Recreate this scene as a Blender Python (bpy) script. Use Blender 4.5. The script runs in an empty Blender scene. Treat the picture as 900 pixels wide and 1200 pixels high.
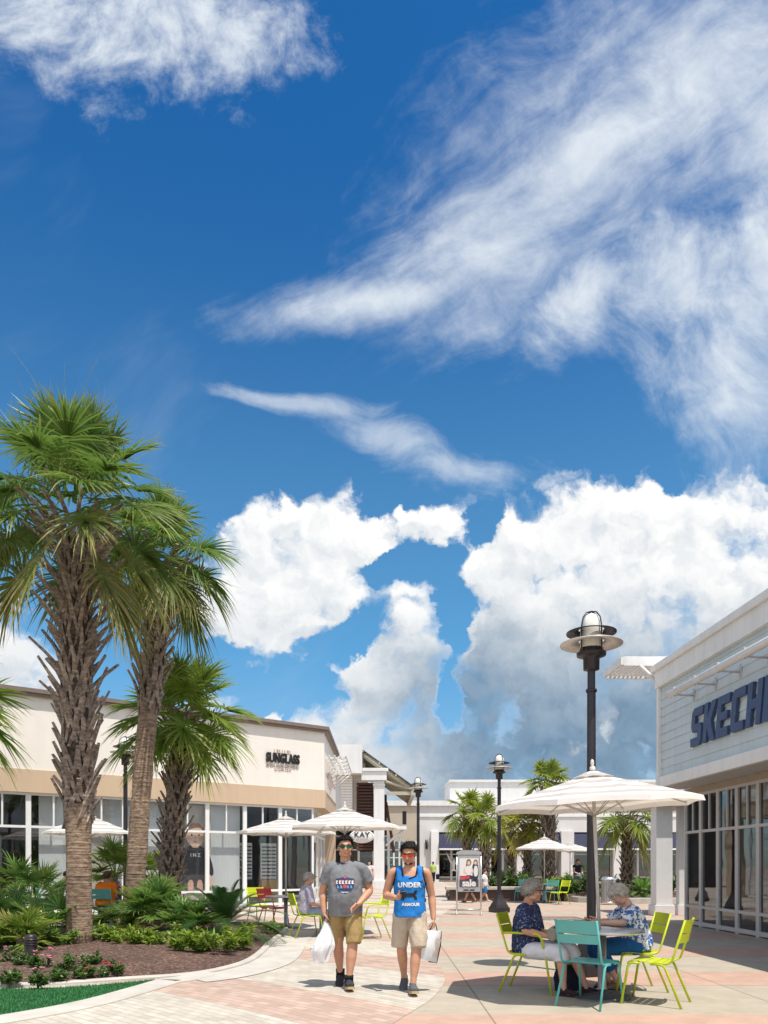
import bpy, bmesh, math, random
from mathutils import Vector, Matrix, noise, Quaternion
from mathutils.bvhtree import BVHTree
R = math.radians
PI = math.pi
SC = bpy.context.scene
COL = SC.collection
random.seed(7)
rnd = random.random
def ru(a, b): return a + (b - a) * random.random()
# survey of the place: camera eye height and focal length give ground positions
H, F, CX, HY = 1.42, 900.0, 450.0, 1014.0
def G(px, py, z=0.0):
    Y = F * (H - z) / (py - HY)
    return Vector(((px - CX) / F * Y, Y, z))
def at(px, py, Y):
    return Vector(((px - CX) / F * Y, Y, H - (py - HY) / F * Y))

# ------------------------------------------------------------------ materials
MATS = {}
class NT:
    """tiny helper to write node trees as expressions"""
    def __init__(s, tree): s.t = tree; s.n = tree.nodes; s.l = tree.links
    def node(s, typ, **kw):
        n = s.n.new(typ)
        for k, v in kw.items(): setattr(n, k, v)
        return n
    def set(s, inp, v):
        if isinstance(v, X): s.l.new(v.s, inp)
        elif isinstance(v, bpy.types.NodeSocket): s.l.new(v, inp)
        elif v is not None:
            try: inp.default_value = v
            except Exception: inp.default_value = (v, v, v)
    def math(s, op, a, b=None, c=None, clamp=False):
        n = s.node('ShaderNodeMath', operation=op, use_clamp=clamp)
        s.set(n.inputs[0], a)
        if b is not None: s.set(n.inputs[1], b)
        if c is not None: s.set(n.inputs[2], c)
        return X(s, n.outputs[0])
    def vmath(s, op, a, b=None, scale=None):
        n = s.node('ShaderNodeVectorMath', operation=op)
        s.set(n.inputs[0], a)
        if b is not None: s.set(n.inputs[1], b)
        if scale is not None: s.set(n.inputs['Scale'], scale)
        return X(s, n.outputs['Value'] if op in ('LENGTH', 'DISTANCE', 'DOT_PRODUCT') else n.outputs[0])
    def sep(s, v):
        n = s.node('ShaderNodeSeparateXYZ'); s.set(n.inputs[0], v)
        return [X(s, o) for o in n.outputs]
    def comb(s, x, y, z=0.0):
        n = s.node('ShaderNodeCombineXYZ')
        for i, v in enumerate((x, y, z)): s.set(n.inputs[i], v)
        return X(s, n.outputs[0])
    def noise(s, v, scale, detail=4, rough=0.5, dist=0.0, col=False, lac=2.0, dim='3D'):
        n = s.node('ShaderNodeTexNoise', noise_dimensions=dim); s.set(n.inputs['Vector'], v)
        n.inputs['Scale'].default_value = scale; n.inputs['Detail'].default_value = detail
        n.inputs['Roughness'].default_value = rough; n.inputs['Distortion'].default_value = dist
        n.inputs['Lacunarity'].default_value = lac
        return X(s, n.outputs['Color' if col else 'Fac'])
    def voro(s, v, scale, detail=0, rough=0.5, feature='F1', rand=1.0, out='Distance', dim='3D'):
        n = s.node('ShaderNodeTexVoronoi', feature=feature, voronoi_dimensions=dim); s.set(n.inputs['Vector'], v)
        n.inputs['Scale'].default_value = scale
        if 'Detail' in n.inputs: n.inputs['Detail'].default_value = detail
        if 'Roughness' in n.inputs: n.inputs['Roughness'].default_value = rough
        n.inputs['Randomness'].default_value = rand
        if feature != 'DISTANCE_TO_EDGE' and detail: n.normalize = True
        return X(s, n.outputs[out])
    def sstep(s, v, a, b, lo=0.0, hi=1.0):
        n = s.node('ShaderNodeMapRange', interpolation_type='SMOOTHSTEP'); s.set(n.inputs[0], v)
        for i, q in enumerate((a, b, lo, hi)): s.set(n.inputs[i + 1], q)
        return X(s, n.outputs[0])
    def lin(s, v, a, b, lo=0.0, hi=1.0):
        n = s.node('ShaderNodeMapRange'); s.set(n.inputs[0], v)
        for i, q in enumerate((a, b, lo, hi)): s.set(n.inputs[i + 1], q)
        return X(s, n.outputs[0])
    def mix(s, f, a, b, mode='MIX'):
        n = s.node('ShaderNodeMix', data_type='RGBA', blend_type=mode)
        s.set(n.inputs[0], f)
        for i, v in ((6, a), (7, b)):
            if isinstance(v, (tuple, list)) and len(v) == 3: v = (*v, 1)
            s.set(n.inputs[i], v)
        return X(s, n.outputs[2])
    def bump(s, h, strength=0.3, dist=0.01):
        n = s.node('ShaderNodeBump'); s.set(n.inputs['Height'], h)
        n.inputs['Strength'].default_value = strength; n.inputs['Distance'].default_value = dist
        return X(s, n.outputs[0])
    def coord(s, which='Object'):
        return X(s, s.node('ShaderNodeTexCoord').outputs[which])
    def attr(s, name, out='Color'):
        n = s.node('ShaderNodeAttribute'); n.attribute_name = name
        return X(s, n.outputs[out])
class X:
    def __init__(s, nt, sock): s.nt = nt; s.s = sock
    def __add__(a, b): return a.nt.math('ADD', a, b)
    __radd__ = __add__
    def __sub__(a, b): return a.nt.math('SUBTRACT', a, b)
    def __rsub__(a, b): return a.nt.math('SUBTRACT', b, a)
    def __mul__(a, b): return a.nt.math('MULTIPLY', a, b)
    __rmul__ = __mul__
    def __truediv__(a, b): return a.nt.math('DIVIDE', a, b)
    def __pow__(a, b): return a.nt.math('POWER', a, b)
    def max(a, b): return a.nt.math('MAXIMUM', a, b)
    def min(a, b): return a.nt.math('MINIMUM', a, b)

def new_mat(name):
    m = bpy.data.materials.new(name); m.use_nodes = True
    nt = NT(m.node_tree); b = m.node_tree.nodes['Principled BSDF']
    MATS[name] = m
    return m, nt, b
def srgb(r, g, b):
    f = lambda c: (c / 12.92 if c <= 0.04045 else ((c + 0.055) / 1.055) ** 2.4)
    return tuple(f(c / 255.0) for c in (r, g, b))
def plain(name, col, rough=0.5, metal=0.0, var=0.12, scale=6.0, bump=0.0, bscale=60.0, spec=None, coat=0.0, trans=0.0):
    """a painted / woven / cast surface with slight mottling and grain"""
    if name in MATS: return MATS[name]
    m, nt, b = new_mat(name)
    co = nt.coord('Object')
    n = nt.noise(co, scale, 5, 0.6)
    f = nt.lin(n, 0.3, 0.7, 1 - var, 1 + var * 0.6)
    c = nt.mix(1.0, (*col, 1), nt.comb(f, f, f), 'MULTIPLY')
    nt.set(b.inputs['Base Color'], c)
    nt.set(b.inputs['Roughness'], nt.lin(nt.noise(co, scale * 3.1, 3), 0.3, 0.7, max(0.02, rough - 0.08), min(1, rough + 0.1)))
    b.inputs['Metallic'].default_value = metal
    if spec is not None: b.inputs['Specular IOR Level'].default_value = spec
    if coat: b.inputs['Coat Weight'].default_value = coat
    if bump:
        nt.set(b.inputs['Normal'], nt.bump(nt.noise(co, bscale, 4, 0.6), bump, 0.01))
    return m

# ------------------------------------------------------------------ objects
def obj(name, bm, mat=None, parent=None, smooth=False, loc=None, rz=0.0):
    me = bpy.data.meshes.new(name)
    if isinstance(bm, bmesh.types.BMesh):
        bm.to_mesh(me); bm.free()
    else:
        me = bm; me.name = name
    o = bpy.data.objects.new(name, me); COL.objects.link(o)
    for m in (mat if isinstance(mat, (list, tuple)) else [mat] if mat else []):
        me.materials.append(m)
    if smooth:
        me.polygons.foreach_set('use_smooth', [True] * len(me.polygons))
        if smooth != True:
            me.set_sharp_from_angle(angle=R(smooth))
    if parent: o.parent = parent
    if loc is not None: o.location = loc
    if rz: o.rotation_euler.z = rz
    return o
def tag(o, label=None, cat=None, group=None, kind=None):
    if label: o['label'] = label
    if cat: o['category'] = cat
    if group: o['group'] = group
    if kind: o['kind'] = kind
    return o
def thing(name, label, cat, loc=(0, 0, 0), rz=0.0, group=None):
    o = bpy.data.objects.new(name, None); COL.objects.link(o)
    o.empty_display_size = 0.2
    o.location = loc; o.rotation_euler = (0, 0, rz)
    return tag(o, label, cat, group)
def dup(root, loc=None, rz=None, label=None, group=None, scale=None, swap=None):
    def cp(o, par):
        c = o.copy(); COL.objects.link(c)
        if par: c.parent = par
        if swap and c.type == 'MESH' and any(m and m.name in swap for m in c.data.materials):
            c.data = c.data.copy()
            for i, m in enumerate(c.data.materials):
                if m and m.name in swap: c.data.materials[i] = swap[m.name]
        for ch in list(o.children): cp(ch, c)
        return c
    kids = list(root.children)
    r = root.copy(); COL.objects.link(r)
    for ch in kids: cp(ch, r)
    if loc is not None: r.location = loc
    if rz is not None: r.rotation_euler.z = rz
    if scale is not None: r.scale = (scale,) * 3 if not hasattr(scale, '__len__') else scale
    if label: r['label'] = label
    if group: r['group'] = group
    return r

# ------------------------------------------------------------------ mesh building
def BM(): return bmesh.new()
def mark(bm): return len(bm.verts)
def xform(bm, start, M):
    bm.verts.ensure_lookup_table()
    for v in bm.verts[start:]: v.co = M @ v.co
def add_box(bm, x0, x1, y0, y1, z0, z1, bev=0.0, mi=0):
    b2 = bmesh.new()
    bmesh.ops.create_cube(b2, size=1)
    for v in b2.verts:
        v.co = Vector(((x0 + x1) / 2 + v.co.x * (x1 - x0), (y0 + y1) / 2 + v.co.y * (y1 - y0), (z0 + z1) / 2 + v.co.z * (z1 - z0)))
    if bev:
        bmesh.ops.bevel(b2, geom=list(b2.edges), offset=bev, segments=2, profile=0.6, affect='EDGES')
    append(bm, b2, mi)
def append(bm, b2, mi=0, M=None):
    mp = {}
    for v in b2.verts: mp[v] = bm.verts.new(M @ v.co if M else v.co)
    for f in b2.faces:
        try:
            nf = bm.faces.new([mp[v] for v in f.verts]); nf.material_index = mi; nf.smooth = f.smooth
        except ValueError: pass
    b2.free()
def box(x0, x1, y0, y1, z0, z1, bev=0.0):
    bm = BM(); add_box(bm, x0, x1, y0, y1, z0, z1, bev); return bm
def frame_of(t):
    t = t.normalized()
    up = Vector((0, 0, 1)) if abs(t.z) < 0.9 else Vector((0, 1, 0))
    a = t.cross(up).normalized(); b = a.cross(t).normalized()
    return a, b
def add_tube(bm, pts, r, n=8, cap=True, mi=0, up=None):
    """tube through pts; r a number, a list, or list of (ra, rb)"""
    pts = [Vector(p) for p in pts]
    k = len(pts)
    rr = r if isinstance(r, (list, tuple)) and len(r) == k else [r] * k
    rings = []
    pa = None
    for i, p in enumerate(pts):
        t = (pts[min(i + 1, k - 1)] - pts[max(i - 1, 0)])
        if t.length < 1e-9: t = Vector((0, 0, 1))
        t.normalize()
        if pa is None:
            if up is not None:
                a = Vector(up); a = (a - t * a.dot(t)).normalized()
            else: a, _ = frame_of(t)
        else:
            a = (pa - t * pa.dot(t))
            a = a.normalized() if a.length > 1e-6 else frame_of(t)[0]
        pa = a; b = t.cross(a)
        ra, rb = rr[i] if isinstance(rr[i], (list, tuple)) else (rr[i], rr[i])
        rings.append([bm.verts.new(p + a * (ra * math.cos(2 * PI * j / n)) + b * (rb * math.sin(2 * PI * j / n))) for j in range(n)])
    for i in range(k - 1):
        for j in range(n):
            f = bm.faces.new((rings[i][j], rings[i][(j + 1) % n], rings[i + 1][(j + 1) % n], rings[i + 1][j]))
            f.material_index = mi; f.smooth = True
    if cap:
        f = bm.faces.new(rings[0][::-1]); f.material_index = mi
        f = bm.faces.new(rings[-1]); f.material_index = mi
def tube(pts, r, n=8, **k):
    bm = BM(); add_tube(bm, pts, r, n, **k); return bm
def bend(pts, rad=0.05, seg=5):
    """round the corners of a polyline"""
    pts = [Vector(p) for p in pts]; out = [pts[0]]
    for i in range(1, len(pts) - 1):
        a, b, c = pts[i - 1], pts[i], pts[i + 1]
        d1 = (a - b); d2 = (c - b)
        q = min(rad, d1.length * 0.45, d2.length * 0.45)
        p1 = b + d1.normalized() * q; p2 = b + d2.normalized() * q
        for s in range(seg + 1):
            t = s / seg
            out.append(p1 * (1 - t) ** 2 + b * 2 * t * (1 - t) + p2 * t * t)
    out.append(pts[-1]); return out
def add_lathe(bm, prof, n=24, cx=0, cy=0, mi=0, smooth=True):
    rings = []
    for (r, z) in prof:
        rings.append([bm.verts.new((cx + max(r, 1e-4) * math.cos(2 * PI * j / n), cy + max(r, 1e-4) * math.sin(2 * PI * j / n), z)) for j in range(n)])
    for i in range(len(prof) - 1):
        for j in range(n):
            f = bm.faces.new((rings[i][j], rings[i][(j + 1) % n], rings[i + 1][(j + 1) % n], rings[i + 1][j]))
            f.material_index = mi; f.smooth = smooth
def lathe(prof, n=24, **k):
    bm = BM(); add_lathe(bm, prof, n, **k); return bm
def add_ball(bm, c, r, n=12, m=8, rot=None, mi=0):
    c = Vector(c); r = Vector((r, r, r)) if not hasattr(r, '__len__') else Vector(r)
    rows = []
    for i in range(m + 1):
        th = PI * i / m
        k = 1 if i in (0, m) else n
        row = []
        for j in range(k):
            ph = 2 * PI * j / n
            p = Vector((r.x * math.sin(th) * math.cos(ph), r.y * math.sin(th) * math.sin(ph), r.z * math.cos(th)))
            if rot: p = rot @ p
            row.append(bm.verts.new(c + p))
        rows.append(row)
    for i in range(m):
        for j in range(n):
            a, b = rows[i], rows[i + 1]
            if len(a) == 1: vs = (a[0], b[j], b[(j + 1) % n])
            elif len(b) == 1: vs = (a[j], b[0], a[(j + 1) % n])
            else: vs = (a[j], b[j], b[(j + 1) % n], a[(j + 1) % n])
            f = bm.faces.new(vs); f.smooth = True; f.material_index = mi
def add_prism(bm, poly, z0, z1, mi=0):
    lo = [bm.verts.new((p[0], p[1], z0)) for p in poly]
    hi = [bm.verts.new((p[0], p[1], z1)) for p in poly]
    n = len(poly)
    fs = [bm.faces.new(hi), bm.faces.new(lo[::-1])]
    for i in range(n):
        fs.append(bm.faces.new((lo[i], lo[(i + 1) % n], hi[(i + 1) % n], hi[i])))
    for f in fs: f.material_index = mi
def prism(poly, z0, z1):
    bm = BM(); add_prism(bm, poly, z0, z1); bmesh.ops.recalc_face_normals(bm, faces=bm.faces); return bm
def sheet(poly, z=0.0):
    bm = BM(); f = bm.faces.new([bm.verts.new((p[0], p[1], z)) for p in poly])
    bm.normal_update()
    if f.normal.z < 0: f.normal_flip()
    bmesh.ops.triangulate(bm, faces=[f]); return bm
def smooth_poly(pts, it=2, closed=False):
    """Chaikin smoothing of a 2-D polyline"""
    pts = [Vector(p[:2]) for p in pts]
    for _ in range(it):
        out = [] if closed else [pts[0]]
        for i in range(len(pts) if closed else len(pts) - 1):
            a, b = pts[i], pts[(i + 1) % len(pts)]
            out += [a * 0.75 + b * 0.25, a * 0.25 + b * 0.75]
        if not closed: out.append(pts[-1])
        pts = out
    return pts
def ribbon(line, w0, w1, z):
    """strip along a line between lateral offsets w0 and w1"""
    bm = BM(); a, b = [], []
    for i, p in enumerate(line):
        t = (line[min(i + 1, len(line) - 1)] - line[max(i - 1, 0)]).normalized()
        nrm = Vector((-t.y, t.x))
        a.append(p + nrm * w0); b.append(p + nrm * w1)
    return a, b
def remesh(bm, voxel, smooth_it=4, factor=0.5):
    """fuse overlapping shapes into ONE continuous skin"""
    me = bpy.data.meshes.new('tmp'); bm.to_mesh(me); bm.free()
    o = bpy.data.objects.new('tmp', me); COL.objects.link(o)
    m = o.modifiers.new('r', 'REMESH'); m.mode = 'VOXEL'; m.voxel_size = voxel; m.adaptivity = 0.0
    if smooth_it:
        s = o.modifiers.new('s', 'SMOOTH'); s.factor = factor; s.iterations = smooth_it
    dg = bpy.context.evaluated_depsgraph_get()
    res = bpy.data.meshes.new_from_object(o.evaluated_get(dg))
    bpy.data.objects.remove(o); bpy.data.meshes.remove(me)
    return res
def text_mesh(s, size, extrude=0.0, offset=0.0, shear=0.0, align='CENTER', spacing=1.0):
    cu = bpy.data.curves.new('txt', 'FONT'); cu.body = s; cu.size = size; cu.extrude = extrude
    cu.offset = offset; cu.shear = shear; cu.align_x = align; cu.align_y = 'CENTER'; cu.space_character = spacing
    cu.resolution_u = 3
    o = bpy.data.objects.new('txt', cu); COL.objects.link(o)
    dg = bpy.context.evaluated_depsgraph_get()
    me = bpy.data.meshes.new_from_object(o.evaluated_get(dg))
    bpy.data.objects.remove(o); bpy.data.curves.remove(cu)
    return me
# ------------------------------------------------------------------ camera, sun, sky
cam_d = bpy.data.cameras.new('camera'); cam = bpy.data.objects.new('camera', cam_d); COL.objects.link(cam)
cam.location = (0, 0, H); cam.rotation_euler = (R(90), 0, 0)
cam_d.sensor_fit = 'HORIZONTAL'; cam_d.sensor_width = 36; cam_d.lens = 36
cam_d.shift_y = (HY - 600) / 900.0
cam_d.clip_start = 0.1; cam_d.clip_end = 2000
SC.camera = cam
SUN_EL, SUN_AZ = R(70), math.atan2(0.46, -0.55)      # azimuth measured from +Y towards +X
sun_dir = Vector((math.sin(SUN_AZ) * math.cos(SUN_EL), math.cos(SUN_AZ) * math.cos(SUN_EL), math.sin(SUN_EL)))
sd = bpy.data.lights.new('sun', 'SUN'); so = bpy.data.objects.new('sun', sd); COL.objects.link(so)
sd.energy = 4.6; sd.angle = R(0.5); sd.color = (1.0, 0.955, 0.88)
so.rotation_euler = sun_dir.to_track_quat('Z', 'Y').to_euler(); so.location = (10, -10, 40)

def build_world():
    w = bpy.data.worlds.new('World'); SC.world = w; w.use_nodes = True
    w.cycles.sampling_method = 'MANUAL'; w.cycles.sample_map_resolution = 512
    t = w.node_tree; nt = NT(t); bg = t.nodes['Background']
    sky = nt.node('ShaderNodeTexSky', sky_type='NISHITA')
    sky.sun_disc = False; sky.sun_elevation = SUN_EL; sky.sun_rotation = SUN_AZ
    sky.altitude = 0; sky.air_density = 1.0; sky.dust_density = 0.3; sky.ozone_density = 3.0
    d = nt.vmath('NORMALIZE', nt.coord('Generated'))
    dx, dy, dz = nt.sep(d)
    # position on the sky: tangents of the direction north of the plaza, in units of 100 'survey' pixels
    yy = dy.max(0.12)
    u = dx / yy * 9.0 + 4.5
    v = dz / yy * -9.0 + 10.14
    front = nt.sstep(dy, 0.12, 0.3)
    P = nt.comb(u, v, 0.0)
    def ell(pt, cx, cy, rx, ry, ang=0.0):
        """1 at the centre, 0 on the ellipse, negative outside"""
        n = nt.node('ShaderNodeMapping', vector_type='TEXTURE'); nt.set(n.inputs[0], pt)
        n.inputs['Location'].default_value = (cx / 100, cy / 100, 0)
        n.inputs['Rotation'].default_value = (0, 0, R(ang))
        n.inputs['Scale'].default_value = (rx / 100, ry / 100, 1)
        return 1.0 - nt.vmath('LENGTH', X(nt, n.outputs[0]))
    def after(pt, x):
        n = nt.node('ShaderNodeVectorMath', operation='MULTIPLY_ADD')
        nt.set(n.inputs[0], x); n.inputs[1].default_value = (1e-7, 1e-7, 1e-7); nt.set(n.inputs[2], pt)
        return X(nt, n.outputs[0])
    def many(pt, lst, k=0.25):
        acc = None
        for e in lst:
            # each term waits for the one before it, which keeps the node stack short
            q = ell(pt if acc is None else after(pt, acc), *e)
            acc = q if acc is None else nt.math('SMOOTH_MAX', acc, q, k)
        return acc
    # ---- cumulus
    CUM = [(350, 640, 92, 62, -8), (300, 705, 72, 78, 10), (415, 640, 55, 30, -18), (505, 614, 52, 24, -8), (385, 700, 60, 45, -35),
           (468, 715, 52, 48, -20), (452, 780, 84, 70, -40), (395, 850, 62, 48), (350, 900, 120, 50),
           (690, 640, 130, 72, -8), (835, 640, 150, 80), (612, 660, 96, 66, 20), (720, 760, 215, 120), (575, 850, 120, 85, -20), (800, 860, 330, 130),
           (545, 925, 240, 60), (700, 975, 420, 70), (322, 836, 17, 13), (270, 800, 60, 22, -25), (15, 790, 70, 55), (-150, 720, 170, 90), (1150, 700, 220, 150), (150, 900, 200, 40)]
    HOL = [(534, 716, 25, 66, -8), (562, 622, 22, 48, 25), (318, 806, 100, 40, 12), (420, 740, 30, 64, 40), (490, 662, 80, 28, -12), (528, 815, 18, 50, 15), (375, 806, 48, 34), (240, 792, 90, 40)]
    wn = nt.noise(P, 1.2, 5, 0.55, col=True, dim='2D')
    wv = nt.vmath('SCALE', nt.vmath('SUBTRACT', wn, (0.5, 0.5, 0.5)), scale=0.45)
    wv = nt.vmath('ADD', wv, nt.vmath('SCALE', nt.vmath('SUBTRACT', nt.noise(P, 4.2, 4, 0.6, col=True, dim='2D'), (0.5, 0.5, 0.5)), scale=0.27))
    def puff(pt):
        a = nt.voro(pt, 2.0, 4, 0.48, 'SMOOTH_F1', dim='2D')
        b = nt.noise(pt, 2.6, 7, 0.53, dim='2D')
        return (0.42 - a) * 0.75 + (b - 0.5) * 0.75
    def dens(pt):
        q = nt.vmath('ADD', pt, wv)
        return (many(q, CUM, 0.12) * 1.25).min(0.42) - many(q, HOL, 0.05).max(0.0) * 1.35 + puff(q) * 1.3
    D = dens(P)
    D2 = dens(nt.vmath('ADD', after(P, D), (0.10, -0.16, 0.0)))
    # torn holes of blue between the heaps
    edge = nt.sstep(nt.noise(P, 0.9, 2, dim='2D'), 0.35, 0.65, 0.20, 0.72)
    A = nt.sstep(D, -0.03, edge) * front
    # light: bright tops and rims facing the sun, grey thick undersides
    lit = nt.sstep(D - D2, -0.60, 0.34, 0.0, 1.0)
    inside = nt.sstep(D, 0.02, 0.5)
    nz = nt.noise(P, 0.8, 5, 0.55, dim='2D') - 0.5
    low = nt.sstep(v + nz * 1.7 + nt.sstep(u, 7.0, 9.0) * 0.2, 6.55, 8.5) * nt.sstep(u + nz * 2.0, 3.6, 6.0, 0.25, 1.0)
    shade = nt.math('MULTIPLY', low, inside.max(0.45))
    cl = nt.mix(lit, (0.60, 0.65, 0.70), (0.89, 0.89, 0.88))
    cl = nt.mix(shade, cl, nt.mix(lit, (0.125, 0.215, 0.325), (0.215, 0.32, 0.435)))
    # ---- cirrus
    P = after(P, shade)
    w2 = nt.vmath('SCALE', nt.vmath('SUBTRACT', nt.noise(P, 0.45, 2, 0.5, col=True, dim='2D'), (0.5, 0.5, 0.5)), scale=1.0)
    Q = nt.vmath('ADD', P, w2)
    def streak(ang, sx, sy, sc, det=8):
        n = nt.node('ShaderNodeMapping', vector_type='TEXTURE'); nt.set(n.inputs[0], Q)
        n.inputs['Rotation'].default_value = (0, 0, R(ang)); n.inputs['Scale'].default_value = (sx, sy, 1)
        return nt.noise(X(nt, n.outputs[0]), sc, det, 0.62, dim='2D')
    s1 = streak(-34, 2.8, 0.7, 1.0); s2 = streak(62, 2.2, 0.8, 1.1); s3 = streak(15, 2.8, 0.6, 1.2)
    fluff = nt.noise(Q, 2.2, 9, 0.66, dim='2D')
    P2 = nt.vmath('ADD', P, nt.vmath('SCALE', w2, scale=0.35))
    MA = many(P2, [(455, 350, 190, 36, -10), (590, 285, 170, 120, -30), (690, 170, 210, 165, -45), (840, 90, 230, 170, -20), (930, 150, 140, 180)], 0.3)
    cA = nt.sstep(MA * 1.15 + (s1 - 0.5) * 1.5 + (fluff - 0.5) * 0.6, -0.30, 1.35)
    MB_ = many(after(P2, cA), [(690, 345, 120, 60, -42), (800, 330, 100, 130, -28), (860, 440, 100, 150, -30), (900, 330, 120, 150)], 0.3)
    cB = nt.sstep(MB_ * 1.1 + (s2 - 0.5) * 1.5 + (fluff - 0.5) * 0.9, -0.22, 1.35)
    MC = many(after(P2, cB), [(350, 474, 105, 13, 8), (465, 518, 80, 34, 26), (535, 550, 115, 22, 8)], 0.25)
    cC = nt.sstep(MC * 1.3 + (s3 - 0.5) * 2.7 + (fluff - 0.5) * 0.8, -0.10, 1.35) * 0.66
    MD = many(after(P2, cC), [(170, 20, 190, 112, -4), (275, 40, 110, 78, 10), (40, 15, 140, 85)], 0.25)
    cD = nt.sstep(MD * 1.3 + (s2 - 0.5) * 1.2 + (fluff - 0.5) * 1.9, -0.15, 1.45)
    cir = nt.math('MAXIMUM', nt.math('MAXIMUM', cA, cB), nt.math('MAXIMUM', cC, cD)) * (0.66 + fluff * 0.5) * 0.93 * front
    veil = nt.sstep(streak(-30, 3.0, 1.0, 0.5, 5), 0.55, 0.85) * 0.10 * front
    cir = cir.max(veil)
    # out of view sky: cloud thickened and brightened as fill light for camera-facing surfaces
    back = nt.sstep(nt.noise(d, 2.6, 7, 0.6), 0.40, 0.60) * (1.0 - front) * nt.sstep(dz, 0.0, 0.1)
    # polarised deep blue
    k = nt.sstep(dz, 0.35, 0.72)
    tint = nt.mix(nt.sstep(dz, 0.04, 0.30) * front, (0.85, 1.0, 1.12), nt.mix(k, (0.60, 1.18, 1.32), (0.161, 0.742, 1.17)))
    blue = nt.mix(1.0, sky.outputs[0], tint, 'MULTIPLY')
    S = 1.0 / 0.1
    def up(c): return nt.vmath('SCALE', c, scale=S)
    col = nt.mix(cir, blue, up(nt.mix(0.0, (0.70, 0.755, 0.81), (1, 1, 1))))
    col = nt.mix(A, col, up(cl))
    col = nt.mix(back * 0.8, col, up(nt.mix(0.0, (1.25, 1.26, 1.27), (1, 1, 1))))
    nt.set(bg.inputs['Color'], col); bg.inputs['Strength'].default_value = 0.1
build_world()
SC.view_settings.view_transform = 'Standard'; SC.view_settings.look = 'None'
SC.view_settings.exposure = 0.2; SC.view_settings.gamma = 1.0
SC.cycles.use_denoising = True
SC.cycles.max_bounces = 8; SC.cycles.diffuse_bounces = 3; SC.cycles.glossy_bounces = 4
SC.cycles.transparent_max_bounces = 12; SC.cycles.transmission_bounces = 4
SC.cycles.caustics_reflective = False; SC.cycles.caustics_refractive = False
SC.cycles.sample_clamp_indirect = 8.0
# ------------------------------------------------------------------ ground
def m_ground():
    """broad concrete plaza: tan exposed-aggregate bands alternating with salmon ones, with saw-cut joints"""
    m, nt, b = new_mat('plaza_concrete')
    co = nt.coord('Object'); x, y, z = nt.sep(co)
    big = nt.noise(co, 0.35, 4, 0.6); mid = nt.noise(co, 3.0, 5, 0.65); fine = nt.noise(co, 120, 3, 0.7)
    yy = y + (nt.noise(co, 0.8, 2) - 0.5) * 0.02
    ph = nt.math('FRACT', (yy - 9.06) / 2.93)
    band = nt.sstep(ph, 0.0, 0.006) * (1.0 - nt.sstep(ph, 0.40, 0.406))
    n1 = nt.mix(big, (0.37, 0.315, 0.24), (0.465, 0.41, 0.325))
    n2 = nt.mix(big, (0.45, 0.285, 0.215), (0.52, 0.355, 0.275))
    c = nt.mix(band, n1, n2)
    f = nt.lin(mid, 0.25, 0.75, 0.82, 1.10) * nt.lin(fine, 0.2, 0.8, 0.78, 1.16)
    c = nt.mix(1.0, c, nt.comb(f, f, f), 'MULTIPLY')
    # joints: at the band edges and every 1.47 m across, plus across the band
    def line(v, w): return 1.0 - nt.sstep(nt.math('ABSOLUTE', v), w * 0.4, w)
    jy = line(nt.math('WRAP', yy - 9.06, 1.465, -1.465), 0.012)
    jx = line(nt.math('WRAP', x - 1.0 + y * 0.0, 1.5, -1.5), 0.012)
    j = jy.max(jx)
    c = nt.mix(j * 0.75, c, (0.16, 0.125, 0.09))
    st = nt.sstep(nt.noise(co, 1.7, 6, 0.7), 0.58, 0.75)          # trodden stains
    c = nt.mix(st * 0.52, c, (0.25, 0.20, 0.15))
    spot = 1.0 - nt.sstep(nt.voro(co, 1.9, 0), 0.025, 0.045)
    c = nt.mix(spot * 0.5, c, (0.13, 0.11, 0.09))
    nt.set(b.inputs['Base Color'], c); b.inputs['Roughness'].default_value = 0.85
    b.inputs['Specular IOR Level'].default_value = 0.25
    nt.set(b.inputs['Normal'], nt.bump(fine + mid * 0.5 - j * 1.5, 0.25, 0.006))
    return m
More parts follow.
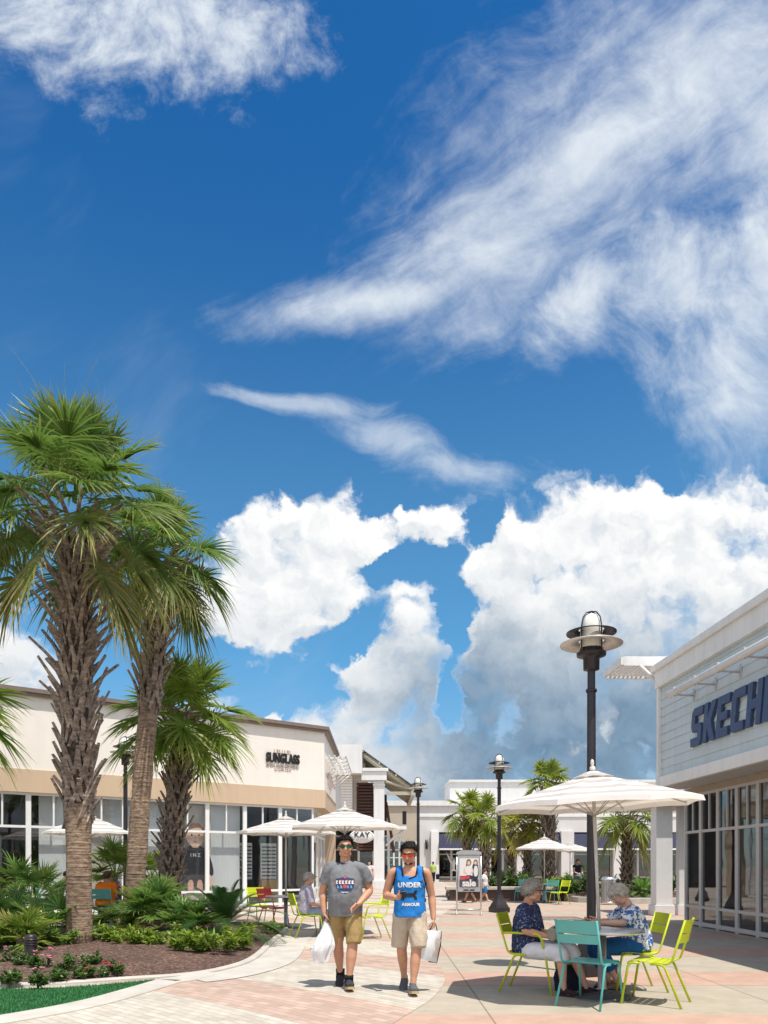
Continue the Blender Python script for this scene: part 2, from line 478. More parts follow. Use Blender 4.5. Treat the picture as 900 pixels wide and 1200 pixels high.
def m_pavers():
    """cream and rose concrete pavers laid in wide bands round a far centre"""
    m, nt, b = new_mat('walk_pavers')
    co = nt.coord('Object'); x, y, z = nt.sep(co)
    n = nt.node('ShaderNodeVectorMath', operation='LENGTH'); nt.set(n.inputs[0], nt.comb(x + 15.0, y + 6.0, 0.0))
    r = X(nt, n.outputs['Value'])
    ang = nt.math('ARCTAN2', y + 6.0, x + 15.0)
    ph = nt.math('FRACT', (r - 19.2) / 3.05)
    band = nt.sstep(ph, 0.0, 0.004) * (1.0 - nt.sstep(ph, 0.40, 0.404))
    # paver cells 0.1 x 0.2 in running bond
    row = r / 0.10; ri = nt.math('FLOOR', row)
    s = ang * 20.5 / 0.20 + nt.math('MODULO', ri, 2.0) * 0.5
    cell = nt.comb(nt.math('FLOOR', s), ri, 0.0)
    wn = nt.node('ShaderNodeTexWhiteNoise', noise_dimensions='2D'); nt.set(wn.inputs[0], cell)
    rv = X(nt, wn.outputs['Value'])
    big = nt.noise(co, 0.5, 5, 0.65); fine = nt.noise(co, 90, 3, 0.7)
    cream = nt.mix(rv, (0.445, 0.395, 0.325), (0.56, 0.515, 0.44))
    rose = nt.mix(rv, (0.41, 0.29, 0.23), (0.53, 0.395, 0.32))
    c = nt.mix(band, cream, rose)
    f = nt.lin(big, 0.25, 0.75, 0.86, 1.08) * nt.lin(fine, 0.2, 0.8, 0.88, 1.1)
    c = nt.mix(1.0, c, nt.comb(f, f, f), 'MULTIPLY')
    def gap(v, w):
        fr = nt.math('FRACT', v); d = nt.math('MINIMUM', fr, 1.0 - fr)
        return 1.0 - nt.sstep(d, w * 0.3, w)
    j = gap(row, 0.07).max(gap(s, 0.035))
    c = nt.mix(j * 0.7, c, (0.26, 0.20, 0.15))
    spot = 1.0 - nt.sstep(nt.voro(co, 2.6, 0), 0.03, 0.045)          # old gum
    st = nt.sstep(nt.noise(co, 1.1, 6, 0.72), 0.55, 0.78)
    c = nt.mix(spot * 0.45, nt.mix(st * 0.42, c, (0.30, 0.235, 0.18)), (0.12, 0.10, 0.09))
    nt.set(b.inputs['Base Color'], c); b.inputs['Roughness'].default_value = 0.85
    b.inputs['Specular IOR Level'].default_value = 0.2
    nt.set(b.inputs['Normal'], nt.bump(fine * 0.5 + rv * 0.3 - j, 0.25, 0.005))
    return m
def m_mulch():
    m, nt, b = new_mat('bark_mulch')
    co = nt.coord('Object')
    v = nt.voro(nt.vmath('MULTIPLY', co, (1, 1.9, 1)), 34, 0, out='Color')
    h = nt.voro(nt.vmath('MULTIPLY', co, (1, 1.9, 1)), 34, 0)
    s = nt.sep(v)[0]
    big = nt.noise(co, 1.2, 4, 0.6)
    c = nt.mix(s, (0.045, 0.022, 0.016), (0.235, 0.125, 0.09))
    c = nt.mix(nt.sstep(s, 0.86, 0.97), c, (0.42, 0.30, 0.22))
    f = nt.lin(big, 0.3, 0.7, 0.75, 1.2)
    nt.set(b.inputs['Base Color'], nt.mix(1.0, c, nt.comb(f, f, f), 'MULTIPLY')); b.inputs['Roughness'].default_value = 0.95
    nt.set(b.inputs['Normal'], nt.bump(s * 0.8 - h, 0.9, 0.03))
    return m
def m_turf():
    m, nt, b = new_mat('turf_green')
    co = nt.coord('Object')
    f1 = nt.noise(co, 160, 3, 0.7); f2 = nt.noise(co, 2.5, 4)
    c = nt.mix(f1, (0.008, 0.075, 0.016), (0.045, 0.235, 0.062))
    c = nt.mix(f2 * 0.35, c, (0.03, 0.14, 0.03))
    nt.set(b.inputs['Base Color'], c); b.inputs['Roughness'].default_value = 0.8
    nt.set(b.inputs['Normal'], nt.bump(f1, 0.8, 0.01))
    return m
M_KERB = plain('kerb_concrete', (0.50, 0.46, 0.40), 0.85, var=0.16, scale=2.5, bump=0.25, bscale=90)
M_PLAZA, M_PAVE, M_MULCH, M_TURF = m_ground(), m_pavers(), m_mulch(), m_turf()

g = obj('ground', sheet([(-400, -60), (400, -60), (400, 700), (-400, 700)]), M_PLAZA); tag(g, kind='structure')

# paver walk sweeping from the lower left to the far end of the plaza
edge = [G(455, 1204), G(463, 1198), G(492, 1180), (0.50, 8.1), G(518, 1157), G(522, 1148), G(520, 1140), G(511, 1122), G(498, 1107), (0.74, 14.6), (0.86, 16.5), G(508, 1084), G(525, 1066), (3.3, 30), (4.2, 45), (5.0, 66)]
edge = [(-1.2, 4.5), (-0.35, 5.9)] + edge
es = smooth_poly(edge, 2)
poly = [Vector(p) for p in es] + [Vector((-60, 66)), Vector((-60, 4.5))]
walk = obj('paved_walk', sheet(poly, 0.004), M_PAVE); tag(walk, kind='structure')

# planting bed outline (ground positions)
bed_front = smooth_poly([(-14, 9.3), G(-60, 1156), G(0, 1156), G(67, 1154), G(150, 1148), G(205, 1145), G(245, 1140), G(283, 1130), G(300, 1119), G(312, 1106), G(332, 1092), G(330, 1084), (-3.3, 18.4), (-4.2, 19.4), (-5.3, 19.2), (-5.75, 17.2), (-7.5, 16.4), (-14, 14.6)], 2)
bed = obj('mulch_bed', BM(), M_MULCH)
bm = BM()
# gently mounded mulch
cx = sum(p.x for p in bed_front) / len(bed_front); cy = 15.0
n = len(bed_front); rings = []
for k, s in enumerate((1.0, 0.96, 0.85, 0.6, 0.3, 0.02)):
    rings.append([bm.verts.new((cx + (p.x - cx) * s, cy + (p.y - cy) * s, 0.03 + 0.16 * (1 - s) ** 0.6 + 0.02 * noise.noise(Vector((p.x * s, p.y * s, k))))) for p in bed_front])
for a, b2 in zip(rings, rings[1:]):
    for j in range(n):
        f = bm.faces.new((a[j], a[(j + 1) % n], b2[(j + 1) % n], b2[j])); f.smooth = True
bm.faces.new(rings[-1])
bmesh.ops.recalc_face_normals(bm, faces=bm.faces)
bm.to_mesh(bed.data); bm.free(); tag(bed, kind='structure')
def strip(name, line, w0, w1, z0, z1, mat, kind='structure', bev=0.015):
    """kerb: a low raised strip following a line"""
    bm = BM(); rows = []
    for i, p in enumerate(line):
        t = (line[min(i + 1, len(line) - 1)] - line[max(i - 1, 0)]).normalized(); nr = Vector((-t.y, t.x))
        pr = [(w0, z0), (w0, z1 - bev), (w0 + bev * (1 if w1 > w0 else -1), z1), (w1 - bev * (1 if w1 > w0 else -1), z1), (w1, z1 - bev), (w1, z0)]
        rows.append([bm.verts.new((p.x + nr.x * w, p.y + nr.y * w, z)) for w, z in pr])
    for a, b2 in zip(rows, rows[1:]):
        for j in range(5): bm.faces.new((a[j], a[j + 1], b2[j + 1], b2[j]))
    bm.faces.new(rows[0]); bm.faces.new(rows[-1])
    bmesh.ops.recalc_face_normals(bm, faces=bm.faces)
    o = obj(name, bm, mat); tag(o, kind=kind); return o
strip('bed_kerb', bed_front, 0.0, -0.12, 0.0, 0.045, M_KERB)
# flush concrete apron beside the bed and round the turf
ap_in = [p for p in bed_front]
i0 = min(range(len(ap_in)), key=lambda i: (ap_in[i] - G(215, 1144).to_2d()).length)
i1 = min(range(len(ap_in)), key=lambda i: (ap_in[i] - G(332, 1092).to_2d()).length)
seg = ap_in[i0:i1 + 1]
a, b2 = ribbon(seg, -0.10, -0.72, 0)
bm = BM(); va = [bm.verts.new((p.x, p.y, 0.012)) for p in a]; vb = [bm.verts.new((p.x, p.y, 0.012)) for p in b2]
for i in range(len(va) - 1):
    f = bm.faces.new((va[i], va[i + 1], vb[i + 1], vb[i]))
bmesh.ops.recalc_face_normals(bm, faces=bm.faces)
apron_end = [p for p in b2]
o = obj('concrete_apron', bm, M_KERB); tag(o, kind='structure')
turf_top = smooth_poly([(-14, 9.0), G(-60, 1161), G(0, 1161), G(60, 1160), G(120, 1156), G(186, 1149.5)], 2)
turf_bot = smooth_poly([G(186, 1149.5), G(150, 1160), G(90, 1177), G(0, 1193), G(-80, 1204), (-14, 4.6)], 2)
o = obj('turf_ground', sheet(turf_top + turf_bot[1:], 0.02), M_TURF); tag(o, kind='structure')
ob = [p for p in turf_bot]
strip('turf_kerb', [G(232, 1141).to_2d()] + [G(205, 1147).to_2d()] + ob, 0.0, 0.34, 0.0, 0.03, M_KERB)
# short blades of artificial grass over the turf
bm = BM()
poly2 = [(p.x, p.y) for p in turf_top + turf_bot[1:]]
def inside(x, y, pl):
    c = False; j = len(pl) - 1
    for i in range(len(pl)):
        if (pl[i][1] > y) != (pl[j][1] > y) and x < (pl[j][0] - pl[i][0]) * (y - pl[i][1]) / (pl[j][1] - pl[i][1]) + pl[i][0]: c = not c
        j = i
    return c
cnt = 0
while cnt < 16000:
    x, y = ru(-5.2, -2.2), ru(6.5, 9.6)
    if not inside(x, y, poly2): cnt += 0.2; continue
    cnt += 1
    a = ru(0, PI); w = 0.004; h = ru(0.02, 0.035)
    d = Vector((math.cos(a) * w, math.sin(a) * w, 0)); p = Vector((x, y, 0.019)); l = Vector((ru(-.012, .012), ru(-.012, .012), h))
    bm.faces.new([bm.verts.new(q) for q in (p - d, p + d, p + l)])
tg = obj('turf_grass', bm, M_TURF); tag(tg, kind='stuff')
# ------------------------------------------------------------------ shared building materials
def m_glass(name, tint=(0.75, 0.8, 0.8), refl=1.0, base=0.06):
    m = bpy.data.materials.new(name); m.use_nodes = True; t = m.node_tree
    for n in list(t.nodes): t.nodes.remove(n)
    nt = NT(t); out = nt.node('ShaderNodeOutputMaterial')
    ge = nt.node('ShaderNodeNewGeometry'); cs = nt.math('ABSOLUTE', nt.vmath('DOT_PRODUCT', ge.outputs['Incoming'], ge.outputs['Normal']))
    fr = 0.04 + (1.0 - cs.min(1.0)) ** 5.0 * 0.96
    co = nt.coord('Object')
    wob = nt.bump(nt.noise(co, 0.9, 2), 0.06, 0.05)
    fr2 = fr * refl + base
    tr = nt.node('ShaderNodeBsdfTransparent'); tr.inputs[0].default_value = (*tint, 1)
    gl = nt.node('ShaderNodeBsdfGlossy'); gl.inputs['Color'].default_value = (0.95, 0.97, 1, 1); gl.inputs['Roughness'].default_value = 0.015
    nt.set(gl.inputs['Normal'], wob)
    mx = nt.node('ShaderNodeMixShader'); nt.set(mx.inputs[0], fr2.min(1.0)); t.links.new(tr.outputs[0], mx.inputs[1]); t.links.new(gl.outputs[0], mx.inputs[2])
    t.links.new(mx.outputs[0], out.inputs[0]); MATS[name] = m
    return m
M_GLASS = m_glass('shop_glass', (0.95, 0.97, 0.97), 1.0, 0.02)
M_GLASS_D = m_glass('dark_shop_glass', (0.33, 0.37, 0.39), 1.3, 0.08)
def stucco(name, col, streak=0.045):
    m, nt, b = new_mat(name)
    co = nt.coord('Object'); x, y, z = nt.sep(co)
    big = nt.noise(co, 0.5, 5, 0.6); fine = nt.noise(co, 70, 4, 0.7)
    st = nt.noise(nt.comb(x * 3.0, y * 3.0, z * 0.25), 1.5, 5, 0.65)
    f = nt.lin(big, 0.3, 0.7, 0.94, 1.04) * nt.lin(st, 0.35, 0.75, 1.02, 1 - streak)
    nt.set(b.inputs['Base Color'], nt.mix(1.0, (*col, 1), nt.comb(f, f, f), 'MULTIPLY'))
    b.inputs['Roughness'].default_value = 0.9; b.inputs['Specular IOR Level'].default_value = 0.2
    nt.set(b.inputs['Normal'], nt.bump(fine, 0.2, 0.006))
    return m
M_CREAM = stucco('stucco_cream', (0.85, 0.785, 0.705))
M_BEIGE = stucco('stucco_beige', (0.62, 0.465, 0.325))
M_FARW = stucco('stucco_pale', (0.66, 0.645, 0.625))
M_FARB = stucco('stucco_sand', (0.50, 0.43, 0.34))
M_WHITE = stucco('white_paint', (0.80, 0.79, 0.77), 0.12)
M_SIDING = stucco('blue_grey_siding', (0.58, 0.66, 0.69), 0.12)
M_FRAMEW = plain('white_aluminium', (0.82, 0.82, 0.80), 0.35, var=0.05)
M_FRAMEG = plain('grey_aluminium', (0.50, 0.48, 0.455), 0.4, metal=0.0, var=0.06)
M_COPING = plain('brown_coping', (0.21, 0.155, 0.125), 0.5, var=0.12)
M_SOFFIT = plain('soffit_grey', (0.5, 0.5, 0.5), 0.6)
M_BEAM = plain('tan_beam', (0.36, 0.30, 0.24), 0.6)
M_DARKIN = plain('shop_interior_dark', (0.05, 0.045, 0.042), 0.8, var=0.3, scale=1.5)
M_PALEIN = plain('shop_interior_pale', (0.74, 0.73, 0.73), 0.8, var=0.12, scale=0.8)
M_TAUPEIN = plain('display_taupe', (0.56, 0.49, 0.42), 0.8, var=0.08)
M_BLACK = plain('black_letters', (0.012, 0.011, 0.011), 0.4)
M_NAVY = plain('navy_canvas', (0.010, 0.013, 0.052), 0.75, var=0.2)
M_SIGNBLUE = plain('sign_blue', (0.040, 0.072, 0.165), 0.5, var=0.08)
M_WOOD = plain('dark_redwood', (0.11, 0.045, 0.03), 0.6, var=0.3, scale=8)
M_BLIND = plain('brown_blind', (0.24, 0.165, 0.115), 0.7, var=0.15, scale=0.7)
M_GREYSIGN = plain('sign_brown', (0.55, 0.43, 0.37), 0.6)  # even brown of the small lettering, sign border and bag stripes

def storefront(parent, M, width, z_sill, z_tr, z_top, fw=0.06, mid=True, glass=None, fm=None, dep=0.08, lower=True):
    """one bay of shop window: > frame, pane.  M places it (local x along the bay, y inward)"""
    w = obj('window', BM(), fm, parent); w.matrix_local = M
    bm = BM()
    add_box(bm, 0, fw, 0, dep, 0.0, z_top)
    add_box(bm, width - fw, width, 0, dep, 0.0, z_top)
    for z in ((0.03, 0.12), (z_sill - fw / 2, z_sill + fw / 2), (z_tr - fw / 2, z_tr + fw / 2), (z_top - fw, z_top)):
        add_box(bm, fw, width - fw, 0.004, dep - 0.004, z[0], z[1])
    if mid: add_box(bm, width / 2 - fw * 0.35, width / 2 + fw * 0.35, 0.008, dep - 0.008, z_tr + fw / 2, z_top - fw)
    bm.to_mesh(w.data); bm.free()
    w.data.materials.clear(); w.data.materials.append(fm)
    p = obj('pane', box(fw * 0.5, width - fw * 0.5, dep * 0.45, dep * 0.45 + 0.012, 0.06, z_top - fw * 0.5), glass, w)
    return w
def LM(x, y, z=0, rz=0): return Matrix.Translation((x, y, z)) @ Matrix.Rotation(rz, 4, 'Z')

# ------------------------------------------------------------------ left: cream shop
LZ = math.atan2(0.6065, 0.795)
shop = thing('corner_shop', 'cream stucco shop with beige band, white framed display windows and black lettering, behind the palms', 'shop', (-2.16, 27.8, 0), LZ)
def lw(x, y, z=0): return Vector((-2.16 + x * 0.795 - y * 0.6065, 27.8 + x * 0.6065 + y * 0.795, z))
sdx, sdy = 0.6065, 0.795
def plan(off, x0=-18, L=6.4):
    """wall outline: front line pushed out by off, side line too"""
    return [(x0, -off), (off * 0.55, -off), (off * 1.25 + sdx * L, sdy * L - off * 0.0), (sdx * L - 6, sdy * L + 3), (x0, 8)]
obj('wall', prism(plan(0.0), 4.14, 6.22), M_CREAM, shop)
obj('fascia_band', prism(plan(0.03), 3.49, 4.137), M_BEIGE, shop)
obj('roof_coping', prism(plan(0.12), 6.22, 6.30), M_COPING, shop)
obj('roof_edge', prism(plan(0.17), 6.303, 6.42), M_COPING, shop)
b_w = 1.36
xs = [-0.42 - b_w * (k + 1) for k in range(12)]
for k, x in enumerate(xs):
    storefront(shop, LM(x, 0.06), b_w, 0.55, 2.52, 3.487, 0.07, True, M_GLASS, M_FRAMEW)
# return of glass along the side, and the beige pier closing it
ang = math.atan2(sdy, sdx)
for k in range(3):
    storefront(shop, LM(-0.42 + sdx * (k * 1.8 + 0.1), 0.06 + sdy * (k * 1.8 + 0.1), 0, ang), 1.7, 0.55, 2.52, 3.487, 0.07, True, M_GLASS, M_FRAMEW)
pr = [(sdx * L2 + ox, sdy * L2 + oy) for L2, ox, oy in ((5.9, -0.45, 0.36), (5.9, 0, 0), (6.5, 0, 0), (6.5, -0.45, 0.36))]
obj('pier', prism(pr, 0, 3.487), M_BEIGE, shop)
# inside: floor, ceiling, back wall
obj('shop_floor', sheet([(-18, 0.16), (-0.5, 0.16), (3, 5), (0, 8), (-18, 8)], 0.02), M_PALEIN, shop)
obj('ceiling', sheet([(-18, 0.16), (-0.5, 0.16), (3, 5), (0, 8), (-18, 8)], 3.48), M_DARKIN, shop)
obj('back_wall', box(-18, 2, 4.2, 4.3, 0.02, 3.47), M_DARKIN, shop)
bm = BM(); pass
for xa, xb in ((-18, -13.9), (-13.4, -11.9), (-9.6, -3.2)): obj('display_partition', box(xa, xb, 0.33, 0.37, 0.03, 3.46), M_PALEIN, shop)
bm = BM()
for xa, xb in ((-8.6, -7.6), (-5.1, -4.3), (-15.2, -14.2)): obj('display_panel', box(xa, xb, 0.24, 0.29, 0.03, 3.4), M_TAUPEIN, shop)
# lettering
tm = text_mesh('SUNGLASS', 0.55, 0.03, 0.016, spacing=1.02)
o = obj('shop_lettering', tm, M_BLACK, shop); o.location = (-1.73, -0.045, 5.12); o.rotation_euler = (R(90), 0, 0); wx = max(v.co.x for v in tm.vertices) - min(v.co.x for v in tm.vertices); o.scale = (1.32 / wx, 0.82, 1)
for row, (z, w_, n_) in enumerate(((5.38, 0.72, 7), (4.87, 1.25, 11), (4.76, 0.66, 8))):
    bm = BM(); hh = (0.12, 0.05, 0.08)[row]
    add_box(bm, -1.73 - w_ / 2, -1.73 + w_ / 2, -0.006, -0.002, z - hh / 2 - 0.012, z - hh / 2 + 0.002)      # thin mounting rail
    for k in range(n_):
        xx = -1.73 - w_ / 2 + w_ * (k + 0.5) / n_
        add_box(bm, xx - 0.025, xx - 0.008, -0.03, -0.003, z - hh / 2, z + hh / 2)
        if (k * 7 + row) % 3: add_box(bm, xx - 0.010, xx + 0.02, -0.03, -0.003, z - hh / 2 + (k % 2) * hh * 0.7, z - hh / 2 + (k % 2) * hh * 0.7 + 0.02)
        if (k * 5 + row) % 4 == 1: add_box(bm, xx + 0.018, xx + 0.034, -0.03, -0.003, z - hh / 2, z + hh / 2)
    obj('lettering', bm, M_GREYSIGN, shop)
# white rail sunshade on the side wall
side = Matrix.Rotation(ang, 4, 'Z')
bm = BM()
for t in (0.6, 1.6, 2.6, 3.6, 4.6, 5.6):
    add_box(bm, t - 0.03, t + 0.03, -0.75, 0.02, 5.36, 5.42); add_tube(bm, [(t, -0.72, 5.38), (t, 0.0, 4.75)], 0.022, 6)
for yy in (-0.75, -0.55, -0.35, -0.15): add_box(bm, 0.4, 5.9, yy - 0.02, yy + 0.02, 5.425, 5.47)
xform(bm, 0, side); obj('side_sunshade', bm, M_WHITE, shop)
bm = BM()
for k in range(6):
    h_ = (0.5, 0.35, 0.6, 0.4, 0.55, 0.3)[k]
    add_box(bm, 1.6 + k * 0.4, 1.85 + k * 0.4, -0.05, -0.012, 4.75 - h_ / 2, 4.75 + h_ / 2)
xform(bm, 0, side); obj('side_lettering', bm, M_GREYSIGN, shop)

# ------------------------------------------------------------------ right: siding shop with blue letters
RZ = math.atan2(0.0356, 1)
rsh = thing('siding_shop', 'pale blue clapboard shop with slanted navy letters and full height windows, right of the tables', 'shop', (7.34, 14.7, 0), RZ)
YA, YB = -11.0, 3.35
bm = BM()
z = 3.47; prof = []
while z < 5.56:
    prof += [(-0.775, z), (-0.752, min(z + 0.195, 5.58))]; z += 0.20
for (xa, za), (xb, zb) in zip(prof, prof[1:]):
    vs = [bm.verts.new(v) for v in ((xa, YA, za), (xa, YB - 0.12, za), (xb, YB - 0.12, zb), (xb, YA, zb))]
    bm.faces.new(vs)
bmesh.ops.recalc_face_normals(bm, faces=bm.faces)
obj('siding', bm, M_SIDING, rsh)
obj('wall', box(-0.74, 9, YA, YB - 0.02, 3.25, 5.98), M_SIDING, rsh)
bm = BM(); add_box(bm, -0.83, -0.735, YB - 0.13, YB, 3.47, 5.56); obj('corner_board', bm, M_WHITE, rsh)
bm = BM(); add_box(bm, -0.86, -0.735, YA, YB + 0.03, 5.56, 5.94); add_box(bm, -0.80, 9, YB - 0.012, YB + 0.03, 5.56, 5.935)
obj('cornice', bm, M_WHITE, rsh)
bm = BM(); add_box(bm, -0.93, 9.1, YA, YB + 0.10, 5.943, 6.10, 0.015); obj('roof_cap', bm, M_WHITE, rsh)
bm = BM(); add_box(bm, -0.84, -0.73, YA, YB + 0.02, 3.23, 3.468); add_box(bm, -0.725, 2, YB - 0.02, YB + 0.018, 3.235, 3.466); obj('fascia', bm, M_WHITE, rsh)
bm = BM()
for k in range(7): add_box(bm, -0.728 + k * 0.104, -0.728 + k * 0.104 + 0.098, YA, YB + 0.36, 3.235, 3.249)
obj('soffit', bm, M_SOFFIT, rsh)
obj('window_beam', box(0.0, 0.14, YA, 3.73, 3.09, 3.233), M_BEAM, rsh)
for k in range(16):
    storefront(rsh, LM(0, 3.73 - 0.84 * k, 0, R(-90)), 0.84, 0.46, 2.2, 3.087, 0.062, True, M_GLASS_D, M_FRAMEG, 0.09)
for k in range(4):
    storefront(rsh, LM(0.86 + 0.84 * k, 3.73, 0, R(180)), 0.84, 0.46, 2.2, 3.087, 0.062, True, M_GLASS_D, M_FRAMEG, 0.09)
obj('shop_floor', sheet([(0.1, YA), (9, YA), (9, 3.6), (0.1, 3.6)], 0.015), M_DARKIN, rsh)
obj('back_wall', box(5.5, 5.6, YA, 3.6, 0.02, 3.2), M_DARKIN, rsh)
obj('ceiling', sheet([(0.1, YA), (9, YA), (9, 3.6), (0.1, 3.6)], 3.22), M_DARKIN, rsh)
# letters drawn on a unit cell, slanted
LET = {
 'S': [[(0.06, 0), (0.80, 0), (0.96, .16), (0.96, .56), (0.80, .72), (0.32, .72), (0.32, .98), (1.0, .98), (1.0, 1.25), (0.18, 1.25), (0.02, 1.09), (0.02, .62), (0.18, .46), (0.64, .46), (0.64, .27), (0.0, .27)]],
 'K': [[(0, 0), (.32, 0), (.32, .46), (.62, 0), (1.02, 0), (.60, .62), (1.0, 1.25), (.62, 1.25), (.32, .78), (.32, 1.25), (0, 1.25)]],
 'E': [[(0, 0), (.92, 0), (.92, .27), (.32, .27), (.32, .50), (.82, .50), (.82, .75), (.32, .75), (.32, .98), (.94, .98), (.94, 1.25), (0, 1.25)]],
 'C': [[(0.16, 0), (.94, 0), (.94, .27), (.34, .27), (.34, .98), (.96, .98), (.96, 1.25), (.16, 1.25), (0, 1.09), (0, .16)]],
 'H': [[(0, 0), (.32, 0), (.32, .48), (.66, .48), (.66, 0), (.98, 0), (.98, 1.25), (.66, 1.25), (.66, .75), (.32, .75), (.32, 1.25), (0, 1.25)]],
 'R': [[(0, 0), (.32, 0), (.32, .40), (.50, .40), (.66, 0), (1.0, 0), (.80, .46), (.96, .60), (.96, 1.09), (.80, 1.25), (0, 1.25), (0, .66), (.32, .66), (.32, .98), (.64, .98), (.64, .66), (0, .66)]],
}
bm = BM(); yl = 1.52; LW, LH = 0.515, 0.62
for ch in 'SKECHERS':
    for pl in LET[ch]:
        s0 = mark(bm)
        add_prism(bm, [(a * LW + b * 0.10, b * LH) for a, b in pl], 0, 0.055)
        # letter x runs towards the camera (-y), face towards -x
        M = Matrix(((0, 0, -1, -0.79), (-1, 0, 0, yl), (0, 1, 0, 3.90), (0, 0, 0, 1)))
        xform(bm, s0, M)
    yl -= LW * 1.12
bmesh.ops.recalc_face_normals(bm, faces=bm.faces)
obj('shop_lettering', bm, M_SIGNBLUE, rsh)
bm = BM(); add_tube(bm, [(-1.20, 1.75, 5.05), (-1.20, YA, 5.05)], 0.075, 10); lamp_bar = obj('lamp_bar', bm, M_WHITE, rsh)
for k in range(11):
    yy = 1.45 - k * 0.98
    bm = BM(); add_tube(bm, [(-1.20, yy, 5.0), (-0.76, yy, 4.98)], 0.02, 6); add_tube(bm, [(-1.20, yy - 0.02, 5.13), (-1.20, yy + 0.04, 5.13)], 0.03, 6)
    add_box(bm, -0.80, -0.765, yy - 0.02, yy + 0.02, 4.88, 5.12); add_tube(bm, [(-1.2, yy, 4.96), (-1.2, yy, 5.16)], 0.018, 6)
    obj('bracket', bm, M_FRAMEG, rsh)
# slatted white sunshade at the far corner
bm = BM()
for yy in (3.50, 4.75): add_box(bm, -1.55, -0.55, yy, yy + 0.07, 6.14, 6.36)
add_box(bm, -1.62, -1.552, 3.50, 4.82, 6.16, 6.34); add_box(bm, -0.545, -0.47, 3.50, 4.82, 6.14, 6.38)
for k in range(8): add_box(bm, -1.46 + k * 0.11, -1.425 + k * 0.11, 3.575, 4.745, 6.18, 6.30)
add_tube(bm, [(-1.15, 3.53, 6.15), (-0.60, 3.53, 5.62)], 0.045, 8)
add_box(bm, -0.70, -0.56, 3.46, 3.54, 4.9, 6.135)
obj('corner_sunshade', bm, M_WHITE, rsh)
for k, (yy, xx) in enumerate(((1.0, 2.6), (-0.6, 2.6), (0.2, 4.0), (-2.2, 2.6))):
    bm = BM(); add_ball(bm, (xx, yy, 2.72), 0.06, 10, 6)
    m, nt, b = new_mat('lit_bulb'); b.inputs['Emission Color'].default_value = (1, .72, .38, 1); b.inputs['Emission Strength'].default_value = 6
    bu = obj('bulb', bm, m); bm = BM(); add_tube(bm, [(xx, yy, 2.78), (xx, yy, 3.21)], 0.01, 6)
    pl = obj('pendant_lamp', bm, M_BLACK); pl.matrix_world = rsh.matrix_basis.copy()
    tag(pl, 'small lit pendant bulb on a black rod inside the clapboard shop windows', 'lamp', 'pendant bulbs inside the clapboard shop'); bu.parent = pl

# ------------------------------------------------------------------ arcade beyond the siding shop
arc = thing('arcade_shop', 'low pale shop with square white columns under a flat canopy, beyond the clapboard shop', 'shop', (7.64, 21.55, 0))
obj('canopy_slab', box(-0.15, 9, -0.25, 1.9, 3.08, 3.5), M_SOFFIT, arc)
M_COL = plain('column_paint', (0.72, 0.72, 0.71), 0.55, var=0.05)
for k, (xx, yy) in enumerate(((0, 0), (0.74, 0.25), (2.6, 0), (5.2, 0))):
    w2 = 0.46 if k == 0 else 0.24
    bm = BM(); add_box(bm, xx, xx + w2, yy, yy + w2, 0.30, 3.077, 0.01); add_box(bm, xx - 0.05, xx + w2 + 0.05, yy - 0.05, yy + w2 + 0.05, 0, 0.30, 0.012)
    obj('column', bm, M_COL, arc)
bm = BM()
for k in range(14): add_box(bm, 0.56, 0.70, 1.5, 1.54, 2.2 + k * 0.06, 2.235 + k * 0.06)
obj('louvre', bm, M_BLACK, arc)
obj('wall', box(2.2, 9, 1.95, 2.2, 0, 3.4), M_DARKIN, arc)

# ------------------------------------------------------------------ jewellery shop block with sloped canopy
jw = thing('jewellery_shop', 'white shop with dark wooden louvres and a sloped canopy, past the cream corner shop', 'shop', (0, 0, 0))
pj = lambda px, py, Y: at(px, py, Y)
obj('wall', prism([(-2.62, 45.6), (-1.32, 45.6), (-1.05, 60), (-9, 60), (-9, 45.6)], 6.9, 8.6), M_WHITE, jw)
bm = BM(); add_box(bm, -3.2, -1.9, 46.4, 60, 4.0, 6.897)
obj('lap_wall', bm, M_FARW, jw)
bm = BM()
for k in range(17): add_box(bm, -2.6, -1.93, 46.36, 46.397, 4.05 + k * 0.165, 4.18 + k * 0.165)
obj('lap_siding', bm, M_CREAM, jw)
bm = BM(); add_box(bm, -0.62, 0.02, 46.2, 46.8, 0.0, 6.5, 0.02); add_box(bm, -0.72, 0.12, 46.1, 46.9, 0, 0.5, 0.02); add_box(bm, -0.66, 0.06, 46.15, 46.85, 6.2, 6.32)
obj('column', bm, M_WHITE, jw)
bm = BM(); add_box(bm, -1.35, 0.16, 46.05, 46.95, 6.52, 7.05, 0.02); add_box(bm, -1.3, 0.26, 45.98, 47.02, 7.053, 7.25, 0.02); obj('column_head', bm, M_WHITE, jw)
bm = BM()
for k in range(22): add_box(bm, -1.62, -0.64, 47.0, 47.06, 2.35 + k * 0.19, 2.47 + k * 0.19)
add_box(bm, -1.68, -1.625, 46.98, 47.1, 2.3, 6.5); add_box(bm, -0.636, -0.58, 46.98, 47.1, 2.3, 6.5)
obj('louvre_screen', bm, M_WOOD, jw)
obj('louvre_back', box(-1.6, -0.65, 47.3, 47.34, 2.3, 6.5), M_BLACK, jw)
bm = BM(); add_tube(bm, [(0.12, 47.2, 5.3), (0.62, 47.2, 2.2)], 0.09, 6); obj('timber_post', bm, M_WOOD, jw)
bm = BM(); add_box(bm, -9, -3.2, 47.6, 59, 0, 6.89); add_box(bm, -3.2, 0.2, 54, 59, 0, 6.4); obj('back_wall', bm, M_DARKIN, jw)
obj('front_panel', box(-1.9, -0.7, 47.55, 47.6, 0.02, 2.2), M_FARW, jw) if False else None
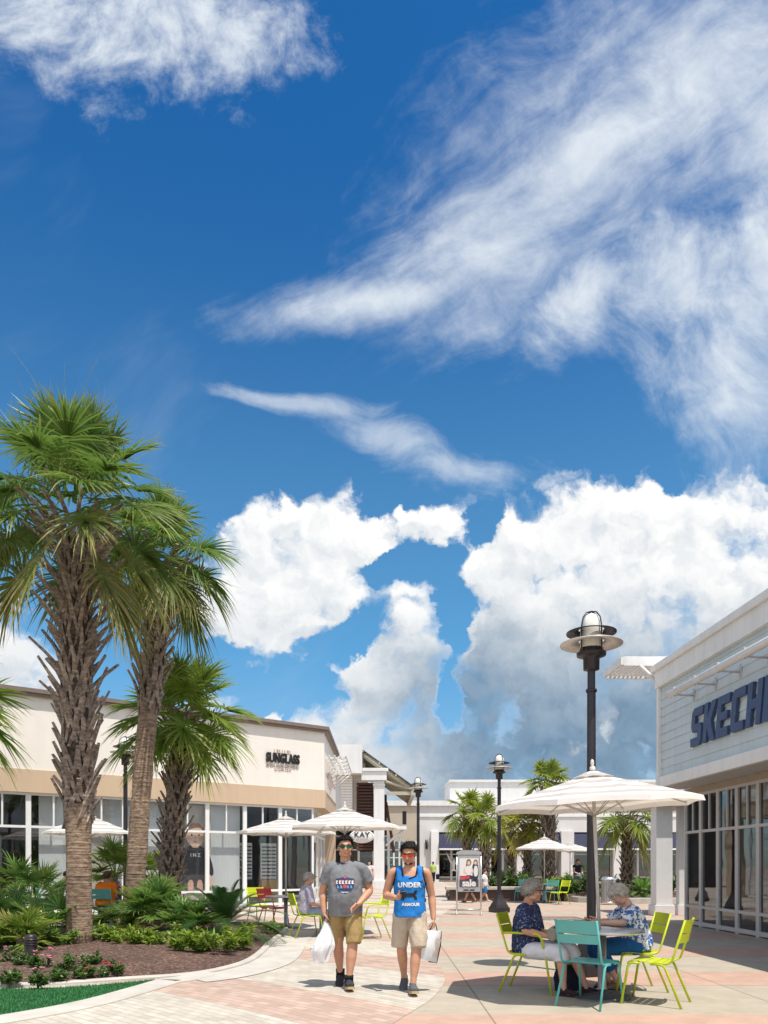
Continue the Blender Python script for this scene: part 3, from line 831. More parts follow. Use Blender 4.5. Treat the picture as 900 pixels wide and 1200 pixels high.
# canopy: sloped frame with translucent panels
A_, B_ = Vector((-1.28, 46.3, 8.15)), Vector((1.75, 46.3, 5.95))
bm = BM()
def beam(bm, p, q, w, h):
    d = (q - p); a, b2 = frame_of(d)
    add_tube(bm, [p, q], [(w, h), (w, h)], 4, up=(0, 1, 0))
for yy in (0, 2.0, 4.0, 6.0, 8.0):
    o_ = Vector((0, yy, 0)); add_box(bm, 0, 0, 0, 0, 0, 0) if False else None
    beam(bm, A_ + o_, B_ + o_, 0.07, 0.20)
for t in (0.0, 0.33, 0.66, 1.0):
    p = A_.lerp(B_, t) + Vector((0, 0, 0.12)); add_box(bm, p.x - 0.05, p.x + 0.05, p.y - 0.2, p.y + 8.2, p.z - 0.05, p.z + 0.07)
add_box(bm, 1.62, 1.86, 46.1, 54.4, 5.62, 5.90); add_box(bm, 0.12, 1.617, 46.25, 46.40, 5.66, 5.86)
beam(bm, Vector((-1.2, 46.3, 6.9)), B_, 0.05, 0.10)
obj('canopy_frame', bm, plain('canopy_cream', (0.48, 0.44, 0.34), 0.6), jw)
bm = BM()
q = [A_ + Vector((0, -0.2, 0.2)), B_ + Vector((0.05, -0.2, 0.2)), B_ + Vector((0.05, 8.2, 0.2)), A_ + Vector((0, 8.2, 0.2))]
bm.faces.new([bm.verts.new(v) for v in q]); bm.faces.new([bm.verts.new(v + Vector((0, 0, 0.03))) for v in q])
obj('canopy_roof', bm, plain('canopy_panel', (0.55, 0.62, 0.70), 0.3), jw)
bm = BM(); add_box(bm, 0.13, 1.35, 46.0, 46.9, 3.55, 3.75, 0.02); add_tube(bm, [(0.1, 46.4, 2.6), (0.5, 46.4, 3.0), (1.15, 46.4, 3.52)], 0.07, 8); obj('low_awning', bm, M_WHITE, jw)
bm = BM(); add_box(bm, 1.12, 1.36, 46.6, 46.75, 3.9, 4.7); obj('awning_arm', bm, M_BLACK, jw)
# shopfront glass of the jewellery shop
for k in range(5): storefront(jw, LM(-3.5 + k * 0.95, 48.6), 0.95, 0.5, 2.4, 3.3, 0.07, False, M_GLASS, M_FRAMEW)
obj('shop_floor', sheet([(-6, 48.7), (1.3, 48.7), (1.3, 53.9), (-6, 53.9)], 0.02), M_BEAM, jw)
# oval hanging sign
ov = thing('oval_sign', 'white oval hanging sign with dark lettering above the jewellery shop entrance', 'sign', (-1.32, 45.9, 3.15))
bm = BM(); s0 = mark(bm); add_lathe(bm, [(0.0, -0.04), (0.70, -0.04), (0.74, -0.02), (0.74, 0.02), (0.70, 0.04), (0, 0.04)], 40); xform(bm, s0, Matrix.Scale(0.55, 4, (0, 1, 0))); xform(bm, s0, Matrix.Rotation(R(90), 4, 'X'))
obj('sign_board', bm, M_WHITE, ov)
bm = BM(); s0 = mark(bm); add_lathe(bm, [(0.66, 0.041), (0.66, 0.046), (0.63, 0.046), (0.63, 0.041)], 40); xform(bm, s0, Matrix.Scale(0.53, 4, (0, 1, 0))); xform(bm, s0, Matrix.Rotation(R(90), 4, 'X'))
obj('border', bm, M_GREYSIGN, ov)
tm = text_mesh('KAY', 0.46, 0.012, 0.006, spacing=1.1); o = obj('lettering', tm, M_BLACK, ov); o.location = (0, -0.055, 0.08); o.rotation_euler = (R(90), 0, 0)
tm = text_mesh('OUTLET', 0.17, 0.01, 0.002, spacing=1.15); o = obj('lettering', tm, M_GREYSIGN, ov); o.location = (0, -0.055, -0.2); o.rotation_euler = (R(90), 0, 0)
bm = BM()
for s in (-0.4, 0.4): add_tube(bm, [(s, 0, 0.3), (s, 0, 0.9)], 0.02, 6)
obj('hanger', bm, M_BLACK, ov)

# ------------------------------------------------------------------ far row of shops closing the plaza
FY = 66.0
far = thing('far_shop_row', 'long pale grey row of shops with navy awnings closing the far end of the plaza', 'shop', (0, FY, 0))
def fx(px): return (px - 450) / 900 * FY
def fz(py): return H - (py - HY) / 900 * FY
obj('wall', box(-8, fx(492), 0.3, 8, fz(985), fz(944)), M_FARB, far)
bm = BM(); add_box(bm, fx(492) + .003, 34, 0.3, 8, fz(975), fz(944)); add_box(bm, fx(492) + .003, fx(511), 0.3, 8, 0, fz(975) - .003)
obj('wall', bm, M_FARW, far)
bm = BM(); add_box(bm, -8, 34, 0.12, 8.1, fz(944) + .003, fz(938)); add_box(bm, fx(492), 34, 0.22, 0.297, fz(957), fz(956) + .1); obj('parapet_cap', bm, M_WHITE, far)
bm = BM(); add_box(bm, fx(530), 34, 2.5, 9.5, fz(938), fz(913)); add_box(bm, fx(529), 34.2, 2.35, 9.6, fz(913) + .003, fz(910)); obj('roof_parapet', bm, M_FARW, far)
pil = [(505, 514), (560, 575), (605, 618), (657, 672), (718, 730), (768, 780), (810, 825)]
for a_, b3 in pil:
    bm = BM(); add_box(bm, fx(a_), fx(b3), -0.25, 0.297, 0.0, fz(974), 0.02); obj('pilaster', bm, M_FARW if a_ != 505 else M_WHITE, far)
bays = [(514, 560), (575, 605), (618, 657), (672, 718), (730, 768), (780, 810)]
for i, (a_, b3) in enumerate(bays):
    x0, x1 = fx(a_) + .004, fx(b3) - .004
    bm = BM(); v = [(x0, 0.25, fz(977)), (x1, 0.25, fz(977)), (x1, -0.55, fz(994)), (x0, -0.55, fz(994)), (x0, 0.25, fz(994)), (x1, 0.25, fz(994))]
    V = [bm.verts.new(q) for q in v]; bm.faces.new((V[0], V[1], V[2], V[3])); bm.faces.new((V[0], V[3], V[4])); bm.faces.new((V[1], V[5], V[2])); bm.faces.new((V[3], V[2], V[5], V[4]))
    obj('awning', bm, M_NAVY, far)
    obj('awning_rail', box(x0, x1, -0.6, -0.553, fz(994) - .16, fz(994) - .02), M_FRAMEW, far)
    wd = x1 - x0; nb = 2 if i == 0 else 1
    if i in (2, 3, 4):
        obj('blind', box(x0 + wd * 0.05, x1 - wd * (0.35 if i != 3 else 0.45), 0.7, 0.74, 0.3, fz(994)), M_BLIND, far)
    if i == 1: obj('blind', box(x0, x1, 0.7, 0.74, 0.3, fz(994)), M_BLIND, far)
    for k in range(nb + 1): storefront(far, LM(x0 + wd / (nb + 1) * k, 0.35), wd / (nb + 1), 0.4, fz(1001), fz(990), 0.09, False, M_GLASS_D, M_FRAMEG)
for k in range(8): storefront(far, LM(fx(442) + k * 0.48, 0.32), 0.48, 0.5, fz(1005), fz(985), 0.07, False, M_GLASS, M_FRAMEW)
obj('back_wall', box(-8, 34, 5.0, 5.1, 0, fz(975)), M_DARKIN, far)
bm = BM(); add_tube(bm, [(fx(500), 0.2, fz(984)), (fx(500), 0.2, fz(995))], 0.10, 8); obj('wall_lamp', bm, M_BLACK, far)
# white eagle emblem on the dark glass
bm = BM()
def wing(sx):
    pts = [(0.0, 0.10), (0.25, 0.35), (0.50, 0.95), (0.58, 1.30), (0.42, 1.0), (0.30, 0.88), (0.24, 0.6), (0.10, 0.42), (-0.02, 0.30)]
    return [(sx * (0.06 + a), b2) for a, b2 in pts]
for sx in (-1, 1): add_prism(bm, wing(sx), 0, 0.02)
add_prism(bm, [(-0.12, 0.1), (-0.1, 0.45), (-0.02, 0.62), (0.10, 0.60), (0.16, 0.5), (0.08, 0.45), (0.12, 0.1), (0.08, -0.15), (0.22, -0.42), (0.0, -0.36), (-0.22, -0.42), (-0.08, -0.15)], 0.022, 0.045)
bmesh.ops.recalc_face_normals(bm, faces=bm.faces)
o = obj('eagle_emblem', bm, M_FARW, far); o.location = (fx(532), 0.30, 1.30); o.rotation_euler = (R(90), 0, R(0)); o.scale = (1.0, 1.0, 1)
# ------------------------------------------------------------------ plants
def m_leaf(name, dark, light, dead=(0.42, 0.30, 0.12), rough=0.42, trans=0.28, tipy=None):
    m, nt, b = new_mat(name)
    r, g_, b_ = nt.sep(nt.attr('tint'))     # r: shade of this leaf, g: how withered, b: along the blade
    co = nt.coord('Object')
    n = nt.noise(co, 2.0, 3)
    c = nt.mix((r * 0.8 + n * 0.4 - 0.1), dark, light)
    if tipy: c = nt.mix(nt.sstep(b_, 0.45, 1.0) * 0.55, c, tipy)
    c = nt.mix(g_, c, dead)
    nt.set(b.inputs['Base Color'], c); b.inputs['Roughness'].default_value = rough
    b.inputs['Specular IOR Level'].default_value = 0.35
    tl = nt.node('ShaderNodeBsdfTranslucent'); nt.set(tl.inputs[0], nt.mix(0.5, c, light))
    mx = nt.node('ShaderNodeMixShader'); mx.inputs[0].default_value = trans
    out = m.node_tree.nodes['Material Output']
    m.node_tree.links.new(b.outputs[0], mx.inputs[1]); m.node_tree.links.new(tl.outputs[0], mx.inputs[2]); m.node_tree.links.new(mx.outputs[0], out.inputs[0])
    return m
M_PALM = m_leaf('palm_leaf', (0.040, 0.105, 0.024), (0.18, 0.29, 0.05), trans=0.4, tipy=(0.42, 0.42, 0.12))
M_PALMF = m_leaf('palm_leaf_bright', (0.065, 0.14, 0.02), (0.27, 0.37, 0.05), trans=0.4, tipy=(0.46, 0.44, 0.09))
M_PALMY = m_leaf('palm_leaf_yellow', (0.10, 0.13, 0.015), (0.38, 0.33, 0.02), tipy=(0.50, 0.36, 0.03))
M_PALMY2 = m_leaf('palm_leaf_lime', (0.08, 0.15, 0.02), (0.34, 0.40, 0.05), trans=0.4, tipy=(0.5, 0.46, 0.08))
M_SHRUB = m_leaf('fan_leaf', (0.05, 0.125, 0.028), (0.21, 0.36, 0.065), trans=0.4, tipy=(0.32, 0.42, 0.11))
M_SAGO = m_leaf('sago_leaf', (0.014, 0.048, 0.016), (0.06, 0.13, 0.03), trans=0.12, rough=0.3)
M_LIME = m_leaf('lime_leaf', (0.07, 0.15, 0.018), (0.27, 0.36, 0.035), trans=0.3)
M_GREENL = m_leaf('herb_leaf', (0.022, 0.065, 0.016), (0.11, 0.19, 0.035), trans=0.25)
M_PINK = plain('flower_pink', (0.62, 0.20, 0.30), 0.6, var=0.3, scale=30)
M_REDF = plain('flower_red', (0.42, 0.02, 0.05), 0.6, var=0.3, scale=30)
def m_bark(name, a, b2, ring=22.0):
    m, nt, b = new_mat(name)
    co = nt.coord('Object'); x, y, z = nt.sep(co)
    n = nt.noise(nt.comb(x, y, z * 2.2), 9, 6, 0.7); big = nt.noise(co, 1.3, 4)
    rg = nt.noise(nt.comb(x * 0.6, y * 0.6, z * ring), 1.0, 3, 0.6)
    c = nt.mix(nt.sstep(n, 0.3, 0.72), a, b2)
    f = nt.lin(big, 0.3, 0.7, 0.72, 1.2) * nt.lin(rg, 0.3, 0.7, 0.72, 1.12)
    nt.set(b.inputs['Base Color'], nt.mix(1.0, c, nt.comb(f, f, f), 'MULTIPLY')); b.inputs['Roughness'].default_value = 0.92
    b.inputs['Specular IOR Level'].default_value = 0.15
    nt.set(b.inputs['Normal'], nt.bump(n + rg, 0.9, 0.03))
    return m
M_BARK = m_bark('palm_bark', (0.19, 0.12, 0.078), (0.50, 0.365, 0.26))
M_BARK_DARK = m_bark('palm_bark_dark', (0.05, 0.034, 0.025), (0.17, 0.12, 0.085))  # darker bark colour for the trunk behind the leaf stubs
M_BOOT = m_bark('palm_boot', (0.16, 0.115, 0.09), (0.52, 0.42, 0.34), 4.0)

class Leafy:
    def __init__(s): s.bm = bmesh.new(); s.lay = s.bm.loops.layers.float_color.new('tint')
    def face(s, vs, tints, mi=0, smooth=False):
        f = s.bm.faces.new(vs); f.material_index = mi; f.smooth = smooth
        for l, t in zip(f.loops, tints): l[s.lay] = (t[0], t[1], t[2], 1)
    def blade(s, p, d, side, L, w, droop, t0, dead=0.0, k=3, curl=0.0, shape=(1.0, 0.9, 0.55, 0.0)):
        """a strap leaf from p along d, width along side, sagging under its weight"""
        prev = None; down = Vector((0, 0, -1))
        n = len(shape) - 1
        for i in range(n + 1):
            t = i / n
            q = p + d * (L * t) + down * (droop * L * t * t) + side * (curl * L * t * t)
            hw = side * (w * shape[i] * 0.5)
            de = min(1.0, dead * (0.4 + t))
            if shape[i] == 0.0: cur = [s.bm.verts.new(q)]
            else: cur = [s.bm.verts.new(q - hw), s.bm.verts.new(q + hw)]
            if prev:
                tp = (t0, prev_de, prev_t); tc = (t0, de, t)
                if len(cur) == 2: s.face((prev[0], prev[1], cur[1], cur[0]), (tp, tp, tc, tc))
                else: s.face((prev[0], prev[1], cur[0]), (tp, tp, tc))
            prev, prev_de, prev_t = cur, de, t
def fan_frond(lf, base, d, pet, blade_r, nseg=44, droop=0.5, spread=150, costa=0.45, dead=0.0, t0=0.5, sag=0.25, w=0.05, pr=0.018, twist=0.0, thread=0.0):
    """costapalmate fan leaf: stalk, short midrib, ring of folded straps whose tips hang"""
    d = d.normalized(); down = Vector((0, 0, -1))
    pts = []
    for i in range(6):
        t = i / 5; pts.append(base + d * pet * t + down * sag * pet * t * t)
    end = pts[-1]; dr = (pts[-1] - pts[-2]).normalized()
    s0 = len(lf.bm.verts)
    a, b = frame_of(dr)
    for i in range(5):
        hw = a * pr * (1.4 - 0.12 * i)
        h2 = a * pr * (1.4 - 0.12 * (i + 1))
        v = [lf.bm.verts.new(q) for q in (pts[i] - hw, pts[i] + hw, pts[i + 1] + h2, pts[i + 1] - h2)]
        lf.face(v, [(0.8, dead * 0.8, 0.2)] * 4)
        v = [lf.bm.verts.new(q) for q in (pts[i] - b * pr, pts[i] + b * pr, pts[i + 1] + b * pr, pts[i + 1] - b * pr)]
        lf.face(v, [(0.8, dead * 0.8, 0.2)] * 4)
    # blade frame: a = sideways, up = normal of the fan
    side = a if abs(a.z) < 0.95 else b
    up = side.cross(dr).normalized()
    if up.z < 0: up = -up
    if twist:
        q = Quaternion(dr, twist); side = q @ side; up = q @ up
    for j in range(nseg):
        u = (j + 0.5) / nseg * 2 - 1                    # -1..1 across the fan
        th = R(spread) * u * (0.55 + 0.45 * abs(u))
        org = end + dr * costa * blade_r * max(0, math.cos(th * 0.62)) * 0.9 + down * 0.10 * blade_r * max(0, math.cos(th * 0.62)) ** 2
        fold = 0.28 * abs(math.sin(th))                 # halves of the fan fold upwards
        dd = (dr * math.cos(th) + side * math.sin(th) + up * fold).normalized()
        sd = (dr * -math.sin(th) + side * math.cos(th)).normalized()
        sd = (sd + up * (0.55 if j % 2 else -0.55)).normalized()
        L = blade_r * (0.80 + 0.22 * math.cos(th * 0.7)) * ru(0.86, 1.08)
        lf.blade(org, dd, sd, L, w * ru(0.85, 1.15), droop * ru(0.5, 1.5), min(1, max(0, t0 + ru(-.25, .25))), dead * ru(0.5, 1.3) + (0.35 if rnd() < 0.05 else 0), curl=ru(-.12, .12), shape=(0.75, 1.0, 0.85, 0.45, 0.0))
        if thread and rnd() < thread:
            q = org + dd * L * 0.6 + down * droop * L * 0.36
            lf.blade(q, (dd + Vector((ru(-.6, .6), ru(-.6, .6), ru(-.3, .6)))).normalized(), sd, L * ru(0.4, 0.7), 0.006, ru(-.5, .8), 1.0, 0.75, curl=ru(-.8, .8), shape=(1, 1, 1, 1, 0.0))
def crown_mesh(n, pet, blade, top=85, bottom=-45, mat_seg=44, w=0.05, droop=0.55, dead_from=0.78, seed=1, rad=0.12, core=0.5, thread=0.0, fwd=None, power=0.9):
    random.seed(seed); lf = Leafy()
    for i in range(n):
        f = i / (n - 1)
        el = R(top + (bottom - top) * f ** power + ru(-8, 8)); az = i * 2.39996 + ru(-.25, .25)
        d = Vector((math.cos(az) * math.cos(el), math.sin(az) * math.cos(el), math.sin(el)))
        base = Vector((math.cos(az) * rad, math.sin(az) * rad, core * (1 - f)))
        dead = max(0, (f - dead_from) / (1 - dead_from)) * ru(0.1, 0.8)
        fan_frond(lf, base, d, pet * ru(0.85, 1.12) * (0.75 + 0.25 * min(1, f * 3)), blade * ru(0.88, 1.1), mat_seg, droop * (0.5 + 0.9 * f), 150, 0.45, dead, 0.62 - 0.3 * f + ru(-.15, .15), 0.10 + 0.22 * (1 - abs(f - 0.5)), w, twist=ru(-.5, .5), thread=thread)
    return lf.bm
def boot(bm, p, out, tang, L, w, tilt, th=0.03, legs=True, mi=0):
    """the cut stalk left on the trunk: a flat tapering stub with a split base"""
    up = Vector((0, 0, 1))
    d = (up * math.cos(tilt) + out * math.sin(tilt)).normalized()
    nrm = tang.cross(d).normalized()
    def slab(a, b2, wa, wb, ta, tb, na):
        v = []
        for q, ww, tt in ((a, wa, ta), (b2, wb, tb)):
            for s1, s2 in ((-1, -1), (1, -1), (1, 1), (-1, 1)): v.append(bm.verts.new(q + na[0] * ww * s1 * 0.5 + na[1] * tt * s2 * 0.5))
        for q in ((3, 2, 1, 0), (4, 5, 6, 7), (0, 1, 5, 4), (1, 2, 6, 5), (2, 3, 7, 6), (3, 0, 4, 7)):
            f = bm.faces.new([v[k] for k in q]); f.material_index = mi
    mid = p + d * L * 0.55 + out * 0.01
    tip = mid + (d + out * ru(-0.05, 0.25) + tang * ru(-.15, .15)).normalized() * L * 0.45
    slab(p, mid, w, w * 0.62, th * 0.8, th, (tang, nrm)); slab(mid, tip, w * 0.62, w * ru(0.38, 0.55), th, th * 0.8, (tang, nrm))
    if legs:
        for s in (-1, 1):
            q = p - up * L * 0.55 + tang * s * w * 1.05 - out * 0.015
            slab(q, p + tang * s * w * 0.2 + d * L * 0.1, w * 0.45, w * 0.55, th * 0.6, th * 0.9, (tang, nrm))
def palm(name, label, loc, height, boots_z, r0, lean=(0, 0), crown=None, group=None, seed=3, boot_len=(0.38, 0.55), boot_step=0.055, boot_tilt=(0.22, 0.75), leafmat=None, r_top=None, flare=1.15):
    """> trunk (bark and boots), crown"""
    random.seed(seed)
    t = thing(name, label, 'palm tree', loc, 0, group)
    bm = BM(); pts, rr = [], []
    r_top = r_top or r0 * 0.95
    N = 26
    def axis(z):
        f = z / height
        return Vector((lean[0] * f ** 1.4, lean[1] * f ** 1.4, z))
    def rad(z):
        f = z / height
        return r0 * (1 + (flare - 1) * math.exp(-f * height / 0.25)) * (1 - f) + r_top * f
    for i in range(N + 1):
        z = height * i / N
        pts.append(axis(z)); rr.append(rad(z) * ru(0.97, 1.03))
    pts[0].z = -0.1
    add_tube(bm, pts, rr, 20, mi=0)
    for f in bm.faces:
        if f.calc_center_median().z > boots_z + 0.1: f.material_index = 2
    for v in bm.verts:
        n_ = noise.noise(v.co * 5.0); k = 1 + 0.05 * n_ + 0.02 * math.sin(v.co.z * 60)
        a = axis(max(0, v.co.z)); v.co.x = a.x + (v.co.x - a.x) * k; v.co.y = a.y + (v.co.y - a.y) * k
    z = boots_z; i = 0
    while z < height + 0.25:
        f = (z - boots_z) / max(0.01, height - boots_z)
        az = i * 2.39996 + ru(-.15, .15)
        out = Vector((math.cos(az), math.sin(az), 0)); tang = Vector((-out.y, out.x, 0))
        p = axis(min(z, height)) + out * rad(min(z, height)) * 0.98; p.z = z
        L = boot_len[0] + (boot_len[1] - boot_len[0]) * f
        # older stubs lower down have weathered closer to the trunk
        if rnd() < 0.10: z += boot_step * 0.5; i += 1; continue
        boot(bm, p, out, tang, L * ru(0.6, 1.4), ru(0.09, 0.15) * (1 - 0.35 * f), boot_tilt[0] + (boot_tilt[1] - boot_tilt[0]) * f + ru(-.14, .22), ru(0.03, 0.055), True, 1)
        z += boot_step * ru(0.85, 1.15) * (1 - 0.3 * f); i += 1
    obj('trunk', bm, (M_BARK, M_BOOT, M_BARK_DARK), t)
    c = obj('crown', crown, leafmat or M_PALM, t); c.location = axis(height) + Vector((0, 0, 0.1))
    return t
def px_h(py, Y): return H - (py - HY) / 900 * Y

p1 = G(93, 1114); Y1 = p1.y
palm('palmetto_tree', 'tallest palm, thick trunk crusted with leaf stubs above a smooth base, frontmost in the bed', (p1.x, Y1, 0.05), px_h(630, Y1), 2.25, 0.195, (-0.12, 0.1),
     crown_mesh(40, 0.72, 0.84, 89, -48, 50, 0.044, 0.42, 0.55, 11, 0.22, 0.9, 0.12, power=1.35), 'palm trees in the mulch bed', 5, (0.40, 0.68), 0.034, (0.28, 0.86), r_top=0.23)
Y2 = 16.0; b2 = at(157, 0, Y2)
palm('palmetto_tree', 'leaning palm with a smooth brown trunk and stubs only under its crown', (b2.x, Y2, 0.05), px_h(672, Y2), 4.7, 0.205, (0.52, 0.2),
     crown_mesh(30, 0.50, 0.76, 82, -50, 46, 0.044, 0.55, 0.55, 23, 0.2, 0.6, 0.08), 'palm trees in the mulch bed', 9, (0.45, 0.7), 0.04, (0.35, 0.85), r_top=0.19)
Y3 = 18.2; b3 = at(197, 0, Y3)
palm('palmetto_tree', 'shortest palm in the bed, leaf stubs down to the ground and a bright round crown', (b3.x, Y3, 0.05), px_h(856, Y3), 0.25, 0.25, (0.34, 0.0),
     crown_mesh(34, 0.60, 0.84, 88, -34, 46, 0.05, 0.38, 0.9, 31, 0.16, 0.5), 'palm trees in the mulch bed', 13, (0.30, 0.42), 0.034, (0.25, 0.6), leafmat=M_PALMF, r_top=0.22)
Y0 = 17.0; b0 = at(-80, 0, Y0)
palm('palmetto_tree', 'palm at the left rim of the picture of which only frond tips reach into view', (b0.x, Y0, 0.05), px_h(835, Y0), 0.3, 0.25, (0, 0),
     crown_mesh(26, 0.7, 0.95, 85, -50, 34, 0.055, 0.45, 0.9, 41, 0.16, 0.5), 'palm trees in the mulch bed', 17, (0.3, 0.42), 0.06, (0.25, 0.6), leafmat=M_PALMF)

# low fan palms
def fan_shrub(label, loc, n, pet, blade, seed, mat=None, el=(80, 12), nseg=26, stem=0.0, w=0.035, droop=0.18, group='low fan palms in the mulch bed'):
    random.seed(seed); lf = Leafy()
    for i in range(n):
        f = (i + 0.5) / n; e = R(el[0] + (el[1] - el[0]) * f + ru(-8, 8)); az = i * 2.39996 + ru(-.3, .3)
        d = Vector((math.cos(az) * math.cos(e), math.sin(az) * math.cos(e), math.sin(e)))
        fan_frond(lf, Vector((0, 0, stem + 0.05)), d, pet * ru(0.7, 1.2), blade * ru(0.85, 1.15), nseg, droop, 135, 0.12, 0.0 if rnd() > 0.05 else 0.4, 0.35 + ru(-.25, .4), 0.15, w, 0.009, twist=ru(-.4, .4))
    t = thing('fan_palm', label, 'plant', loc, 0, group)
    obj('leaves', lf.bm, mat or M_SHRUB, t)
    bm = BM(); add_tube(bm, [(0, 0, -0.1), (0.02, 0, stem * 0.6), (0, 0, stem + 0.12)], [0.09, 0.085, 0.06], 10); obj('stem', bm, M_BARK, t)
    return t
def bedpt(px, py, z=0.12):
    p = G(px, py, z); return (p.x, p.y, z - 0.04)
fan_shrub('spreading fan palm left of the thick palm trunk, its fronds reaching the window sill', bedpt(38, 1085), 22, 0.85, 0.48, 51, stem=0.45)
fan_shrub('dark low fan palm whose fronds reach across behind the foot of the thick palm trunk', bedpt(58, 1104), 20, 0.55, 0.48, 52, el=(65, 5), stem=0.1)
fan_shrub('tall fan palm behind the trunks with bright fronds held up on dead stalks', bedpt(135, 1076), 24, 0.75, 0.45, 53, M_PALMF, (88, 5), stem=0.95)
fan_shrub('blue green bushy fan palm with spiky upright fronds in front of the leaning palm', bedpt(184, 1094), 26, 0.42, 0.46, 54, el=(85, 0), stem=0.42, nseg=30)
fan_shrub('low fan palm hugging the left picture edge below the larger one', bedpt(4, 1098), 18, 0.6, 0.42, 55, stem=0.1)
fan_shrub('pale green fan palm leaning out low beside the orange seated person', bedpt(140, 1094), 12, 0.4, 0.38, 56, M_PALMF, (60, 0), stem=0.2)
fan_shrub('small fan palm half hidden behind the rough short palm trunk', bedpt(178, 1068), 16, 0.7, 0.42, 57, M_PALMF, (88, 10), stem=0.9)
fan_shrub('bright fan palm filling the gap between the two rear trunks', bedpt(172, 1088), 20, 0.5, 0.42, 58, M_PALMF, (82, 5), stem=0.3)
fan_shrub('bright fan palm in front of the low dark one at the left edge', bedpt(24, 1112), 20, 0.38, 0.36, 59, M_PALMF, (78, 0), stem=0.1)
fan_shrub('fan palm spreading low right of the bushy blue green one', bedpt(222, 1100), 20, 0.42, 0.40, 60, M_SHRUB, (80, 0), stem=0.15)
# cycad
def sago(label, loc, n, L, seed, mat=None, group=None, leaflets=30, lw_=0.016):
    random.seed(seed); lf = Leafy()
    for i in range(n):
        f = (i + 0.5) / n; e = R(80 - 76 * f ** 0.8 + ru(-6, 6)); az = i * 2.39996
        d = Vector((math.cos(az) * math.cos(e), math.sin(az) * math.cos(e), math.sin(e)))
        LL = L * ru(0.85, 1.1); sag = 0.35 + 0.25 * f
        P_ = lambda t: Vector((0, 0, 0.22)) + d * LL * t + Vector((0, 0, -1)) * LL * sag * t * t
        sd = d.cross(Vector((0, 0, 1))).normalized()
        prev = P_(0.1)
        for k in range(leaflets):
            t = 0.14 + 0.86 * k / leaflets; p = P_(t); tan = (P_(t + 0.02) - p).normalized()
            up = sd.cross(tan)
            for s in (-1, 1):
                dd = (sd * s * 0.85 + tan * 0.55 + up * 0.25).normalized()
                ll = LL * 0.17 * math.sin(PI * min(0.97, t * 0.92 + 0.06)) ** 0.6
                lf.blade(p, dd, tan, ll, lw_, 0.10, 0.4 + ru(-.3, .4), shape=(1, 0.85, 0.0))
            if k % 3 == 0 and k:
                v = [lf.bm.verts.new(q) for q in (prev - sd * .008, prev + sd * .008, p + sd * .006, p - sd * .006)]
                lf.face(v, [(1, 0, 0)] * 4); prev = p
    t = thing('sago_palm', label, 'plant', loc, 0, group)
    obj('leaves', lf.bm, mat or M_SAGO, t)
    bm = BM(); add_tube(bm, [(0, 0, -0.1), (0, 0, 0.12), (0, 0, 0.28)], [0.13, 0.14, 0.06], 10); obj('stem', bm, M_BARK, t)
    return t
sago('sago palm with a fountain of feathery leaves at the right end of the bed', bedpt(262, 1098), 44, 1.38, 61, leaflets=42, lw_=0.016)
# bushes of small leaves
def bush(name, label, loc, rx, ry, hz, n, seed, mat, group=None, leaf=(0.09, 0.022), flowers=None, cat='shrub', stems=14):
    random.seed(seed); lf = Leafy()
    for i in range(stems):
        a = ru(0, 2 * PI); q = math.sqrt(rnd()); base = Vector((math.cos(a) * q * rx * 0.5, math.sin(a) * q * ry * 0.5, 0))
        tip = Vector((math.cos(a) * q * rx, math.sin(a) * q * ry, hz * ru(0.6, 1.1) * (1.05 - 0.5 * q * q)))
        t0 = rnd()
        for k in range(n // stems):
            t = ru(0.25, 1.0); p = base.lerp(tip, t) + Vector((ru(-.02, .02), ru(-.02, .02), ru(-.02, .02)))
            az = ru(0, 2 * PI); e = ru(-0.2, 1.1)
            d = Vector((math.cos(az) * math.cos(e), math.sin(az) * math.cos(e), math.sin(e)))
            sd = d.cross(Vector((ru(-1, 1), ru(-1, 1), 1))).normalized()
            lf.blade(p, d, sd, leaf[0] * ru(0.7, 1.3), leaf[1] * ru(0.8, 1.2), 0.15, min(1, max(0, t0 * 0.5 + 0.5 * t + ru(-.3, .2))), 0.5 if rnd() < 0.03 else 0, shape=(0.5, 1.0, 0.7, 0.0))
    t = thing(name, label, cat, loc, 0, group)
    obj('leaves', lf.bm, mat, t)
    bm = BM()
    for i in range(5): add_tube(bm, [(0, 0, -0.05), (ru(-.5, .5) * rx, ru(-.5, .5) * ry, hz * 0.6)], [0.008, 0.004], 5)
    obj('stems', bm, M_BARK, t)
    if flowers:
        m_, nf = flowers
        for i in range(nf):
            a = ru(0, 2 * PI); q = math.sqrt(rnd()) * 0.9
            c = Vector((math.cos(a) * q * rx, math.sin(a) * q * ry, hz * (1.05 - 0.5 * q * q) + ru(-.02, .04)))
            bm = BM()
            for k in range(14): add_ball(bm, c + Vector((ru(-.022, .022), ru(-.022, .022), ru(-.006, .010))), (0.010, 0.010, 0.006), 6, 4)
            obj('flower', bm, m_, t)
    return t
LG = 'lime green low shrubs along the back of the mulch bed'
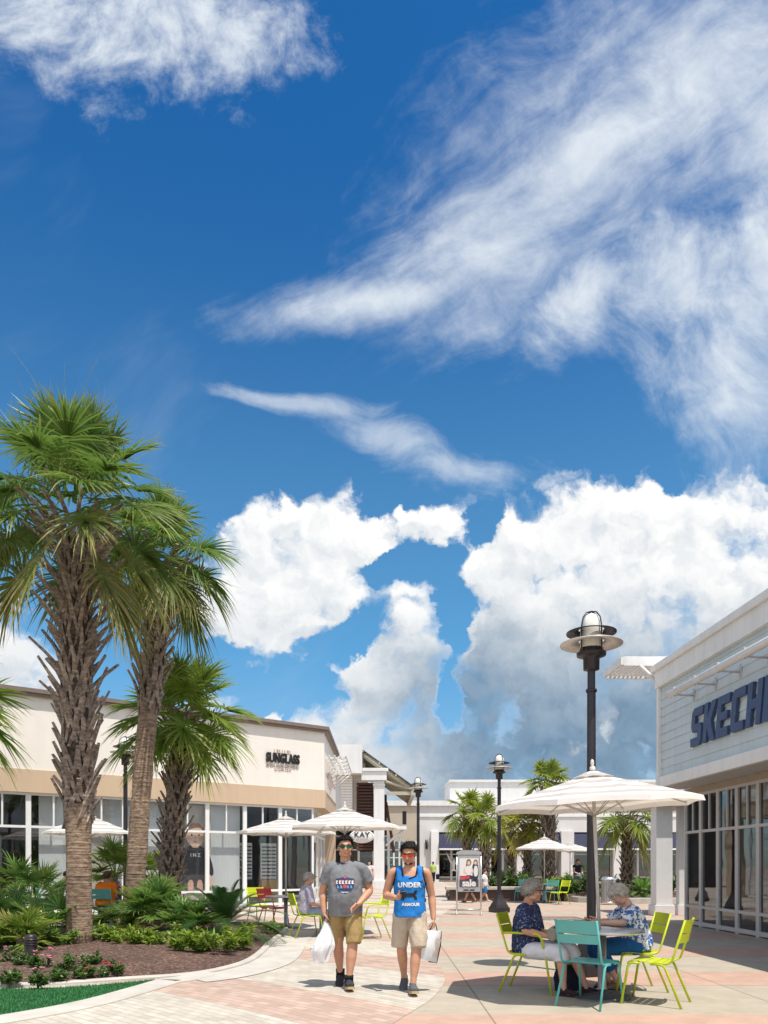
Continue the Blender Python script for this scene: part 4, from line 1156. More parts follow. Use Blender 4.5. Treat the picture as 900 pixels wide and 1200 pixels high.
for k, (px, py, rx, hz, lab) in enumerate([(122, 1102, 0.45, 0.30, 'lime green low shrub right beside the foot of the thick palm trunk'), (150, 1106, 0.42, 0.30, 'lime green low shrub between the thick palm and the bushy fan palm'),
        (205, 1108, 0.40, 0.28, 'lime green low shrub under the bushy fan palm'), (228, 1112, 0.36, 0.26, 'sparse lime green low shrub left of the largest bright one'), (254, 1114, 0.42, 0.36, 'largest bright lime green shrub growing at the foot of the sago palm'),
        (285, 1108, 0.34, 0.30, 'lime green shrub at the right tip of the bed below the sago leaves'), (318, 1090, 0.22, 0.16, 'tiny lime green plant at the far right corner of the bed by the chairs'), (180, 1104, 0.3, 0.22, 'small lime shrub directly below the leaning palm')]):
    bush('low_shrub', lab, bedpt(px, py), rx * 1.25, rx * 0.95, hz * 1.2, 950, 70 + k, M_LIME, LG, (0.11, 0.026))
DG = 'dark green filler shrubs at the back of the mulch bed'
for k, (px, py, rx, hz, lab) in enumerate([(15, 1108, 0.5, 0.4, 'dark green shrub at the left picture edge behind the path light'), (62, 1108, 0.42, 0.36, 'dark green shrub just left of the thick palm trunk'), (100, 1090, 0.5, 0.5, 'dark green shrub behind the thick palm trunk'), (165, 1082, 0.6, 0.5, 'dark green shrub between the leaning palm and the short palm'), (215, 1085, 0.55, 0.4, 'dark green shrub below the baby poster'), (30, 1090, 0.5, 0.5, 'dark green shrub beneath the spreading fan palm')]):
    bush('low_shrub', lab, bedpt(px, py), rx, rx, hz, 700, 170 + k, M_SHRUB, DG, (0.12, 0.03))
FG = 'flowering plants along the front of the mulch bed'
for k, (px, py, rx, hz, fl, lab) in enumerate([(15, 1128, 0.24, 0.26, (M_PINK, 2), 'leafy flowering plant with two pale pink heads at the left picture edge'), (10, 1150, 0.17, 0.18, None, 'small leafy plant without flowers nearest the kerb at the left'), (52, 1134, 0.21, 0.26, (M_PINK, 7), 'fullest pink flowering plant, behind the small pink one'), (44, 1152, 0.13, 0.18, (M_PINK, 3), 'small pink flowering plant nearest the kerb'), (67, 1146, 0.14, 0.16, None, 'small bare leafed plant between the pink ones and the green clump'),
        (88, 1136, 0.24, 0.24, None, 'wide green clump without flowers in front of the thick palm trunk'), (100, 1143, 0.15, 0.15, (M_REDF, 1), 'small green plant with one red bud by the wide green clump'), (110, 1130, 0.14, 0.2, None, 'upright green plant just right of the thick palm trunk'), (132, 1140, 0.22, 0.18, (M_REDF, 5), 'dark green plant with crimson flowers at the right end of the row'), (30, 1132, 0.14, 0.18, None, 'green plant behind the small pink one, next to the path light')]):
    bush('flower_plant', lab, bedpt(px, py, 0.08), rx, rx * 0.9, hz, 480, 90 + k, M_GREENL, FG, (0.055, 0.022), fl, 'plant')
# dark path light
t = thing('path_light', 'small dark bronze bollard light standing in the mulch at the left', 'lamp', bedpt(36, 1124, 0.08))
M_BRONZE = plain('dark_bronze', (0.06, 0.045, 0.045), 0.4, metal=0.6)
obj('housing', lathe([(0.001, 0.40), (0.07, 0.39), (0.085, 0.36), (0.085, 0.0), (0.09, -0.05)], 16), M_BRONZE, t)
bm = BM()
for k in range(3): add_lathe(bm, [(0.087, 0.24 + k * 0.035), (0.10, 0.25 + k * 0.035), (0.087, 0.262 + k * 0.035)], 16)
obj('louvre', bm, M_BRONZE, t)

# ---- far planter: low dark wall with pale coping, soil, palms and shrubs
FYp = 30.6
pl = thing('planter_bench', 'long low dark brown planter wall with a pale seat top before the far palms', 'planter', (0, FYp, 0))
xa, xb = (527 - 450) / 900 * FYp, (662 - 450) / 900 * FYp
obj('planter_wall', box(xa, xb, 0, 0.35, 0, 0.44, 0.01), plain('planter_brown', (0.085, 0.055, 0.045), 0.7, var=0.2), pl)
obj('seat_top', box(xa - 0.15, xb + 0.1, -0.1, 0.55, 0.443, 0.56, 0.015), M_KERB, pl)
pb = smooth_poly([(xa, FYp + 0.5), (xb, FYp + 0.4), (xb + 0.3, FYp - 1.2), (9, FYp - 2.2), (14, FYp - 2), (16, FYp + 6), (10, FYp + 9), (xa + 0.5, FYp + 8)], 1)
o = obj('planter_bed', prism([(p.x, p.y) for p in pb], 0.0, 0.18), M_MULCH); tag(o, kind='structure')
strip('planter_kerb', [Vector((xb + 0.1, FYp + 0.3)), Vector((xb + 0.35, FYp - 1.2)), Vector((9, FYp - 2.25)), Vector((14, FYp - 2.05))], 0, -0.18, 0, 0.22, M_KERB)
FP = 'palm trees in the far planter'
def far_palm(label, px, top_py, trunk_top_py, Y, r, seed, mat, pet, bl, n=26, step=0.05, bottom=-45):
    b = at(px, 0, Y)
    return palm('palmetto_tree', label, (b.x, Y, 0.15), px_h(trunk_top_py, Y), 0.1, r, (0, 0), crown_mesh(n, pet, bl, 88, bottom, 26, 0.07, 0.5, 0.8, seed, 0.14, 0.4), FP, seed, (0.26, 0.34), step, (0.25, 0.55), leafmat=mat, r_top=r * 0.9)
far_palm('slim twin palm with a bare upright tuft, left of its pair by the poster stand', 547, 915, 962, 34, 0.16, 201, M_PALMY2, 0.42, 0.58, 16)
far_palm('slim twin palm with a fuller crown, right of its pair by the poster stand', 568, 922, 968, 33.2, 0.2, 202, M_PALMY2, 0.42, 0.62, 18)
far_palm('short far palm with a yellowing crown behind the small umbrella', 618, 945, 975, 35, 0.17, 203, M_PALMY, 0.4, 0.66, 22)
far_palm('small yellow palm behind the middle lamp post', 598, 950, 985, 38, 0.15, 204, M_PALMY, 0.45, 0.62, 18)
far_palm('tall far palm with a thick patterned trunk rising above the big umbrella', 643, 905, 928, 34, 0.30, 205, M_PALMY2, 0.42, 0.6, 22, 0.042, -20)
far_palm('broad far palm with a wide drooping crown right of the big lamp post', 735, 945, 968, 32, 0.22, 206, M_PALMY2, 0.58, 0.74, 24, 0.042)
FS = 'leafy shrubs in the far planter'
for k, (px, Y, rx, hz, m_, lab) in enumerate([(590, 33, 1.0, 1.1, M_GREENL, 'round green shrub beside the middle lamp post'), (612, 33.4, 0.9, 1.0, M_GREENL, 'round green shrub right of the first one by the middle lamp'), (634, 33, 0.7, 0.7, M_GREENL, 'low green shrub in front of the thick patterned palm'), (662, 30.8, 0.8, 0.9, M_LIME, 'bright lime shrub behind the seated grey haired woman'),
        (683, 30.2, 0.9, 1.1, M_GREENL, 'dense green shrub just left of the big lamp post'), (650, 32.6, 0.6, 0.7, M_LIME, 'lime shrub behind the far turquoise chair'), (722, 33, 1.0, 0.7, M_GREENL, 'low green shrub right of the litter bin'), (752, 32.6, 0.9, 0.8, M_GREENL, 'green shrub at the foot of the broad far palm'), (780, 33, 1.0, 0.9, M_GREENL, 'green shrub seen between the square white columns')]):
    b = at(px, 0, Y); bush('far_shrub', lab, (b.x, Y, 0.15), rx, rx, hz, 700, 300 + k, m_, FS, (0.26, 0.07), stems=20)
b = at(752, 0, 29.3); sago('far sago palm with arching leaves beside the square white columns', (b.x, 29.3, 0.12), 30, 1.1, 401, M_SHRUB, None, 22, 0.035)
b = at(722, 0, 30); sago('far sago palm near the litter bin', (b.x, 30.6, 0.12), 24, 0.8, 402, M_SHRUB, None, 18, 0.035)
# ------------------------------------------------------------------ street furniture
def paint(name, col, rough=0.38): return plain(name, col, rough, var=0.07, scale=3, spec=0.45)
M_LIMEP = paint('lime_paint', (0.50, 0.58, 0.012)); M_TURQ = paint('turquoise_paint', (0.11, 0.44, 0.41))
M_REDP = paint('red_paint', (0.62, 0.035, 0.025)); M_TEAL = paint('teal_paint', (0.03, 0.24, 0.22))
M_ALU = plain('brushed_aluminium', (0.62, 0.62, 0.62), 0.32, metal=0.85, var=0.08)
M_POST = plain('dark_bronze_post', (0.032, 0.027, 0.031), 0.42, metal=0.2, var=0.15)
M_UPOLE = plain('umbrella_pole', (0.55, 0.53, 0.50), 0.4, metal=0.3)
def m_canvas(name, col):
    m, nt, b = new_mat(name)
    co = nt.coord('Object'); f = nt.lin(nt.noise(co, 5, 4), 0.3, 0.7, 0.93, 1.03)
    c = nt.mix(1.0, (*col, 1), nt.comb(f, f, f), 'MULTIPLY')
    nt.set(b.inputs['Base Color'], c); b.inputs['Roughness'].default_value = 0.9; b.inputs['Specular IOR Level'].default_value = 0.1
    tl = nt.node('ShaderNodeBsdfTranslucent'); nt.set(tl.inputs[0], nt.mix(1.0, c, (1.0, 0.90, 0.80, 1), 'MULTIPLY'))
    mx = nt.node('ShaderNodeMixShader'); mx.inputs[0].default_value = 0.30; L = m.node_tree.links
    L.new(b.outputs[0], mx.inputs[1]); L.new(tl.outputs[0], mx.inputs[2]); L.new(mx.outputs[0], m.node_tree.nodes['Material Output'].inputs[0])
    return m
M_CANW, M_CANG = m_canvas('canvas_white', (0.84, 0.82, 0.79)), m_canvas('canvas_grey', (0.56, 0.53, 0.505))

def make_chair(label, paintm, loc, rz, group, arms=False):
    """slatted metal terrace chair; faces -Y before turning"""
    t = thing('terrace_chair', label, 'chair', loc, rz, group)
    prof = [(-0.235, 0.415), (-0.222, 0.438), (-0.19, 0.452), (-0.12, 0.452), (-0.05, 0.444), (0.03, 0.436), (0.10, 0.434), (0.17, 0.442), (0.215, 0.458)]
    bm = BM()
    def slat(ps, w, th=0.006):
        a = [[bm.verts.new((sx * w, y, z + dz)) for (y, z) in ps] for sx, dz in ((-1, 0), (1, 0), (1, -th), (-1, -th))]
        k = len(ps)
        for i in range(k - 1):
            for p, q in ((0, 1), (1, 2), (2, 3), (3, 0)): bm.faces.new((a[p][i], a[q][i], a[q][i + 1], a[p][i + 1]))
        bm.faces.new([r[0] for r in a]); bm.faces.new([r[-1] for r in a])
    for s in ((0, 2), (2, 3), (3, 4), (4, 5), (5, 6), (6, 8)):
        ps = prof[s[0]:s[1] + 1]
        y0, y1 = ps[0][0] + 0.004, ps[-1][0] - 0.004
        ps[0] = (y0, ps[0][1]); ps[-1] = (y1, ps[-1][1]); slat(ps, 0.222)
    bmesh.ops.recalc_face_normals(bm, faces=bm.faces); obj('seat', bm, paintm, t)
    bm = BM()
    def back(z0, z1):
        rows = []
        for z in (z0, z1):
            yb = 0.225 + (z - 0.45) * 0.24
            for off in (0, 0.007):
                rows.append([bm.verts.new((x, yb + 0.035 * (1 - (x / 0.215) ** 2) + off, z)) for x in [-0.215 + 0.43 * k / 8 for k in range(9)]])
        a, b_, c, d = rows
        for k in range(8):
            bm.faces.new((a[k], a[k + 1], c[k + 1], c[k])); bm.faces.new((b_[k + 1], b_[k], d[k], d[k + 1]))
            bm.faces.new((c[k], c[k + 1], d[k + 1], d[k])); bm.faces.new((a[k + 1], a[k], b_[k], b_[k + 1]))
        bm.faces.new((a[0], c[0], d[0], b_[0])); bm.faces.new((a[8], b_[8], d[8], c[8]))
    back(0.645, 0.735); back(0.745, 0.875)
    bmesh.ops.recalc_face_normals(bm, faces=bm.faces); obj('backrest', bm, paintm, t)
    for s in (-1, 1):
        obj('leg', tube(bend([(s * 0.215, -0.10, 0.425), (s * 0.215, -0.215, 0.428), (s * 0.235, -0.285, 0.0)], 0.05), 0.0125, 8), paintm, t)
        obj('leg', tube(bend([(s * 0.215, 0.0, 0.423), (s * 0.215, 0.13, 0.425), (s * 0.235, 0.30, 0.0)], 0.05), 0.0125, 8), paintm, t)
        obj('back_post', tube(bend([(s * 0.213, 0.02, 0.432), (s * 0.213, 0.20, 0.434), (s * 0.218, 0.335, 0.878)], 0.06), 0.0115, 8), paintm, t)
        if arms:
            obj('armrest', tube(bend([(s * 0.218, 0.27, 0.665), (s * 0.262, 0.10, 0.672), (s * 0.268, -0.17, 0.668), (s * 0.225, -0.215, 0.44)], 0.07), 0.0135, 8), paintm, t)
    return t
def face_to(dx, dy): return math.atan2(dx, -dy)
NG = 'metal terrace chairs at the near right table'
lime = M_LIMEP
make_chair('turquoise metal chair with its back to us at the near umbrella table', M_TURQ, (2.10, 7.83, 0), R(141), NG)
make_chair('empty lime green chair right of the turquoise one, turned towards the near table', M_LIMEP, (2.80, 7.93, 0), R(-122), NG)
make_chair('lime green armchair under the woman in navy at the near table', M_LIMEP, (1.66, 8.70, 0), R(66), NG, True)
make_chair('lime green chair under the woman in the blue flowered blouse', M_LIMEP, (2.86, 8.78, 0), R(-88), NG)
LGp = 'metal terrace chairs outside the corner shop'
make_chair('lime green chair under the grey haired man, its back towards the sago palm', M_LIMEP, (-1.52, 15.1, 0), R(112), LGp)
make_chair('empty lime armchair between the two walking men, facing left', M_LIMEP, (-0.24, 14.9, 0), R(-68), LGp, True)
make_chair('red metal chair at the table under the farther left umbrella', M_REDP, (-2.58, 17.9, 0), R(52), LGp)
make_chair('lime chair half hidden behind the red one', M_LIMEP, (-3.0, 18.7, 0), R(35), LGp)
make_chair('teal metal chair across the table from the grey haired man', M_TEAL, (-1.05, 16.6, 0), R(12), LGp)
make_chair('turquoise chair carrying the person in orange, seen from behind', M_TURQ, (-6.5, 17.95, 0), R(180), LGp)
make_chair('turquoise chair carrying the dark dressed person behind the fan palms', M_TURQ, (-7.95, 18.4, 0), R(120), LGp)
FGp = 'metal terrace chairs by the far planter'
make_chair('far turquoise chair alone against the planter wall, left of the navy woman', M_TURQ, (at(612, 0, 29.6).x, 29.6, 0), R(-25), FGp)
make_chair('far turquoise chair right behind the head of the woman in navy', M_TURQ, (at(645, 0, 28.6).x, 28.6, 0), R(185), FGp)
make_chair('far lime chair beside the turquoise one behind the woman in navy', M_LIMEP, (at(655, 0, 28.0).x, 27.9, 0), R(-60), FGp)

def make_umbrella(label, loc, group, rad=1.13, zr=2.07, zt=2.42, lean=0.0, rz=0.2, base=True):
    t = thing('patio_umbrella', label, 'umbrella', loc, rz, group); t.rotation_euler.y = lean
    N = 8
    def ring(bm, r, z, sag=0.0):
        return [bm.verts.new((r * math.cos(2 * PI * k / N / 4), r * math.sin(2 * PI * k / N / 4), z)) for k in range(N * 4)]
    def pt(r, k, z):
        # octagon outline: straight edge between ribs, hem slightly scooped
        a0 = 2 * PI * (k // 4) / N; a1 = 2 * PI * (k // 4 + 1) / N; f = (k % 4) / 4
        x = r * ((1 - f) * math.cos(a0) + f * math.cos(a1)); y = r * ((1 - f) * math.sin(a0) + f * math.sin(a1))
        return Vector((x, y, z))
    bm = BM()
    bands = [0.16, 0.28, 0.40, 0.52, 0.64, 0.76, 0.88, 0.985]
    def zz(f, k):
        fr = (k % 4) / 4; scoop = 4 * fr * (1 - fr)
        return zt - 0.06 - (zt - 0.06 - zr) * (f ** 1.08) - 0.022 * scoop * (f - 0.1) * (1 - f) * 4 + 0.018 * scoop * f * f
    prev = None
    for i, f in enumerate(bands):
        cur = [bm.verts.new(pt(rad * f, k, zz(f, k))) for k in range(N * 4)]
        if prev:
            for k in range(N * 4):
                fc = bm.faces.new((prev[k], prev[(k + 1) % (N * 4)], cur[(k + 1) % (N * 4)], cur[k])); fc.material_index = (i + 1) % 2; fc.smooth = False
        prev = cur
    # hem
    cur = [bm.verts.new(pt(rad, k, zz(1, k) - 0.05)) for k in range(N * 4)]
    for k in range(N * 4):
        fc = bm.faces.new((prev[k], prev[(k + 1) % (N * 4)], cur[(k + 1) % (N * 4)], cur[k])); fc.material_index = 0
    c = obj('canopy', bm, (M_CANW, M_CANG), t)
    bm = BM(); prev = None
    for f, z in ((0.02, zt - 0.035), (0.10, zt - 0.062), (0.20, zt - 0.104)):
        cur = [bm.verts.new(pt(rad * f, k, z + 0.01 * (4 * ((k % 4) / 4) * (1 - (k % 4) / 4)))) for k in range(N * 4)]
        if prev:
            for k in range(N * 4):
                fc = bm.faces.new((prev[k], prev[(k + 1) % (N * 4)], cur[(k + 1) % (N * 4)], cur[k])); fc.material_index = 0 if f < 0.2 else 1
        prev = cur
    obj('vent', bm, (M_CANW, M_CANG), c)
    bm = BM(); add_tube(bm, [(0, 0, 0.06), (0, 0, zt - 0.02)], 0.019, 12); obj('pole', bm, M_UPOLE, t)
    bm = BM(); add_lathe(bm, [(0.001, zt + 0.10), (0.016, zt + 0.085), (0.02, zt + 0.05), (0.012, zt + 0.03), (0.03, zt + 0.012), (0.03, zt - 0.02)], 12); obj('finial', bm, M_CANW, t)
    for k in range(N):
        a = 2 * PI * k / N; d = Vector((math.cos(a), math.sin(a), 0))
        obj('rib', tube([d * 0.03 + Vector((0, 0, zt - 0.09)), d * rad * 0.985 + Vector((0, 0, zr - 0.016))], 0.008, 5), M_UPOLE, t)
        obj('strut', tube([d * 0.025 + Vector((0, 0, zr - 0.12)), d * rad * 0.52 + Vector((0, 0, zt - 0.07 - (zt - zr) * 0.46 - 0.02))], 0.007, 5), M_UPOLE, t)
    if base: obj('base', lathe([(0.001, 0.09), (0.03, 0.09), (0.035, 0.05), (0.28, 0.035), (0.30, 0.02), (0.30, 0.0)], 32), plain('cast_base', (0.10, 0.10, 0.105), 0.45, metal=0.5), t)
    return t
UG = 'striped patio umbrellas over the tables'
make_umbrella('largest white and grey striped umbrella, over the table with the two women', (2.34, 8.24, 0), UG, 1.12, 2.08, 2.46, lean=R(-2.6), rz=R(12))
u2 = at(404, 0, 15.6); make_umbrella('striped umbrella above the head of the man in the grey shirt', (u2.x, 15.6, 0), UG, 1.15, 2.20, 2.62, rz=R(30))
u3 = at(335, 0, 17.3); make_umbrella('striped umbrella in front of the shop door, left of the men', (u3.x, 17.3, 0), UG, 1.13, 2.16, 2.55, rz=R(5))
u4 = at(104, 0, 20.4); make_umbrella('striped umbrella half hidden by the thick palm trunk', (u4.x, 20.4, 0), UG, 1.16, 2.28, 2.80, rz=R(18))
u5 = at(640, 0, 31.0) if False else at(638, 0, 29.2); make_umbrella('far small striped umbrella before the patterned palm trunk', (u5.x, 29.2, 0), UG, 1.13, 2.06, 2.52, rz=R(9))
u6 = at(668, 0, 35.5); make_umbrella('farthest striped umbrella, overlapped by the far one to its left', (u6.x, 35.5, 0), UG, 1.2, 2.1, 2.5, rz=R(22))
TG = 'round aluminium cafe tables under umbrellas'
def make_table(label, loc, r=0.46):
    t = thing('cafe_table', label, 'table', loc, 0, TG)
    bm = BM(); add_lathe(bm, [(0.024, 0.735), (r - 0.01, 0.735), (r, 0.728), (r, 0.705), (r - 0.012, 0.70), (0.024, 0.70), (0.024, 0.735)], 40); obj('tabletop', bm, M_ALU, t)
    bm = BM(); add_lathe(bm, [(0.022, 0.70), (0.045, 0.70), (0.045, 0.1), (0.06, 0.095)], 16); obj('column', bm, M_ALU, t)
    return t
make_table('aluminium table between the two seated women', (2.34, 8.24, 0), 0.43)
make_table('aluminium table beside the grey haired man, mostly behind the man in grey', (u2.x, 15.6, 0))
make_table('aluminium table next to the red chair', (u3.x, 17.3, 0))
make_table('aluminium table behind the person in orange', (-6.6, 19.2, 0))
make_table('aluminium table by the far planter wall', (u5.x, 29.2, 0))
# lamp posts
M_GLOBE = plain('frosted_globe', (0.80, 0.79, 0.72), 0.25, var=0.05)
def lamp_post(label, loc, top=4.72):
    t = thing('lamp_post', label, 'street lamp', loc, R(20), 'dark lamp posts with caged globes')
    o_ = top - 0.0
    bm = BM(); add_box(bm, -0.24, 0.24, -0.24, 0.24, 0, 0.16, 0.02)
    s0 = mark(bm); add_lathe(bm, [(0.30, 0.16), (0.27, 0.22), (0.16, 0.40), (0.10, 0.52), (0.085, 0.56)], 4, smooth=False); xform(bm, s0, Matrix.Rotation(R(45), 4, 'Z'))
    obj('base', bm, M_POST, t)
    bm = BM(); add_lathe(bm, [(0.060, 0.5), (0.057, 2.4), (0.055, o_ - 1.02), (0.050, o_ - 1.0), (0.050, o_ - 0.73)], 20); add_lathe(bm, [(0.062, o_ - 1.03), (0.072, o_ - 1.02), (0.072, o_ - 0.995), (0.06, o_ - 0.985)], 20); obj('post', bm, M_POST, t)
    bm = BM(); add_lathe(bm, [(0.05, o_ - 0.75), (0.102, o_ - 0.735), (0.105, o_ - 0.59), (0.135, o_ - 0.565), (0.185, o_ - 0.555), (0.19, o_ - 0.515), (0.155, o_ - 0.505), (0.15, o_ - 0.46)], 28); obj('collar', bm, M_POST, t)
    bm = BM(); add_lathe(bm, [(0.14, o_ - 0.50), (0.145, o_ - 0.22), (0.135, o_ - 0.12), (0.10, o_ - 0.05), (0.05, o_ - 0.015), (0.001, o_)], 28); obj('globe', bm, M_GLOBE, t)
    for z, r1, m_ in ((o_ - 0.40, 0.40, M_CANW), (o_ - 0.25, 0.32, M_POST)):
        bm = BM(); add_lathe(bm, [(0.165, z + 0.045), (r1, z), (r1, z - 0.012), (0.165, z + 0.030), (0.165, z + 0.045)], 36)
        for f in bm.faces: f.material_index = 0
        obj('disc', bm, plain('lamp_disc', (0.62, 0.59, 0.55), 0.35, metal=0.2) if m_ is M_CANW else M_POST, t)
    for k in range(4):
        a = PI / 2 * k + 0.2; c, s = math.cos(a), math.sin(a)
        obj('cage_bar', tube([(c * 0.175, s * 0.175, o_ - 0.48), (c * 0.175, s * 0.175, o_ - 0.20), (c * 0.15, s * 0.15, o_ - 0.08), (c * 0.09, s * 0.09, o_ - 0.005), (0, 0, o_ + 0.025)], 0.010, 6), M_POST, t)
    return t
lamp_post('nearest and tallest looking dark lamp post rising behind the near umbrella', (at(693, 0, 10.0).x, 10.0, 0), 4.70)
lamp_post('middle dark lamp post on a square base beside the sale poster', (at(585, 0, 23.2).x, 23.2, 0), 4.76)
lamp_post('farthest dark lamp post behind the man in the blue tank top', (at(490, 0, 29.5).x, 29.5, 0), 4.78)
lamp_post('dark lamp post among the palms with its head lost in fronds', (at(147, 0, 20.6).x, 20.6, 0), 4.85)
# litter bin
tb = thing('litter_bin', 'round slatted steel litter bin behind the near umbrella pole', 'bin', (at(713, 0, 27.8).x, 27.8, 0))
bm = BM()
for k in range(28):
    a = 2 * PI * k / 28; add_box(bm, -0.018, 0.018, 0.25, 0.262, 0.06, 0.86); 
    xform(bm, len(bm.verts) - 8, Matrix.Rotation(a, 4, 'Z'))
for z in (0.06, 0.84): add_lathe(bm, [(0.248, z), (0.268, z), (0.268, z + 0.04), (0.248, z + 0.04), (0.248, z)], 28)
obj('slats', bm, M_ALU, tb); obj('liner', lathe([(0.22, 0.05), (0.22, 0.85)], 24), M_FRAMEG, tb)
obj('lid', lathe([(0.28, 0.885), (0.28, 0.93), (0.22, 0.99), (0.12, 1.0), (0.10, 0.96)], 28), M_ALU, tb)

# ------------------------------------------------------------------ flat prints (a poster really is flat)
def flat(polys, thick=0.002):
    """polys: list of (outline, material index, layer)"""
    bm = BM()
    for pl, mi, lay in polys:
        add_prism(bm, pl, lay * 0.0012, lay * 0.0012 + 0.001, mi)
    bmesh.ops.recalc_face_normals(bm, faces=bm.faces)
    return bm
def oval(cx, cy, rx, ry, n=28, rot=0.0):
    c, s = math.cos(rot), math.sin(rot)
    return [(cx + rx * math.cos(2 * PI * k / n) * c - ry * math.sin(2 * PI * k / n) * s, cy + rx * math.cos(2 * PI * k / n) * s + ry * math.sin(2 * PI * k / n) * c) for k in range(n)]
def sp(pts, it=2): return [tuple(p) for p in smooth_poly(pts, it, closed=True)]
INK = [plain('ink_' + n_, c, 0.35, var=v, scale=5) for n_, c, v in (
    ('skin', (0.84, 0.58, 0.46), 0.06), ('skin_shade', (0.62, 0.36, 0.26), 0.06), ('hair', (0.24, 0.12, 0.06), 0.3), ('charcoal', (0.035, 0.032, 0.040), 0.35),
    ('white', (0.82, 0.81, 0.79), 0.03), ('red', (0.62, 0.05, 0.07), 0.05), ('navy', (0.03, 0.035, 0.07), 0.2), ('blush', (0.80, 0.46, 0.38), 0.06), ('slate', (0.10, 0.09, 0.10), 0.3), ('iris', (0.03, 0.03, 0.04), 0.1), ('paper', (0.66, 0.62, 0.58), 0.05))]
SK, SS, HR, CH, WH, RD, NV, BL, SL, IR, PA = range(11)
# baby poster standing in the shop window (outline board)
bp = thing('baby_poster', 'tall window cutout of a seated baby in a charcoal top', 'poster', (0, 0, 0))
lb = lambda px, y: None
bx = -4.86
bp.scale = (0.92,) * 3
ww = lw(bx, 0.20, 0.57); bp.location = ww; bp.rotation_euler.z = LZ
P_ = []
P_.append((sp([(-0.45, 0.62), (-0.60, 1.15), (-0.42, 1.52), (-0.16, 1.62), (0.16, 1.62), (0.42, 1.50), (0.62, 1.10), (0.72, 0.62), (0.60, 0.50), (0.40, 0.85), (0.36, 0.45), (-0.36, 0.45), (-0.34, 0.85)]), CH, 1))
P_.append((sp([(-0.55, 0.16), (-0.42, 0.60), (0.46, 0.60), (0.62, 0.16), (0.30, 0.05), (0, 0.22), (-0.30, 0.05)]), SL, 2))
P_.append((sp([(-0.16, 1.54), (0.16, 1.54), (0.13, 1.72), (-0.13, 1.72)]), SS, 2))
P_.append((oval(-0.36, 1.98, 0.06, 0.10), BL, 2)); P_.append((oval(0.36, 1.98, 0.06, 0.10), BL, 2))
P_.append((sp([(-0.34, 2.05), (-0.33, 1.82), (-0.20, 1.63), (0, 1.58), (0.20, 1.63), (0.33, 1.82), (0.34, 2.05), (0.26, 2.30), (0, 2.38), (-0.26, 2.30)]), SK, 3))
P_.append((sp([(-0.34, 2.08), (-0.30, 2.28), (-0.12, 2.42), (0.14, 2.42), (0.31, 2.28), (0.345, 2.06), (0.28, 2.16), (0.18, 2.26), (-0.05, 2.24), (-0.24, 2.18)]), HR, 4))
for s in (-1, 1):
    P_.append((oval(s * 0.135, 2.00, 0.062, 0.034), WH, 4)); P_.append((oval(s * 0.135, 2.00, 0.034, 0.036), IR, 5)); P_.append((oval(s * 0.135 + 0.012, 2.013, 0.008, 0.008, 10), WH, 6))
    P_.append((sp([(s * 0.06, 2.085), (s * 0.13, 2.11), (s * 0.21, 2.08), (s * 0.13, 2.098)], 1), HR, 4)); P_.append((oval(s * 0.21, 1.86, 0.075, 0.055), BL, 4))
P_.append((sp([(-0.035, 1.90), (-0.045, 1.875), (0, 1.86), (0.045, 1.875), (0.035, 1.90), (0, 1.93)], 1), SS, 4)); P_.append((sp([(-0.085, 1.775), (0, 1.80), (0.085, 1.775), (0.05, 1.735), (-0.05, 1.735)], 1), SS, 4))
for s in (-1, 1):
    P_.append((sp([(s * 0.48, 0.62), (s * 0.62, 0.55), (s * 0.72, 0.28), (s * 0.66, 0.10), (s * 0.54, 0.14), (s * 0.46, 0.36)]), SK, 4))
    P_.append((sp([(s * 0.10, 0.42), (s * 0.26, 0.40), (s * 0.30, 0.10), (s * 0.22, -0.02), (s * 0.10, 0.0), (s * 0.05, 0.2)]), BL, 4))
    for k in range(4): P_.append((oval(s * (0.11 + k * 0.045), 0.0 - k * 0.004, 0.02, 0.028, 12), SK, 5))
o = obj('print', flat(P_), INK, bp); o.rotation_euler = (R(90), 0, 0)
tm = text_mesh('I N Z', 0.17, 0.001, 0.004); o = obj('lettering', tm, INK[PA], bp); o.location = (0, -0.008, 1.28); o.rotation_euler = (R(90), 0, 0)
# sunglasses display racks inside the shop
for k, (x, y, lab) in enumerate(((-2.55, 1.3, 'white sunglasses display rack behind the door glass, left of the umbrella pole'), (-1.45, 1.5, 'pale sunglasses display rack inside the shop, right of the umbrella pole'))):
    t = thing('display_rack', lab, 'display rack', tuple(lw(x, y, 0.02)), LZ, 'sunglasses racks inside the corner shop')
    bm = BM(); add_box(bm, -0.32, 0.32, 0, 0.05, 0.9, 2.2); obj('board', bm, M_PALEIN, t)
    bm = BM()
    for i in range(9):
        for j in range(3): add_box(bm, -0.28 + j * 0.2, -0.12 + j * 0.2, -0.04, -0.005, 1.0 + i * 0.13, 1.045 + i * 0.13)
    tag(obj('sunglasses', bm, M_BLACK, t), kind='stuff')
    obj('cabinet', box(-0.34, 0.34, -0.1, 0.25, 0, 0.88, 0.01), M_BLACK if k == 0 else plain('oak_cabinet', (0.42, 0.24, 0.09), 0.5), t)
t = thing('shop_plant', 'potted leafy plant behind the glass of the corner shop', 'plant', tuple(lw(-2.95, 0.95, 0.02)), 0)
obj('pot', lathe([(0.001, 0.0), (0.16, 0.0), (0.20, 0.4), (0.18, 0.4), (0.16, 0.35)], 20), M_BLACK, t)
random.seed(77); lf = Leafy()
